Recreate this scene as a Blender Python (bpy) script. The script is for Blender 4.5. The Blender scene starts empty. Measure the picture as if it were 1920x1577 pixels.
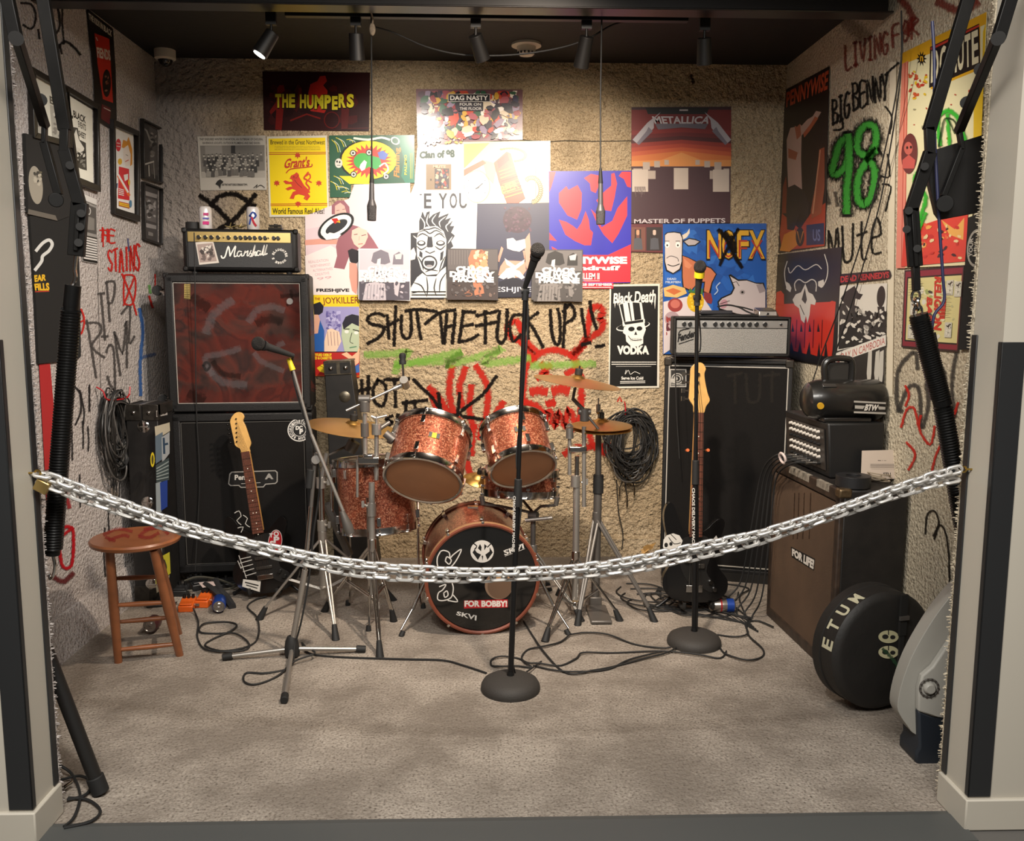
import bpy, math, random
from mathutils import Vector, Matrix
from mathutils.geometry import tessellate_polygon
random.seed(7)
SC = bpy.context.scene
COL = SC.collection
# ------------------------------------------------------------------ camera
FPX, PIT, YAW, ROL, EYE = 1653.0, .1306, .031, .0035, 1.5

def ray(u, v):
    u -= 960; v -= 788.5
    c, s = math.cos(ROL), math.sin(ROL); a = c*u+s*v; b = -s*u+c*v
    x, z, y = a/FPX, -b/FPX, 1.0
    c, s = math.cos(PIT), math.sin(PIT); y, z = c*y+s*z, -s*y+c*z
    c, s = math.cos(YAW), math.sin(YAW)
    return Vector((c*x+s*y, -s*x+c*y, z))
CAM = Vector((0, 0, EYE))

def W(u, v, y):
    """pixel of the photo at depth y -> world point"""
    d = ray(u, v); return CAM + d*(y/d.y)

def G(u, v, z=0.0):
    """pixel of the photo at height z -> world point"""
    d = ray(u, v); return CAM + d*((z-EYE)/d.z)

def XW(u, v, x):
    d = ray(u, v); return CAM + d*(x/d.x)
cam = bpy.data.objects.new('camera', bpy.data.cameras.new('camera'))
COL.objects.link(cam)
f0 = ray(960, 788.5).normalized()
r0 = (ray(1060, 788.5)-ray(860, 788.5)).normalized()
u0 = r0.cross(f0)
m3 = Matrix((r0, u0, -f0)).transposed()
cam.matrix_world = Matrix.Translation(CAM) @ m3.to_4x4()
cam.data.sensor_width = 36; cam.data.lens = 36*FPX/1920; cam.data.clip_start = .05
SC.camera = cam
SC.view_settings.view_transform = 'Standard'; SC.view_settings.look = 'None'
SC.view_settings.gamma = 1; SC.view_settings.exposure = 1.1
# ------------------------------------------------------------------ world
wd = bpy.data.worlds.new('world'); SC.world = wd; wd.use_nodes = True
wd.node_tree.nodes['Background'].inputs[0].default_value = (.75, .70, .66, 1)
wd.node_tree.nodes['Background'].inputs[1].default_value = .045

# ------------------------------------------------------------------ lamps
def light(name, kind, loc, tgt, energy, col=(1, .86, .72), size=.05, angle=60, blend=.6, label=None, rect=None):
    ld = bpy.data.lights.new(name, kind); ld.energy = energy; ld.color = col
    if kind == 'SPOT':
        ld.spot_size = math.radians(angle); ld.spot_blend = blend; ld.shadow_soft_size = size
    elif kind == 'AREA':
        ld.shape = 'RECTANGLE'; ld.size, ld.size_y = rect
    else: ld.shadow_soft_size = size
    o = bpy.data.objects.new(name, ld); COL.objects.link(o); o.location = loc
    o.rotation_euler = (Vector(tgt)-Vector(loc)).to_track_quat('-Z', 'Y').to_euler()
    return o
# ceiling spots of the exhibit, and the daylight-white lights of the hall in front
light('wall_washer', 'SPOT', (-.42, 4.10, 2.66), (-.42, 5.15, 2.05), 30, (1, .90, .78), .04, 88, 1.0)
light('wall_washer', 'SPOT', (.50, 4.12, 2.66), (.40, 5.15, 1.8), 34, (1, .84, .66), .04, 100, 1.0)
light('stage_spot', 'SPOT', (.35, 2.75, 2.78), (-.2, 4.6, .75), 165, (1, .84, .68), .05, 105, 1.0)
light('stage_spot', 'SPOT', (-.25, 2.95, 2.78), (-1.83, 4.2, 1.35), 80, (1, .93, .86), .05, 55, .8)
light('stage_spot', 'SPOT', (.2, 2.9, 2.78), (1.69, 3.7, 1.65), 75, (1, .90, .76), .05, 52, .8)
light('stage_spot', 'SPOT', (-.3, 2.8, 2.78), (1.1, 4.7, .75), 60, (1, .84, .68), .05, 60, .8)
light('hall_light', 'AREA', (0, .3, 3.1), (0, 2.9, .0), 68, (1, .95, .88), rect=(2.4, .8))
light('hall_spot', 'SPOT', (-.5, .9, 3.0), (-.1, 2.4, .8), 75, (1, .96, .9), .06, 75, .7)
# ------------------------------------------------------------------ materials

def lin(h):
    h = h.lstrip('#'); o = []
    for i in (0, 2, 4):
        c = int(h[i:i+2], 16)/255; o.append(c/12.92 if c <= .04045 else ((c+.055)/1.055)**2.4)
    return (*o, 1)
MC = {}

def mat(name, hexc='#808080', rough=.5, metal=0.0, var=0.0, vs=12, bump=0.0, bs=150, spec=.5, col2=None, coat=0, thr=None):
    if name in MC: return MC[name]
    m = bpy.data.materials.new(name); MC[name] = m; m.use_nodes = True
    nt = m.node_tree; b = nt.nodes['Principled BSDF']
    b.inputs['Base Color'].default_value = lin(hexc); b.inputs['Roughness'].default_value = rough
    b.inputs['Metallic'].default_value = metal; b.inputs['Specular IOR Level'].default_value = spec
    b.inputs['Coat Weight'].default_value = coat; b.inputs['Coat Roughness'].default_value = .08
    tc = nt.nodes.new('ShaderNodeTexCoord')
    if var or col2:
        n = nt.nodes.new('ShaderNodeTexNoise'); n.inputs['Scale'].default_value = vs; n.inputs['Detail'].default_value = 6
        nt.links.new(tc.outputs['Object'], n.inputs['Vector'])
        r = nt.nodes.new('ShaderNodeValToRGB'); c = lin(hexc)
        k = lin(col2) if col2 else tuple(x*(1-var) for x in c[:3])+(1,)
        a, z = thr or (.35, .65)
        r.color_ramp.elements[0].position = a; r.color_ramp.elements[1].position = z
        r.color_ramp.elements[0].color = k; r.color_ramp.elements[1].color = c
        nt.links.new(n.outputs['Fac'], r.inputs['Fac']); nt.links.new(r.outputs['Color'], b.inputs['Base Color'])
    if bump:
        n = nt.nodes.new('ShaderNodeTexNoise'); n.inputs['Scale'].default_value = bs; n.inputs['Detail'].default_value = 3
        nt.links.new(tc.outputs['Object'], n.inputs['Vector'])
        q = nt.nodes.new('ShaderNodeBump'); q.inputs['Strength'].default_value = bump; q.inputs['Distance'].default_value = .01
        nt.links.new(n.outputs['Fac'], q.inputs['Height']); nt.links.new(q.outputs['Normal'], b.inputs['Normal'])
    return m

def carpet(name, base, dark, light_, stain, fib=140, fibc=.5, bump=.8, bdist=.012, st=1.6, stamt=.5, bf=.45, pos=(.30, .46, .68)):
    """looped pile: fine speckle, broad stains, deep bump"""
    m = bpy.data.materials.new(name); MC[name] = m; m.use_nodes = True
    nt = m.node_tree; b = nt.nodes['Principled BSDF']; b.inputs['Roughness'].default_value = .95
    b.inputs['Specular IOR Level'].default_value = .15
    tc = nt.nodes.new('ShaderNodeTexCoord')
    n1 = nt.nodes.new('ShaderNodeTexNoise'); n1.inputs['Scale'].default_value = fib; n1.inputs['Detail'].default_value = 4
    n2 = nt.nodes.new('ShaderNodeTexNoise'); n2.inputs['Scale'].default_value = st; n2.inputs['Detail'].default_value = 5; n2.inputs['Roughness'].default_value = .65
    n3 = nt.nodes.new('ShaderNodeTexNoise'); n3.inputs['Scale'].default_value = fib*bf; n3.inputs['Detail'].default_value = 3
    for n in (n1, n2, n3): nt.links.new(tc.outputs['Object'], n.inputs['Vector'])
    r1 = nt.nodes.new('ShaderNodeValToRGB'); e = r1.color_ramp.elements
    e[0].position = pos[0]; e[0].color = lin(dark); e[1].position = pos[2]; e[1].color = lin(light_)
    x = e.new(pos[1]); x.color = lin(base)
    nt.links.new(n1.outputs['Fac'], r1.inputs['Fac'])
    r2 = nt.nodes.new('ShaderNodeValToRGB'); r2.color_ramp.elements[0].position = .40; r2.color_ramp.elements[1].position = .62
    r2.color_ramp.elements[0].color = (stamt,)*3+(1,); r2.color_ramp.elements[1].color = (0, 0, 0, 1)
    nt.links.new(n2.outputs['Fac'], r2.inputs['Fac'])
    mx = nt.nodes.new('ShaderNodeMixRGB'); mx.inputs[2].default_value = lin(stain)
    nt.links.new(r2.outputs['Color'], mx.inputs[0]); nt.links.new(r1.outputs['Color'], mx.inputs[1])
    nt.links.new(mx.outputs[0], b.inputs['Base Color'])
    q = nt.nodes.new('ShaderNodeBump'); q.inputs['Strength'].default_value = bump; q.inputs['Distance'].default_value = bdist
    nt.links.new(n3.outputs['Fac'], q.inputs['Height']); nt.links.new(q.outputs['Normal'], b.inputs['Normal'])
    return m

def spray(hexc, dens=.95, edge=.35):
    """spray paint on pile: soft noisy edge from the stroke's own width coordinate"""
    name = 'spray_paint_'+hexc.strip('#')+str(int(dens*100))
    if name in MC: return MC[name]
    m = bpy.data.materials.new(name); MC[name] = m; m.use_nodes = True
    nt = m.node_tree; b = nt.nodes['Principled BSDF']; b.inputs['Roughness'].default_value = .9
    b.inputs['Base Color'].default_value = lin(hexc); b.inputs['Specular IOR Level'].default_value = .1
    uv = nt.nodes.new('ShaderNodeUVMap'); sp = nt.nodes.new('ShaderNodeSeparateXYZ'); nt.links.new(uv.outputs[0], sp.inputs[0])
    tc = nt.nodes.new('ShaderNodeTexCoord'); n = nt.nodes.new('ShaderNodeTexNoise'); n.inputs['Scale'].default_value = 70; n.inputs['Detail'].default_value = 6; n.inputs['Roughness'].default_value = .7
    nt.links.new(tc.outputs['Object'], n.inputs['Vector'])
    def M(op, a, bb):
        k = nt.nodes.new('ShaderNodeMath'); k.operation = op; k.use_clamp = False
        for i, x in enumerate((a, bb)):
            if x is None: continue
            if isinstance(x, (int, float)): k.inputs[i].default_value = x
            else: nt.links.new(x, k.inputs[i])
        return k.outputs[0]
    d = M('ABSOLUTE', M('SUBTRACT', sp.outputs[1], .5), None)      # 0 middle .. .5 edge
    e = M('ADD', d, M('MULTIPLY', M('SUBTRACT', n.outputs['Fac'], .5), .95))
    mr = nt.nodes.new('ShaderNodeMapRange'); mr.inputs[1].default_value = .5-edge*.35; mr.inputs[2].default_value = .22
    mr.inputs[1].default_value = .44; mr.inputs[3].default_value = 0; mr.inputs[4].default_value = dens
    nt.links.new(e, mr.inputs[0])
    nt.links.new(mr.outputs[0], b.inputs['Alpha'])
    return m

# ------------------------------------------------------------------ mesh builder
FR = {}

class MB:
    def __init__(s, T=None):
        s.v = []; s.f = []; s.mi = []; s.uv = []; s.T = T or Matrix(); s.m = 0; s.hasuv = False
    def add(s, vs, fs, uvs=None):
        o = len(s.v); T = s.T
        s.v += [T @ Vector(p) for p in vs]
        for i, f in enumerate(fs):
            s.f.append([o+k for k in f]); s.mi.append(s.m); s.uv.append(uvs[i] if uvs else None)
        if uvs: s.hasuv = True
        return s
    def box(s, x0, y0, z0, x1, y1, z1):
        vs = [(x, y, z) for z in (z0, z1) for y in (y0, y1) for x in (x0, x1)]
        return s.add(vs, [(0, 2, 3, 1), (4, 5, 7, 6), (0, 1, 5, 4), (2, 6, 7, 3), (0, 4, 6, 2), (1, 3, 7, 5)])
    def cbox(s, c, sz, R=None):
        T = s.T; s.T = T @ Matrix.Translation(c) @ (R.to_4x4() if R else Matrix())
        a, b, d = sz[0]/2, sz[1]/2, sz[2]/2; s.box(-a, -b, -d, a, b, d); s.T = T; return s
    def hexa(s, p):   # 8 points: bottom 4 ccw, top 4 ccw
        return s.add(p, [(3, 2, 1, 0), (4, 5, 6, 7), (0, 1, 5, 4), (1, 2, 6, 5), (2, 3, 7, 6), (3, 0, 4, 7)])
    def cyl(s, p, q, r0, r1=None, n=16, cap=True):
        p, q = Vector(p), Vector(q); r1 = r0 if r1 is None else r1
        d = (q-p).normalized(); a = d.orthogonal().normalized(); b = d.cross(a)
        vs = []
        for k in range(n):
            t = 2*math.pi*k/n; w = a*math.cos(t)+b*math.sin(t); vs += [p+w*r0, q+w*r1]
        fs = [(2*k, 2*((k+1) % n), 2*((k+1) % n)+1, 2*k+1) for k in range(n)]
        if cap: fs += [tuple(2*k for k in range(n))[::-1], tuple(2*k+1 for k in range(n))]
        return s.add(vs, fs)
    def tube(s, pts, r, n=8, closed=False, sm=0):
        pts = [Vector(p) for p in pts]
        if sm: pts = crom(pts, sm, closed)
        N = len(pts); rs = r if isinstance(r, (list, tuple)) else [r]*N
        if len(rs) != N: rs = [rs[min(len(rs)-1, int(i*len(rs)/N))] for i in range(N)]
        vs = []; fs = []; a = None
        for i in range(N):
            if closed: t = pts[(i+1) % N]-pts[i-1]
            else: t = pts[min(i+1, N-1)]-pts[max(i-1, 0)]
            if t.length < 1e-9: t = Vector((0, 0, 1))
            t.normalize()
            a = t.orthogonal() if a is None else a-t*a.dot(t)
            if a.length < 1e-6: a = t.orthogonal()
            a.normalize(); b = t.cross(a)
            for k in range(n):
                w = 2*math.pi*k/n; vs.append(pts[i]+(a*math.cos(w)+b*math.sin(w))*rs[i])
        for i in range(N if closed else N-1):
            j = (i+1) % N
            for k in range(n): fs.append((i*n+k, i*n+(k+1) % n, j*n+(k+1) % n, j*n+k))
        if not closed: fs += [tuple(range(n))[::-1], tuple((N-1)*n+k for k in range(n))]
        return s.add(vs, fs)
    def lathe(s, prof, n=32, c=(0, 0, 0), ax=None, cap=True):
        T = s.T; R = Matrix()
        if ax is not None: R = Vector(ax).to_track_quat('Z', 'Y').to_matrix().to_4x4()
        s.T = T @ Matrix.Translation(c) @ R
        vs = []; fs = []; N = len(prof)
        for r, z in prof:
            for k in range(n):
                t = 2*math.pi*k/n; vs.append((r*math.cos(t), r*math.sin(t), z))
        for i in range(N-1):
            for k in range(n): fs.append((i*n+k, i*n+(k+1) % n, (i+1)*n+(k+1) % n, (i+1)*n+k))
        if cap and prof[0][0] > 1e-6: fs.append(tuple(range(n))[::-1])
        if cap and prof[-1][0] > 1e-6: fs.append(tuple((N-1)*n+k for k in range(n)))
        s.add(vs, fs); s.T = T; return s
    def ball(s, c, r, n=12, sc=(1, 1, 1)):
        pr = [(max(1e-7, math.sin(math.pi*i/n))*r, -math.cos(math.pi*i/n)*r) for i in range(n+1)]
        T = s.T; s.T = T @ Matrix.Translation(c) @ Matrix.Diagonal((*sc, 1)); s.lathe(pr, max(10, n+4)); s.T = T; return s
    def torus(s, c, R, r, ax=(0, 0, 1), n=28, k=8, el=1.0, lo=0, hi=1):
        q = Vector(ax).to_track_quat('Z', 'Y').to_matrix(); pts = []
        full = hi-lo >= 1
        for i in range(n if full else n+1):
            t = 2*math.pi*(lo+(hi-lo)*i/n); pts.append(Vector(c)+q @ Vector((R*math.cos(t), R*el*math.sin(t), 0)))
        return s.tube(pts, r, k, closed=full)
    def prism(s, poly, z0, z1, O=None):
        """polygon in local XY between two heights; O a 4x4 placing it"""
        T = s.T
        if O is not None: s.T = T @ O
        n = len(poly); ar = sum(poly[i][0]*poly[(i+1) % n][1]-poly[(i+1) % n][0]*poly[i][1] for i in range(n))
        if ar < 0: poly = poly[::-1]
        vs = [(p[0], p[1], z0) for p in poly]+[(p[0], p[1], z1) for p in poly]
        tr = tessellate_polygon([[Vector((p[0], p[1], 0)) for p in poly]])
        fs = []
        for a, b, c in tr:
            A, B, C_ = poly[a], poly[b], poly[c]
            if (B[0]-A[0])*(C_[1]-A[1])-(B[1]-A[1])*(C_[0]-A[0]) < 0: b, c = c, b
            fs += [(c, b, a), (n+a, n+b, n+c)]
        fs += [(i, (i+1) % n, n+(i+1) % n, n+i) for i in range(n)]
        s.add(vs, fs); s.T = T; return s
    def build(s, name, mats, parent=None, bevel=0, ang=35, loc=None, seg=2, smooth=True):
        if not isinstance(mats, (list, tuple)): mats = [mats]
        if parent is not None: Fm = FR[parent.name]
        else:
            if loc is None:
                xs = [p.x for p in s.v]; ys = [p.y for p in s.v]; zs = [p.z for p in s.v]
                loc = ((min(xs)+max(xs))/2, (min(ys)+max(ys))/2, min(zs))
            Fm = Matrix.Translation(loc)
        inv = Fm.inverted()
        me = bpy.data.meshes.new(name); me.from_pydata([inv @ p for p in s.v], [], s.f)
        for m in mats: me.materials.append(m)
        me.polygons.foreach_set('material_index', s.mi)
        if s.hasuv:
            u = me.uv_layers.new(name='UVMap'); k = 0; dat = []
            for f, q in zip(s.f, s.uv):
                for i in range(len(f)): dat += list(q[i]) if q else [0, .5]
            u.data.foreach_set('uv', dat)
        me.update()
        if smooth:
            me.polygons.foreach_set('use_smooth', [True]*len(me.polygons)); me.set_sharp_from_angle(angle=math.radians(ang))
        o = bpy.data.objects.new(name, me); COL.objects.link(o)
        if parent is not None: o.parent = parent; FR[o.name] = Fm
        else: o.location = loc; FR[o.name] = Fm
        if bevel:
            b = o.modifiers.new('bevel', 'BEVEL'); b.width = bevel; b.segments = seg; b.limit_method = 'ANGLE'; b.angle_limit = math.radians(40)
        return o

def crom(p, k=6, closed=False):
    n = len(p); out = []
    rng = range(n) if closed else range(n-1)
    g = (lambda i: p[i % n]) if closed else (lambda i: p[max(0, min(n-1, i))])
    for i in rng:
        a, b, c, d = g(i-1), g(i), g(i+1), g(i+2)
        for j in range(k):
            t = j/k
            out.append(.5*((2*b)+(c-a)*t+(2*a-5*b+4*c-d)*t*t+(3*b-3*c+d-a)*t**3))
    if not closed: out.append(p[-1])
    return out

def tag(o, label=None, cat=None, group=None, kind=None):
    if label: o['label'] = label
    if cat: o['category'] = cat
    if group: o['group'] = group
    if kind: o['kind'] = kind
    return o

def thing(name, label, cat, loc=(0, 0, 0), rz=0, group=None, rot=None):
    o = bpy.data.objects.new(name, None); COL.objects.link(o); o.location = loc; o.empty_display_size = .05
    o.rotation_euler = rot or (0, 0, rz)
    FR[o.name] = Matrix.Translation(loc) @ o.rotation_euler.to_matrix().to_4x4()
    return tag(o, label, cat, group)

def T_(o): return FR[o.name]

def copy_tree(o, parent=None, M=None):
    c = o.copy(); COL.objects.link(c); c.parent = parent
    for ch in list(o.children): copy_tree(ch, c)
    return c
# ------------------------------------------------------------------ flat printed / painted surfaces
_TX = {}

def text2d(st, off=0.0, space=1.0):
    k = (st, off, space)
    if k in _TX: return _TX[k]
    cu = bpy.data.curves.new('t', 'FONT'); cu.body = st; cu.offset = off; cu.space_character = space
    cu.resolution_u = 3
    ob = bpy.data.objects.new('t', cu); me = ob.to_mesh()
    vs = [(p.co.x, p.co.y) for p in me.vertices]; fs = [tuple(p.vertices) for p in me.polygons]
    ob.to_mesh_clear(); bpy.data.objects.remove(ob); bpy.data.curves.remove(cu)
    if not vs: _TX[k] = ([], []); return _TX[k]
    x0, x1 = min(v[0] for v in vs), max(v[0] for v in vs); y0, y1 = min(v[1] for v in vs), max(v[1] for v in vs)
    vs = [((v[0]-x0)/(x1-x0+1e-9), (y1-v[1])/(y1-y0+1e-9)) for v in vs]   # y down
    _TX[k] = (vs, fs); return _TX[k]

def bil(q, s, t):
    a = (q[0][0]*(1-s)+q[1][0]*s, q[0][1]*(1-s)+q[1][1]*s); b = (q[3][0]*(1-s)+q[2][0]*s, q[3][1]*(1-s)+q[2][1]*s)
    return (a[0]*(1-t)+b[0]*t, a[1]*(1-t)+b[1]*t)

def q4(a, b, c, d): return [(a, b), (c, b), (c, d), (a, d)]
LET = {
 'A': [[(0, 1), (.5, 0), (1, 1)], [(.2, .62), (.85, .6)]], 'B': [[(.05, 0), (0, 1)], [(.05, 0), (.8, .08), (.75, .38), (.1, .48), (.9, .62), (.85, .92), (0, 1)]],
 'C': [[(1, .12), (.55, 0), (.05, .35), (.1, .8), (.55, 1), (1, .85)]], 'D': [[(.05, 0), (0, 1), (.7, .9), (1, .5), (.7, .08), (.05, 0)]],
 'E': [[(1, 0), (.05, .02), (0, 1), (1, .97)], [(.02, .5), (.8, .47)]], 'F': [[(1, 0), (.05, .04), (.05, 1)], [(.02, .5), (.9, .46)]],
 'G': [[(1, .15), (.5, 0), (.03, .4), (.15, .9), (.6, 1), (1, .8), (1, .55), (.6, .55)]], 'H': [[(.05, 0), (0, 1)], [(1, 0), (.95, 1)], [(0, .52), (1, .48)]],
 'I': [[(.2, 0), (.8, 0)], [(.5, 0), (.5, 1)], [(.2, 1), (.8, 1)]], 'i': [[(.5, 0), (.5, 1)]], 'J': [[(.9, 0), (.85, .8), (.4, 1), (0, .8)]], 'K': [[(.05, 0), (0, 1)], [(1, .02), (.1, .5), (1, 1)]],
 'L': [[(.05, 0), (0, 1), (1, .97)]], 'M': [[(0, 1), (.1, 0), (.5, .6), (.9, 0), (1, 1)]], 'N': [[(0, 1), (.05, 0), (.95, 1), (1, 0)]],
 'O': [[(.5, 0), (.05, .35), (.15, .9), (.6, 1), (.98, .6), (.85, .1), (.5, 0)]], 'P': [[(.05, 0), (0, 1)], [(.0, .05), (.8, .02), (.95, .3), (.6, .52), (.05, .52)]],
 'R': [[(.05, 0), (0, 1)], [(.0, .05), (.8, .05), (.9, .3), (.1, .5), (1, 1)]], 'S': [[(1, .1), (.45, 0), (.05, .25), (.5, .5), (.95, .72), (.6, .98), (0, .9)]],
 'T': [[(0, .05), (1, 0)], [(.5, .02), (.48, 1)]], 'U': [[(0, 0), (.08, .85), (.5, 1), (.92, .85), (1, 0)]], 'V': [[(0, 0), (.5, 1), (1, 0)]],
 'W': [[(0, 0), (.22, 1), (.5, .3), (.78, 1), (1, 0)]], 'X': [[(0, 0), (1, 1)], [(1, 0), (0, 1)]], 'Y': [[(0, 0), (.5, .5), (1, 0)], [(.5, .5), (.45, 1)]],
 'Z': [[(0, 0), (1, 0), (0, 1), (1, 1)]], '9': [[(.95, .3), (.5, 0), (.05, .25), (.4, .5), (.95, .3), (.85, 1)]], '8': [[(.5, .48), (.1, .22), (.5, 0), (.9, .22), (.5, .48), (.02, .78), (.5, 1), (.98, .78), (.5, .48)]],
 '!': [[(.5, 0), (.5, .75)], [(.45, .95), (.55, 1)]], 't': [[(.5, 0), (.45, .9), (.9, 1)], [(.05, .35), (.95, .3)]], 'e': [[(.05, .5), (.95, .45), (.6, .05), (.1, .4), (.2, .9), (.95, .9)]], '-': [[(.1, .5), (.9, .48)]], ' ': []}

class Sheet(MB):
    def __init__(s, O, n, lift=.004, rough=.42, step=.00004, coat=0):
        super().__init__(); s.O = Vector(O); s.n = Vector(n).normalized(); s.l = lift; s.step = step
        s.mats = []; s.ix = {}; s.rough = rough; s.coat = coat
    def use(s, h):
        if h not in s.ix:
            if isinstance(h, str):
                m = mat('print_%s_%d' % (h.strip('#'), int(s.rough*100)), h, s.rough, coat=s.coat)
            else: m = h
            s.ix[h] = len(s.mats); s.mats.append(m)
        s.m = s.ix[h]; s.l += s.step
    def p(s, u, v, l=None):
        l = s.l if l is None else l
        d = ray(u, v); o = s.O+s.n*l
        return CAM+d*((o-CAM).dot(s.n)/d.dot(s.n))
    def P(s, pts, h):
        s.use(h); w = [s.p(*q) for q in pts]
        tr = tessellate_polygon([[Vector((q[0], q[1], 0)) for q in pts]])
        s.add(w, [t for t in tr]); return s
    def E(s, cx, cy, rx, ry, h, rot=0, n=24, a0=0, a1=360):
        c, d = math.cos(math.radians(rot)), math.sin(math.radians(rot)); pts = []
        for k in range(n):
            t = math.radians(a0+(a1-a0)*k/(n if a1-a0 >= 360 else n-1)); x, y = rx*math.cos(t), ry*math.sin(t)
            pts.append((cx+x*c-y*d, cy+x*d+y*c))
        return s.P(pts, h)
    def star(s, cx, cy, r0, r1, n, h, sy=1, rot=0):
        return s.P([(cx+(r0 if k % 2 else r1)*math.cos(math.pi*k/n+rot), cy+sy*(r0 if k % 2 else r1)*math.sin(math.pi*k/n+rot)) for k in range(2*n)], h)
    def R(s, pts, w, h, closed=False, sm=0, taper=0):
        s.use(h)
        pts = [Vector((q[0], q[1])) for q in pts]
        if sm: pts = crom(pts, sm, closed)
        N = len(pts); L = []; uv = []; run = 0
        for i in range(N):
            if closed: t = pts[(i+1) % N]-pts[i-1]
            else: t = pts[min(i+1, N-1)]-pts[max(i-1, 0)]
            t = t.normalized() if t.length > 1e-6 else Vector((1, 0)); nn = Vector((-t.y, t.x))
            ww = w/2*(1-taper*abs(2*i/max(1, N-1)-1)**2)
            L += [pts[i]+nn*ww, pts[i]-nn*ww]
        if not closed:   # round-ish ends
            t = (pts[0]-pts[1]).normalized()*w*.3; L[0] += t; L[1] += t
            t = (pts[-1]-pts[-2]).normalized()*w*.3; L[-2] += t; L[-1] += t
        fs = []; us = []
        for i in range(N if closed else N-1):
            j = (i+1) % N; fs.append((2*i, 2*i+1, 2*j+1, 2*j)); us.append([(0, 0), (0, 1), (1, 1), (1, 0)])
        s.add([s.p(q.x, q.y) for q in L], fs, us); return s
    def TX(s, st, q, h, bold=0.0, space=1.0):
        s.use(h); vs, fs = text2d(st, bold, space)
        if vs: s.add([s.p(*bil(q, *v)) for v in vs], fs)
        return s
    def G_(s, st, q, w, h, gap=.25, jit=.05, sm=3):
        """hand drawn capitals spread over a quad"""
        n = len(st)
        for i, c in enumerate(st):
            for pl in LET.get(c, []):
                pts = []
                for x, y in pl:
                    a = (i+(1-gap)*x+random.uniform(-jit, jit)*.5)/(n-gap); pts.append(bil(q, a, y+random.uniform(-jit, jit)))
                s.R(pts, w, h, sm=sm if len(pts) > 2 else 0)
        return s
    def lines(s, q, n, h, w=1.0, seed=1):
        """rows of tiny unreadable print"""
        rnd = random.Random(seed)
        for i in range(n):
            t = (i+.5)/n; x = 0
            while x < .97:
                e = min(1, x+rnd.uniform(.03, .12)); s.R([bil(q, x, t), bil(q, e-.012, t)], w, h); x = e
        return s
    def base(s, q, h, th=.0015, n=1):
        """the sheet itself with real thickness"""
        s.use(h); l1 = s.l; l0 = l1-th
        a = [s.p(*x, l1) for x in q]; o = [s.O+s.n*0]
        b = [p_-s.n*th for p_ in a]; k = len(q)
        s.add(a+b, [tuple(range(k)), tuple(range(2*k-1, k-1, -1))]+[(i, k+i, k+(i+1) % k, (i+1) % k) for i in range(k)])
        return s
    def blobs(s, q, n, cols, r=4, seed=1, el=1.6, poly=5):
        rnd = random.Random(seed)
        for _ in range(n):
            a, b = rnd.uniform(.05, .95), rnd.uniform(.05, .95); c = bil(q, a, b); rr = rnd.uniform(.4, 1)*r; th = rnd.uniform(0, 6.3)
            pts = []
            for k in range(poly):
                t = th+2*math.pi*k/poly; x = rr*el*math.cos(t)*rnd.uniform(.6, 1); y = rr*math.sin(t)*rnd.uniform(.6, 1)
                pts.append((c[0]+x*math.cos(th)-y*math.sin(th), c[1]+x*math.sin(th)+y*math.cos(th)))
            x0 = min(p[0] for p in q)+1; x1 = max(p[0] for p in q)-1; y0 = min(p[1] for p in q)+1; y1 = max(p[1] for p in q)-1
            s.P([(max(x0, min(x1, p[0])), max(y0, min(y1, p[1]))) for p in pts], rnd.choice(cols))
        return s
    def out(s, name, label=None, cat=None, parent=None, kind=None, group=None):
        o = s.build(name, s.mats, parent=parent, smooth=False)
        return tag(o, label, cat, group, kind)
# ------------------------------------------------------------------ the room
XL, XR, YB, ZC = -1.83, 1.71, 5.156, 2.849
YF = 2.45
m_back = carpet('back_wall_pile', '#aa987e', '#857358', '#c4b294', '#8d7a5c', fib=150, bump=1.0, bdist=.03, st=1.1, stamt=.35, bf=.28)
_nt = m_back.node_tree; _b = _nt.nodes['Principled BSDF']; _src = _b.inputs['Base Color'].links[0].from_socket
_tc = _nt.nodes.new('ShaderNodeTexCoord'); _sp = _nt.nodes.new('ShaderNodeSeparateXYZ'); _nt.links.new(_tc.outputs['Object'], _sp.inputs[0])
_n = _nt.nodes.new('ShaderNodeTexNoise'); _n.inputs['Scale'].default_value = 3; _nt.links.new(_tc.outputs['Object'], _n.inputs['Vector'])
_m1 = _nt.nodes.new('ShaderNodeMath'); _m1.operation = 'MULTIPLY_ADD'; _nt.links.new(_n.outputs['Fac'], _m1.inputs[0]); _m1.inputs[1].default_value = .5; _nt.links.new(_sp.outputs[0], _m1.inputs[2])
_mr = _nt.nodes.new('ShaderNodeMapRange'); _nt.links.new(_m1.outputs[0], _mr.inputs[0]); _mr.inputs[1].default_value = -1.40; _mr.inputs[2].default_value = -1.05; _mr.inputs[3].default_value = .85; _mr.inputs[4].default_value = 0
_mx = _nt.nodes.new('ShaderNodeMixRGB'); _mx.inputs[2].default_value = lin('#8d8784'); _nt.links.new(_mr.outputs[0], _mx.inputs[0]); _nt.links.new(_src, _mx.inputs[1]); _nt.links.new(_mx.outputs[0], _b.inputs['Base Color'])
m_left = carpet('left_wall_pile', '#a9a19c', '#7f7874', '#c6bfb9', '#8a8380', fib=130, bump=.9, bdist=.015, st=1.3, stamt=.3)
m_right = carpet('right_wall_pile', '#b5aa95', '#8a7e6b', '#d0c5af', '#9a8e7b', fib=130, bump=.9, bdist=.015, st=1.3, stamt=.3)
m_floor = carpet('floor_carpet', '#887f75', '#453d36', '#a39a8f', '#665d54', fib=120, bump=.8, bdist=.010, st=2.8, stamt=.65, pos=(.30, .40, .62))
m_black = mat('ceiling_paint', '#151210', .75, bump=.1, bs=30)
m_white = mat('painted_white', '#b9b3a6', .45)
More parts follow.
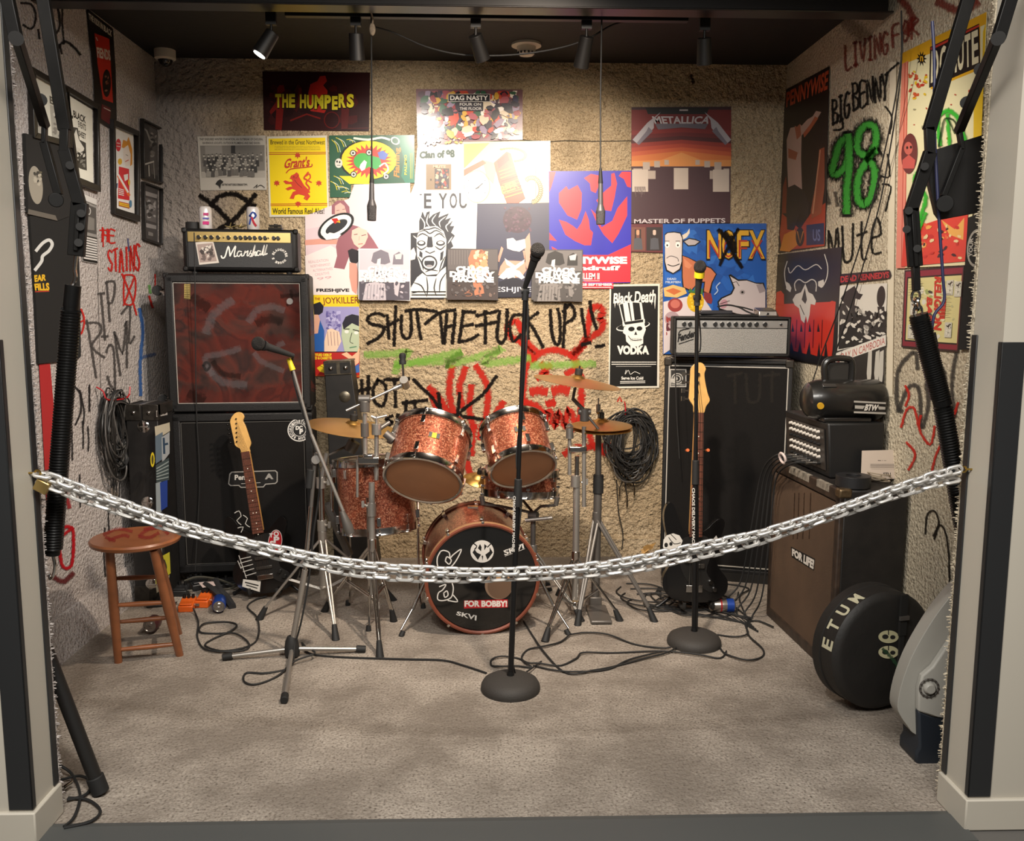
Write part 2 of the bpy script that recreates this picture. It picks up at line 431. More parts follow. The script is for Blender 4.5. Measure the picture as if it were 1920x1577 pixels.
m_guard = mat('corner_guard_vinyl', '#252627', .45)

def struct(mb, name, m, parent=None, bevel=0):
    o = mb.build(name, m, parent=parent, bevel=bevel, loc=(0, 0, 0) if parent is None else None)
    if parent is None: o['kind'] = 'structure'
    return o
floor = struct(MB().box(XL-.1, YF-.05, -.06, XR+.1, YB+.1, 0), 'floor', m_floor)
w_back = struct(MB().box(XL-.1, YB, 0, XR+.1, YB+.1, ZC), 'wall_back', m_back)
w_left = struct(MB().box(XL-.1, YF+.03, 0, XL, YB, ZC), 'wall_left', m_left)
w_right = struct(MB().box(XR, YF+.03, 0, XR+.1, YB, ZC), 'wall_right', m_right)
struct(MB().box(XL-.1, 2.2, ZC, XR+.1, YB+.1, ZC+.08), 'ceiling', m_black)
# carpeted cove along the left wall
cv = MB().hexa([(XL, YF+.03, 0), (XL+.06, YF+.03, 0), (XL+.06, YB, 0), (XL, YB, 0), (XL, YF+.03, .17), (XL+.012, YF+.03, .17), (XL+.012, YB, .17), (XL, YB, .17)])
struct(cv, 'baseboard_left', m_left)
cv = MB().box(XL+.06, YB-.03, 0, XR, YB, .11)
struct(cv, 'baseboard_back', m_back)
# front piers of the opening with their vinyl corner guards and baseboards
def pier(sgn, xj, side):
    x0, x1 = (xj-2.0, xj) if sgn < 0 else (xj, xj+2.0)
    struct(MB().box(x0, 2.335, 0, x1, 2.48, 3.1), 'wall_front_'+side, m_white)
    bb = MB()
    a, b = (x0, xj+.012) if sgn < 0 else (xj-.012, x1)
    bb.box(a, 2.323, 0, b, 2.485, .095)
    struct(bb, 'baseboard_front_'+side, m_white, bevel=.004)
XJL, XJR = -1.262, 1.392
pier(-1, XJL, 'left'); pier(1, XJR, 'right')
def strip(n, x0, y0, x1, y1, z0, z1): struct(MB().box(min(x0, x1), y0, z0, max(x0, x1), y1, z1), 'trim_%d' % n, m_guard, bevel=.002)
ztop = 1.405
strip(1, XJL-.062, 2.331, XJL+.004, 2.336, .10, ztop); strip(2, XJL-.0005, 2.331, XJL+.004, 2.352, .10, ztop)
strip(3, XJR-.004, 2.331, XJR+.062, 2.336, .10, ztop); strip(4, XJR-.004, 2.331, XJR+.0005, 2.352, .10, ztop)
strip(5, XJL, 2.455, XJL+.005, 2.483, .10, 2.3); strip(6, XJR-.005, 2.455, XJR, 2.483, .10, 1.42)
struct(MB().box(XJL, 2.27, 0, XJR, 2.40, .006).hexa([(XJL, 2.40, 0), (XJR, 2.40, 0), (XJR, 2.425, 0), (XJL, 2.425, 0), (XJL, 2.40, .006), (XJR, 2.40, .006), (XJR, 2.425, .001), (XJL, 2.425, .001)]), 'trim_7', mat('threshold_vinyl', '#4b4d4c', .45))
struct(MB().box(-3.3, 0.2, -.06, 3.4, 2.4, -.002), 'floor_hall', mat('hall_floor', '#5c5a57', .5))
# frayed carpet edge beside the piers
for side, xj, m in (('left', XJL, m_left), ('right', XJR, m_right)):
    fb = MB(); rnd = random.Random(3)
    sg = 1 if side == 'left' else -1
    z = 0.02
    while z < 2.4:
        w = rnd.choice((.002, .004, .006, .008, .013))*rnd.uniform(.6, 1); h = rnd.uniform(.003, .008)
        y = 2.487+rnd.uniform(0, .01)
        a = (xj-sg*.02, y, z); b = (xj+sg*(w), y+.004, z+rnd.uniform(-.01, .01))
        fb.cyl(a, b, h*.8, h*.2, 5); z += rnd.uniform(.002, .006)
    fb.box(min(xj-sg*.5, xj+sg*.002), 2.484, 0, max(xj-sg*.5, xj+sg*.002), 2.494, 2.6)
    o = fb.build('carpet_fringe', m, parent=w_left if side == 'left' else w_right)
# ------------------------------------------------------------------ posters and paint on the back wall
BO, BN = (0, YB, 0), (0, -1, 0)
def back(lift=.004, rough=.42, **k): return Sheet(BO, BN, lift, rough, **k)
K, WH, RD, YL = '#16130f', '#d9d6cf', '#b3221c', '#dcc10f'
POS = 'posters pasted on the back wall'
# 1 band poster, dark maroon
s = back(.006, .22); s.base(q := [(492, 134), (694, 136), (692, 246), (495, 244)], '#2c0f10')
s.blobs(q4(500, 150, 690, 235), 26, ['#3a1213', '#3f1010', '#24090b'], 14, 2)
s.P([(520, 165), (524, 160), (532, 160), (534, 170), (527, 176), (532, 200), (528, 244), (516, 243), (518, 205), (508, 215), (505, 209), (518, 190)], '#6e1612')
s.P([(578, 175), (582, 158), (595, 152), (600, 143), (610, 142), (613, 152), (606, 160), (614, 170), (612, 205), (608, 212), (582, 208)], '#a3231a')
s.P([(640, 178), (650, 172), (655, 200), (652, 240), (640, 242)], '#4d1413'); s.P([(560, 165), (565, 165), (566, 200), (558, 200)], '#5a1513')
s.E(622, 225, 15, 16, '#571412'); s.E(622, 225, 13, 14, '#2a0d0e'); s.R([(545, 226), (575, 214), (600, 222)], 3, '#6e1a15')
x = 516
for ch, w, dy in zip('THE HUMPERS', [12, 11, 12, 6, 12, 13, 17, 13, 11, 14, 14], [0, 0, 0, 0, 1, 2, 2, 2, 4, 0, 0]):
    if ch != ' ':
        s.TX(ch, q4(x-.8, 175+dy, x+w+1.3, 204+dy), '#0c0a06', .05); s.TX(ch, q4(x, 176+dy, x+w-.3, 202+dy), '#cfc22b', .05)
    x += w+1.3
s.R([(640, 241), (690, 240)], 1, '#5a2a28')
s.out('poster', 'dark maroon poster with big yellow band lettering, highest on the back wall at left', 'poster', group=POS)
# 2 black and white group photo
s = back(.006, .5); s.base([(370, 256), (498, 254), (500, 356), (376, 357)], '#b5b0a6')
s.TX('THEY ENDURED WINTER STARVATION, AN OUTBREAK OF CHOLERA,', q4(374, 259, 493, 264), K, .02); s.TX('RAVENOUS LOCUSTS, OUTDOOR PLUMBING AND BAD SHOES.', q4(380, 266, 488, 271), K, .02)
s.P([(375, 273), (496, 272), (497, 333), (378, 334)], '#77736c'); s.P([(378, 322), (497, 320), (497, 333), (378, 334)], '#a39e95')
s.P([(384, 274), (416, 273), (417, 288), (385, 289)], '#8e8a83'); s.P([(433, 273), (441, 273), (441, 288), (433, 288)], '#2b2927')
rn = random.Random(5)
for row, y in enumerate((291, 299, 308, 316)):
    for i in range(15-row):
        x = 382+i*7.6+row*3+rn.uniform(-1.5, 1.5); c = rn.choice(['#2a2826', '#4b4845', '#625e59', '#8b877f']); yy = y+rn.uniform(-2, 2)
        s.P([(x-3.4, yy+14), (x-3, yy+3), (x+3, yy+3), (x+3.6, yy+14)], c); s.E(x, yy, 1.9, 2.4, '#b1aca2', n=8); s.P([(x-2, yy-1), (x, yy-3.4), (x+2, yy-1)], '#2a2826')
s.TX('AND THAT WAS TO REACH DRINKING TOWN.', q4(416, 344, 464, 348), K, .02); s.P([(408, 339), (413, 336), (419, 341), (414, 346), (413, 354), (410, 348), (404, 345)], K)
s.R([(476, 352), (483, 346), (480, 352), (488, 347), (494, 350), (496, 352)], 1.1, K, sm=3)
s.out('poster', 'black and white group photograph poster above the sprayed black X sign', 'poster', group=POS)
# 3 yellow ale poster with red lion
s = back(.007, .3); s.base([(500, 256), (613, 254), (617, 406), (505, 407)], '#c9c6b8'); s.P([(503.5, 260), (610, 258), (614, 402), (508.5, 403)], '#dfc400')
s.TX('Brewed in the Great Northwest', q4(507, 262, 609, 271), '#3c3312', .012); s.lines(q4(515, 273, 602, 282), 3, '#8b7c1e', .7)
for y in (286, 289, 382, 385): s.R([(504.5+(y > 300)*3, y+.5), (611+(y > 300)*2.5, y-.5)], 1.1, '#a8351c')
for x, y in ((558, 291), (519, 343), (598, 343), (559, 382)):
    s.P([(x-1, y+6), (x-1, y+3), (x-5, y+4), (x-4, y), (x-6, y-2), (x-3, y-2), (x-2, y-5), (x, y-3), (x+2, y-5), (x+3, y-2), (x+6, y-2), (x+4, y), (x+5, y+4), (x+1, y+3), (x+1, y+6)], '#b3371d')
s.TX("Grant's", [(537, 297), (582, 293), (580, 312), (531, 316)], '#b0301a', .03); s.R([(537, 324), (545, 317), (570, 314), (584, 312), (585, 308)], 2, '#b0301a', sm=3)
LR = '#c03a20'
s.P([(543, 335), (546, 329), (551, 327), (556, 323), (560, 326), (561, 332), (566, 340), (570, 347), (578, 355), (582, 361), (577, 362), (582, 368), (576, 376), (572, 374), (575, 368), (568, 366), (560, 364), (553, 366), (551, 373), (543, 372), (546, 366), (549, 360), (556, 357), (548, 354), (540, 357), (535, 354), (543, 350), (548, 350), (546, 345), (536, 345), (531, 340), (535, 338), (543, 341), (549, 340), (547, 336)], LR)
s.R([(571, 372), (577, 360), (580, 352), (574, 344), (576, 338), (570, 334), (574, 328), (578, 323)], 3, LR, sm=4); s.R([(574, 330), (580, 326), (582, 333), (578, 338), (584, 342)], 2.4, LR, sm=3)
s.R([(552, 337), (558, 345), (566, 352)], 1, '#6d1f12', sm=3); s.R([(560, 328), (556, 334), (549, 333)], .8, '#6d1f12'); s.E(551, 331, 1, 1, K, n=6)
s.TX('World Famous Real Ales!', q4(511, 390, 608, 401), '#3c3312', .015)
s.out('poster', 'glossy yellow ale poster with a red rampant lion', 'poster', group=POS)
# 4 green cartoon poster
s = back(.0055, .3); s.base([(617, 254), (777, 253), (777, 343), (658, 346), (658, 370), (619, 370)], '#1f4f35')
s.P([(738, 254), (777, 253.5), (777, 342), (760, 343), (752, 330), (758, 300), (750, 272)], '#1e6b52')
s.E(690, 300, 54, 38, '#12130f'); s.E(692, 300, 52, 36, '#d6c21a'); s.P([(636, 330), (655, 345), (700, 345), (700, 330)], '#d6c21a')
s.star(692, 302, 31, 44, 26, '#b5392a', .74); s.E(680, 302, 17, 15, '#3c9a3f'); s.P([(690, 290), (712, 296), (716, 310), (705, 318), (690, 312)], '#3f9a4d')
s.P([(676, 308), (683, 300), (688, 304), (684, 318), (678, 321), (674, 314)], WH)
for x, y in ((662, 287), (663, 327), (724, 331), (692, 286)): s.E(x, y, 6, 6, K); s.E(x, y, 4.5, 4.5, '#c9c6bd'); s.E(x, y, 2, 2, K)
s.P([(708, 286), (718, 282), (728, 290), (722, 300), (712, 298)], '#5b6bb0'); s.R([(712, 312), (722, 306), (728, 318), (720, 326)], 3, WH, sm=3)
s.E(635, 306, 7, 9, '#c9c6bd'); s.E(632, 303, 1.6, 2.2, K, n=8); s.E(637, 304, 1.6, 2.2, K, n=8); s.R([(632, 310), (638, 310)], 1, K)
for a, b, c, d in ((622, 262, 634, 285), (630, 258, 645, 275), (626, 330, 640, 345), (630, 350, 650, 355), (620, 340, 632, 356), (650, 262, 662, 267), (641, 360, 655, 362)):
    s.R([(a, b), ((a+c)/2+2, (b+d)/2-3), (c, d)], 1.3, '#c7b82a', sm=3); s.R([(a+5, b+2), ((a+c)/2+7, (b+d)/2-1), (c+4, d)], 1, '#cfd6c8', sm=3)
s.R([(664, 259), (690, 262), (715, 258), (730, 262)], 4, '#cfd6c8', sm=3); s.E(741, 264, 9, 7, '#c9c6bd', 30); s.E(741, 264, 6, 5, '#2b5a43', 30)
s.TX('Flaming', [(738, 330), (740, 278), (752, 276), (752, 334)], '#c8761f', .03); s.TX('PALIMO', [(758, 328), (758, 290), (763, 290), (763, 328)], '#c8a81f', .03)
s.lines([(768, 335), (768, 286), (774, 286), (774, 335)], 2, '#c8a81f', 1)
s.out('poster', 'green and yellow cartoon poster with a red burst, its lower edge covered', 'poster', group=POS)
# 5 pale poster with two long haired women
s = back(.008, .35); s.base([(572, 405), (655, 372), (664, 346), (769, 343), (771, 553), (574, 553)], '#cfc2c6')
s.P([(573, 430), (628, 420), (640, 500), (640, 536), (574, 536)], '#cdb8bf'); s.P([(572, 480), (620, 460), (680, 500), (670, 553), (574, 553)], '#d9cfce')
HR, SK = '#8a5660', '#c98f80'
s.P([(622, 385), (632, 376), (645, 376), (655, 388), (656, 400), (622, 402)], HR); s.P([(628, 386), (638, 380), (646, 386), (650, 400), (628, 404)], '#d2a398')
s.R([(631, 395), (636, 394)], 1, '#6d4248'); s.R([(642, 393), (647, 392)], 1, '#6d4248')
s.P([(572, 450), (620, 446), (636, 450), (634, 458), (600, 458), (572, 460)], SK)
s.P([(636, 440), (655, 420), (672, 425), (690, 436), (700, 450), (710, 466), (672, 467), (655, 480), (646, 505), (626, 502), (632, 480), (630, 462)], HR)
s.P([(660, 432), (672, 426), (688, 432), (690, 444), (684, 458), (674, 466), (664, 458), (659, 446)], '#dcb3a4')
s.R([(664, 440), (670, 439)], 1.4, '#6d4248'); s.R([(678, 442), (686, 440)], 1.4, '#6d4248'); s.R([(672, 458), (680, 457)], 1.4, '#a8524f'); s.R([(674, 443), (673, 451)], .8, '#b98477')
s.P([(652, 470), (660, 466), (672, 470), (672, 490), (665, 498), (656, 490)], '#1f1a20'); s.P([(655, 492), (668, 494), (674, 520), (668, 552), (660, 545), (655, 520)], SK)
for i, t in enumerate(('REALIZATION', 'NORTHERNMOST', 'ALTERNATIVES', 'CREATIVE', '99')): s.TX(t, [(578+i*4, 489+i*8), (615+i*4-(i > 2)*10, 485+i*8), (616+i*4-(i > 2)*10, 490+i*8), (579+i*4, 494+i*8)], '#c59aa3')
s.TX('FRESHJIVE', q4(593, 541, 655, 549), '#1c1618', .045)
s.out('poster', 'pale pink poster of long haired women above the comic poster', 'poster', group=POS)
# 6 oval sticker
s = back(.0135, .3); s.base([(630+37*math.cos(t/16*math.pi)*.87+20*math.sin(t/16*math.pi)*.5, 424-37*math.cos(t/16*math.pi)*.5+20*math.sin(t/16*math.pi)*.87) for t in range(32)], K, .002)
s.E(630, 424, 32, 16.5, '#e2e0dc', -30); s.E(631, 425, 23, 9.5, '#26272a', -30); s.P([(606, 444), (618, 436), (640, 440), (634, 447), (612, 450)], '#e2e0dc'); s.P([(621, 410), (632, 409), (636, 415), (628, 420)], RD); s.P([(630, 416), (637, 413), (638, 418)], '#d9a21b')
s.out('sticker', 'oval black and white sticker tilted over the pale women poster', 'sticker')
# 7 collage poster
s = back(.009, .22); s.base([(780, 167), (980, 168), (980, 262), (940, 263), (878, 268), (783, 277)], '#6b4a50')
s.blobs(q4(783, 169, 978, 262), 330, ['#8c2f35', '#2a2530', '#c9b9a0', '#3b3a52', '#c79a3a', '#a0525a', '#54404a', '#e0d6cc', '#1f1a1e', '#365a44', '#8a7a90', '#b8452f'], 9, 4, 1.7, 6)
s.blobs([(784, 262), (876, 258), (870, 267), (784, 275)], 20, ['#8c2f35', '#c9b9a0', '#c79a3a'], 4, 5)
s.P(q4(840, 176, 919, 191), '#b9b3ad'); s.P(q4(841, 177, 918, 190), '#1a171c'); s.TX('DAG NASTY', q4(844, 179, 915, 188), '#dcd8d2', .03)
s.P(q4(858, 191.5, 906, 208), '#2a262c'); s.TX('FOUR ON', q4(862, 193, 902, 198), '#cfcac4', .01); s.TX('THE FLOOR', q4(862, 201, 903, 206), '#cfcac4', .01)
s.out('poster', 'crowded collage poster with a black name panel, highest of the middle posters', 'poster', group=POS)
# 8 white class photo sheet
s = back(.0105, .4); s.base([(782, 277), (868, 267), (870, 362), (770, 363), (777, 345)], '#cfccc6')
s.TX('Clan of 98', [(787, 284), (852, 280), (853, 296), (786, 298)], '#0f3522', .06)
s.base(q4(799, 308, 846, 356), '#7d6a52'); s.P(q4(815, 316, 842, 354), '#3d3434'); s.blobs(q4(815, 316, 842, 354), 40, ['#8c5a45', '#c0a585', '#4a4a60', '#201c1c', '#a03a30'], 3.5, 6)
s.TX('MUTE', q4(812, 310, 836, 315), '#b9a98e', .03); s.E(808, 337, 1.5, 2, '#3a3126', n=8)
s.out('poster', 'white sheet with green script and a small brown photo in its middle', 'poster', group=POS)
# 9 shouting face poster
s = back(.0095, .35); s.base([(768, 362), (895, 360), (895, 558), (769, 559)], '#d2d1ce')
GY = '#2c2b2f'
for ch, x0, x1 in (('-', 787, 791), ('E', 795, 809), ('Y', 822, 839), ('O', 843, 857), ('U', 861, 876)):
    s.TX(ch, q4(x0, 362 if ch != '-' else 364, x1, 391 if ch != '-' else 366), GY, .02)
KK = '#2b2a2f'
s.P([(770, 437), (786, 436), (786, 414), (790, 404), (792, 396), (797, 408), (800, 398), (806, 396), (804, 410), (812, 402), (826, 396), (822, 408), (836, 402), (842, 400), (835, 412), (846, 408), (840, 418), (849, 414), (844, 424), (852, 424), (846, 436), (853, 442), (846, 452), (850, 462), (842, 468), (838, 520), (832, 560), (770, 560)], KK)
s.P([(781, 448), (785, 434), (800, 425), (820, 424), (832, 434), (837, 450), (836, 478), (830, 500), (820, 514), (800, 516), (790, 506), (782, 480)], WH)
s.P([(770, 470), (776, 464), (780, 476), (778, 486), (770, 488)], WH); s.P([(770, 540), (782, 520), (792, 512), (800, 518), (818, 518), (826, 508), (836, 500), (839, 558), (769, 558)], WH)
for p in ([(788, 406), (796, 418), (795, 430)], [(803, 402), (800, 416), (806, 426)], [(818, 402), (810, 414), (818, 424)], [(836, 406), (824, 416), (826, 426)], [(846, 416), (836, 424), (840, 434)], [(775, 442), (782, 448)], [(848, 444), (840, 456)]): s.R(p, 2.2, WH, sm=3, taper=.8)
for p in ([(783, 444), (792, 438), (804, 444)], [(784, 436), (796, 432), (806, 438), (818, 432), (832, 440)], [(790, 430), (804, 430), (816, 427), (828, 433)], [(814, 444), (824, 438), (834, 446)], [(782, 462), (790, 468), (800, 462)], [(816, 462), (826, 468), (835, 460)], [(784, 482), (790, 492), (794, 506)], [(834, 482), (828, 494), (824, 508)], [(798, 510), (808, 506), (820, 508)], [(776, 530), (790, 536), (798, 552)], [(800, 520), (802, 540), (800, 556)], [(818, 522), (814, 540), (818, 554)], [(836, 512), (826, 528), (824, 548)], [(772, 550), (786, 546)]): s.R(p, 2.6, KK, sm=3, taper=.6)
s.E(790, 456, 8, 5, KK); s.E(790, 455, 5, 2.6, WH); s.E(826, 456, 8.5, 5, KK); s.E(826, 455, 5.5, 2.6, WH)
s.P([(802, 444), (810, 444), (812, 462), (806, 468), (800, 462)], KK); s.P([(797, 470), (802, 464), (810, 464), (816, 470), (810, 474), (802, 474)], WH); s.R([(798, 471), (806, 475), (815, 471)], 2, KK)
s.P([(787, 470), (792, 474), (792, 484), (786, 480)], KK); s.P([(826, 474), (832, 470), (830, 486), (825, 490)], KK)
s.E(805, 493, 15, 14, KK); s.E(805, 493, 12, 11, WH); s.E(805, 493, 9.5, 8.5, KK); s.P([(797, 489), (813, 489), (811, 485), (799, 485)], WH); s.E(805, 499, 6, 2.6, '#8e8b90')
s.lines(q4(772, 544, 836, 556), 2, K, 2.2, 3)
s.out('poster', 'white poster with grey letters above a black shouting flame haired face', 'poster', group=POS)
# 10 yellow poster with clock and coil
s = back(.010, .3); s.base([(868, 266), (1032, 264), (1032, 382), (870, 382)], '#d6cf9a')
s.P([(870, 340), (870, 316), (900, 296), (950, 274), (1010, 290), (1020, 350), (1000, 381), (871, 381)], '#e4dfcb'); s.P([(870, 270), (918, 268), (870, 316)], '#d8ba55')
s.E(895, 350, 25, 31, '#b29b7d'); s.E(894, 350, 23, 29, '#e2dfd8')
for k in range(12): s.E(894+18*math.cos(k*.5236), 350+23*math.sin(k*.5236), .9, 1.1, '#3c3c40', n=6)
s.R([(894, 353), (905, 344)], 2, '#3c3c40'); s.R([(892, 354), (898, 351)], 2.4, '#3c3c40')
for i in range(22):
    t = i/21*math.pi*1.15-.6; s.E(997+17*math.sin(t)*1.0, 356-23*math.cos(t), 5, 2.6, '#5b4c22', math.degrees(t)+90, n=10); s.E(997+17*math.sin(t), 356-23*math.cos(t), 3, 1.1, '#d6c47a', math.degrees(t)+90, n=8)
for i in range(20):
    t = i/19*3.6-.6; s.E(955+26*math.sin(t)+i*.4, 290-12*math.cos(t), 3.4, 2, '#c9a03a', n=8)
s.P([(926, 305), (950, 284), (958, 288), (970, 330), (985, 372), (972, 381), (950, 381), (935, 340)], '#9c4a35'); s.P([(932, 302), (951, 287), (955, 300), (935, 316)], '#7b3028')
s.P([(905, 300), (926, 305), (930, 322), (925, 345), (912, 330)], '#cbb07c'); s.P([(870, 318), (905, 300), (912, 306), (890, 318), (870, 330)], '#96604a')
s.TX('BEER', [(938, 350), (968, 338), (974, 352), (942, 364)], '#d6b04a', .03)
for i in range(9): s.R([(936+i*1.5, 322+i*6), (965+i*2, 312+i*6)], 1.4, random.choice(['#c67a4a', '#d6b04a', '#7a2f24']))
s.R([(1004, 268), (1005, 380)], 1.2, '#c9b661')
s.out('poster', 'overlit yellow poster with a white clock face, red drum and coil', 'poster', group=POS)
# 11 navy poster
s = back(.0115, .35); s.base([(895, 382), (1032, 380), (1034, 470), (1000, 557), (930, 558), (890, 556)], '#36364a')
s.E(970, 412, 27, 25, '#3a2430'); s.blobs(q4(943, 386, 998, 438), 60, ['#4a2e3c', '#2e1c28', '#543646'], 4, 8, 1.1)
SK2 = '#c58d7a'
s.P([(957, 402), (965, 398), (970, 408), (972, 424), (984, 432), (993, 436), (996, 470), (993, 500), (986, 506), (984, 470), (982, 452), (980, 470), (984, 490), (988, 505), (978, 520), (962, 521), (944, 520), (934, 516), (938, 500), (946, 488), (950, 470), (944, 466), (936, 492), (932, 488), (940, 462), (950, 448), (952, 436), (962, 428), (958, 416)], SK2)
s.P([(950, 448), (962, 446), (968, 452), (984, 448), (986, 464), (974, 472), (962, 470), (951, 466)], '#ddd5cf'); s.P([(946, 484), (966, 498), (984, 486), (982, 494), (966, 506), (950, 496)], '#ddd5cf')
s.P([(948, 504), (962, 500), (966, 524), (952, 524)], '#ddd5cf'); s.P([(934, 520), (948, 506), (962, 504), (974, 508), (984, 520), (978, 524), (962, 514), (944, 524)], '#ddd5cf')
s.P([(936, 528), (962, 520), (984, 528), (990, 556), (934, 557)], '#1c1b26'); s.TX('FRESHJIVE', q4(908, 538, 996, 550), '#c9c8d0', .01)
s.out('poster', 'dark navy poster of an afro haired figure in white swimwear', 'poster', group=POS)
# 12 blue and red poster
s = back(.0125, .35); s.base([(1029, 321), (1184, 320), (1183, 478), (1181, 530), (1100, 531), (1030, 475)], '#2a25a0')
RR = '#cf2a38'
s.P([(1034, 462), (1060, 476), (1100, 478), (1140, 478), (1183, 458), (1182, 529), (1100, 530), (1040, 480)], RR)
s.P([(1048, 362), (1062, 349), (1066, 356), (1083, 347), (1091, 362), (1090, 392), (1082, 412), (1064, 404), (1048, 380)], RR)
s.P([(1095, 334), (1108, 326), (1128, 330), (1125, 344), (1122, 350), (1117, 362), (1108, 358), (1106, 344)], RR)
s.P([(1146, 326), (1152, 324), (1157, 344), (1152, 372), (1146, 396), (1134, 394), (1126, 386), (1118, 376), (1130, 362), (1146, 348)], RR)
s.P([(1048, 412), (1062, 416), (1075, 424), (1082, 430), (1090, 418), (1098, 396), (1104, 412), (1106, 430), (1112, 436), (1108, 460), (1096, 460), (1078, 452), (1060, 440)], RR)
s.P([(1108, 392), (1118, 402), (1128, 426), (1148, 414), (1158, 390), (1176, 368), (1176, 404), (1160, 438), (1148, 456), (1132, 440), (1120, 420)], RR)
s.P([(1160, 330), (1166, 322), (1183, 322), (1183, 352), (1176, 350), (1170, 336)], RR); s.P([(1030, 322), (1042, 322), (1034, 350), (1030, 360)], RR); s.P([(1030, 436), (1044, 452), (1030, 450)], RR)
s.TX('PENNYWISE', [(1030, 481), (1176, 481), (1176, 495), (1030, 495)], '#dedad8', .06); s.TX('dandruff', [(1055, 498), (1163, 498), (1163, 507), (1055, 507)], '#dedad8', .05)
s.TX('WILLEM II', q4(1080, 512, 1124, 524), '#dedad8', .03); s.R([(1080, 526.5), (1124, 526.5)], .8, '#dedad8')
s.out('poster', 'bright blue and red poster with a swirling round emblem', 'poster', group=POS)
s2 = back(.0122, .35); s2.base(q4(1092, 528, 1150, 541), RR); s2.TX('ZO 28 SEPTEMBER', q4(1075, 531, 1149, 536), '#dedad8', .04); s2.R([(1092, 539), (1146, 539)], 1, '#dedad8')
s2.out('poster_slip', 'red date slip under the blue and red poster', 'poster')
# 13 three canvases
def canvas(q, pal, lab, seed, burn=False):
    s = back(.038, .5); s.base(q, pal[0], th=.020)
    x0, y0 = q[0]; x1, y1 = q[2]
    s.P(q4(x0+2, y0+2, x1-1, y0+40), pal[1]); s.P(q4(x0+1, y0+62, x1-1, y1-1), pal[2])
    if burn:
        for i in range(9): s.R([(x0+4+i*5, y0+3), (x0+4+i*5, y0+30)], .8, '#6f6866')
        s.P([(x0+42, y0+40), (x0+40, y0+18), (x0+46, y0+3), (x0+66, y0+2), (x0+76, y0+12), (x0+74, y0+40), (x0+66, y0+60), (x0+70, y0+84), (x0+52, y0+88), (x0+48, y0+60)], '#a5694c')
        s.blobs(q4(x0+40, y0+2, x0+78, y0+60), 40, ['#c98a62', '#e2b896', '#84503d'], 6, seed); s.E(x0+40, y0+86, 8, 4, '#8c5a42'); s.E(x0+40, y0+86, 6, 2.6, '#3a2c28')
    else:
        s.P([(x0+24, y0+24), (x0+28, y0+8), (x0+42, y0+2), (x0+56, y0+8), (x0+60, y0+26), (x0+50, y0+30), (x0+30, y0+28)], pal[3]); s.P([(x0+34, y0+30), (x0+36, y0+20), (x0+42, y0+18), (x0+41, y0+34)], '#cfcbca')
        s.P([(x0+64, y0+30), (x0+66, y0+12), (x0+76, y0+6), (x0+84, y0+12), (x0+84, y0+30)], pal[3]); s.P([(x0+70, y0+20), (x0+68, y0+12), (x0+82, y0+8), (x0+80, y0+20)], '#bdb8b8')
        s.P([(x0+8, y1-1), (x0+14, y0+66), (x0+34, y0+62), (x0+50, y0+66), (x0+52, y1-1)], pal[4]); s.P([(x0+66, y0+60), (x0+78, y0+64), (x0+74, y1-8), (x0+68, y1-12)], pal[4])
        for i in range(6): s.R([(x0+18+i*6, y0+68), (x0+16+i*6, y1-3)], .9, pal[3])
    s.blobs(q4(x0+2, y0+42, x1-2, y1-2), 50, pal[1:], 4, seed+1)
    for i, t in enumerate(('CHAOS', 'DELIVERY', 'MACHINE')):
        a, b = ((17, 79), (5, 90), (11, 88))[i]; y = y0+33+i*9.5; s.TX(t, [(x0+a, y), (x0+b, y+1), (x0+b, y+12), (x0+a, y+11)], '#dcdad8', .075)
    return s.out('canvas_print', lab, 'canvas print', group='square canvas prints along the back wall')
canvas([(672, 466), (769, 467), (769, 564), (672, 561)], ['#d9d3d6', '#c3b4bd', '#4a4550', '#6f6a75', '#b3abb3'], 'pale washed out square canvas print left of the shouting face', 11)
canvas([(838, 466), (934, 467), (934, 563), (838, 561)], ['#3a3534', '#565050', '#3a2f2d', '#8a5a48', '#6b5850'], 'square canvas print with a burning orange scene', 12, True)
canvas([(999, 468), (1093, 468), (1092, 566), (996, 562)], ['#4a4645', '#6a6665', '#454140', '#2c2928', '#7a7573'], 'grey square canvas print of a helmeted head', 13)
# 14 comic poster
s = back(.007, .35); s.base([(588, 553), (674, 553), (674, 708), (590, 705)], '#d6bd22')
s.TX('THE', q4(590, 558, 600, 563), '#8a2418', .03); s.TX('JOYKILLER', [(604, 558), (673, 556), (673, 573), (606, 573)], '#7a1f17', .01)
s.P(q4(589, 575, 673.5, 660), '#8f8bb8'); s.P([(589, 580), (600, 600), (608, 620), (608, 660), (589, 660)], '#24549a')
s.P([(588, 570), (600, 566), (607, 574), (605, 586), (596, 592), (589, 590)], '#1b1a24'); s.P([(589, 590), (597, 590), (600, 600), (596, 625), (589, 626)], '#c89a86')
s.blobs(q4(610, 582, 640, 622), 45, ['#a9a5cc', '#7b74a8', '#5b5590'], 5, 3); s.P([(608, 640), (614, 618), (622, 616), (636, 622), (640, 640), (630, 660), (608, 660)], '#d8bda6')
for i in range(4): s.R([(614+i*6, 622), (616+i*6, 648)], 1, '#8a6a70')
s.P([(642, 606), (650, 592), (668, 590), (673, 594), (673, 660), (646, 660), (640, 630)], '#a9b59a'); s.P([(642, 606), (648, 594), (660, 589), (673, 592), (673, 612), (660, 606), (652, 612), (644, 618)], '#22202c')
s.E(650, 622, 4, 3, WH); s.E(668, 624, 4, 3, WH); s.R([(646, 617), (655, 617)], 1.6, K); s.R([(662, 618), (673, 621)], 1.8, K); s.R([(660, 624), (656, 640), (662, 644)], 1.2, K, sm=3); s.R([(656, 652), (668, 650)], 2, '#4a7a5a')
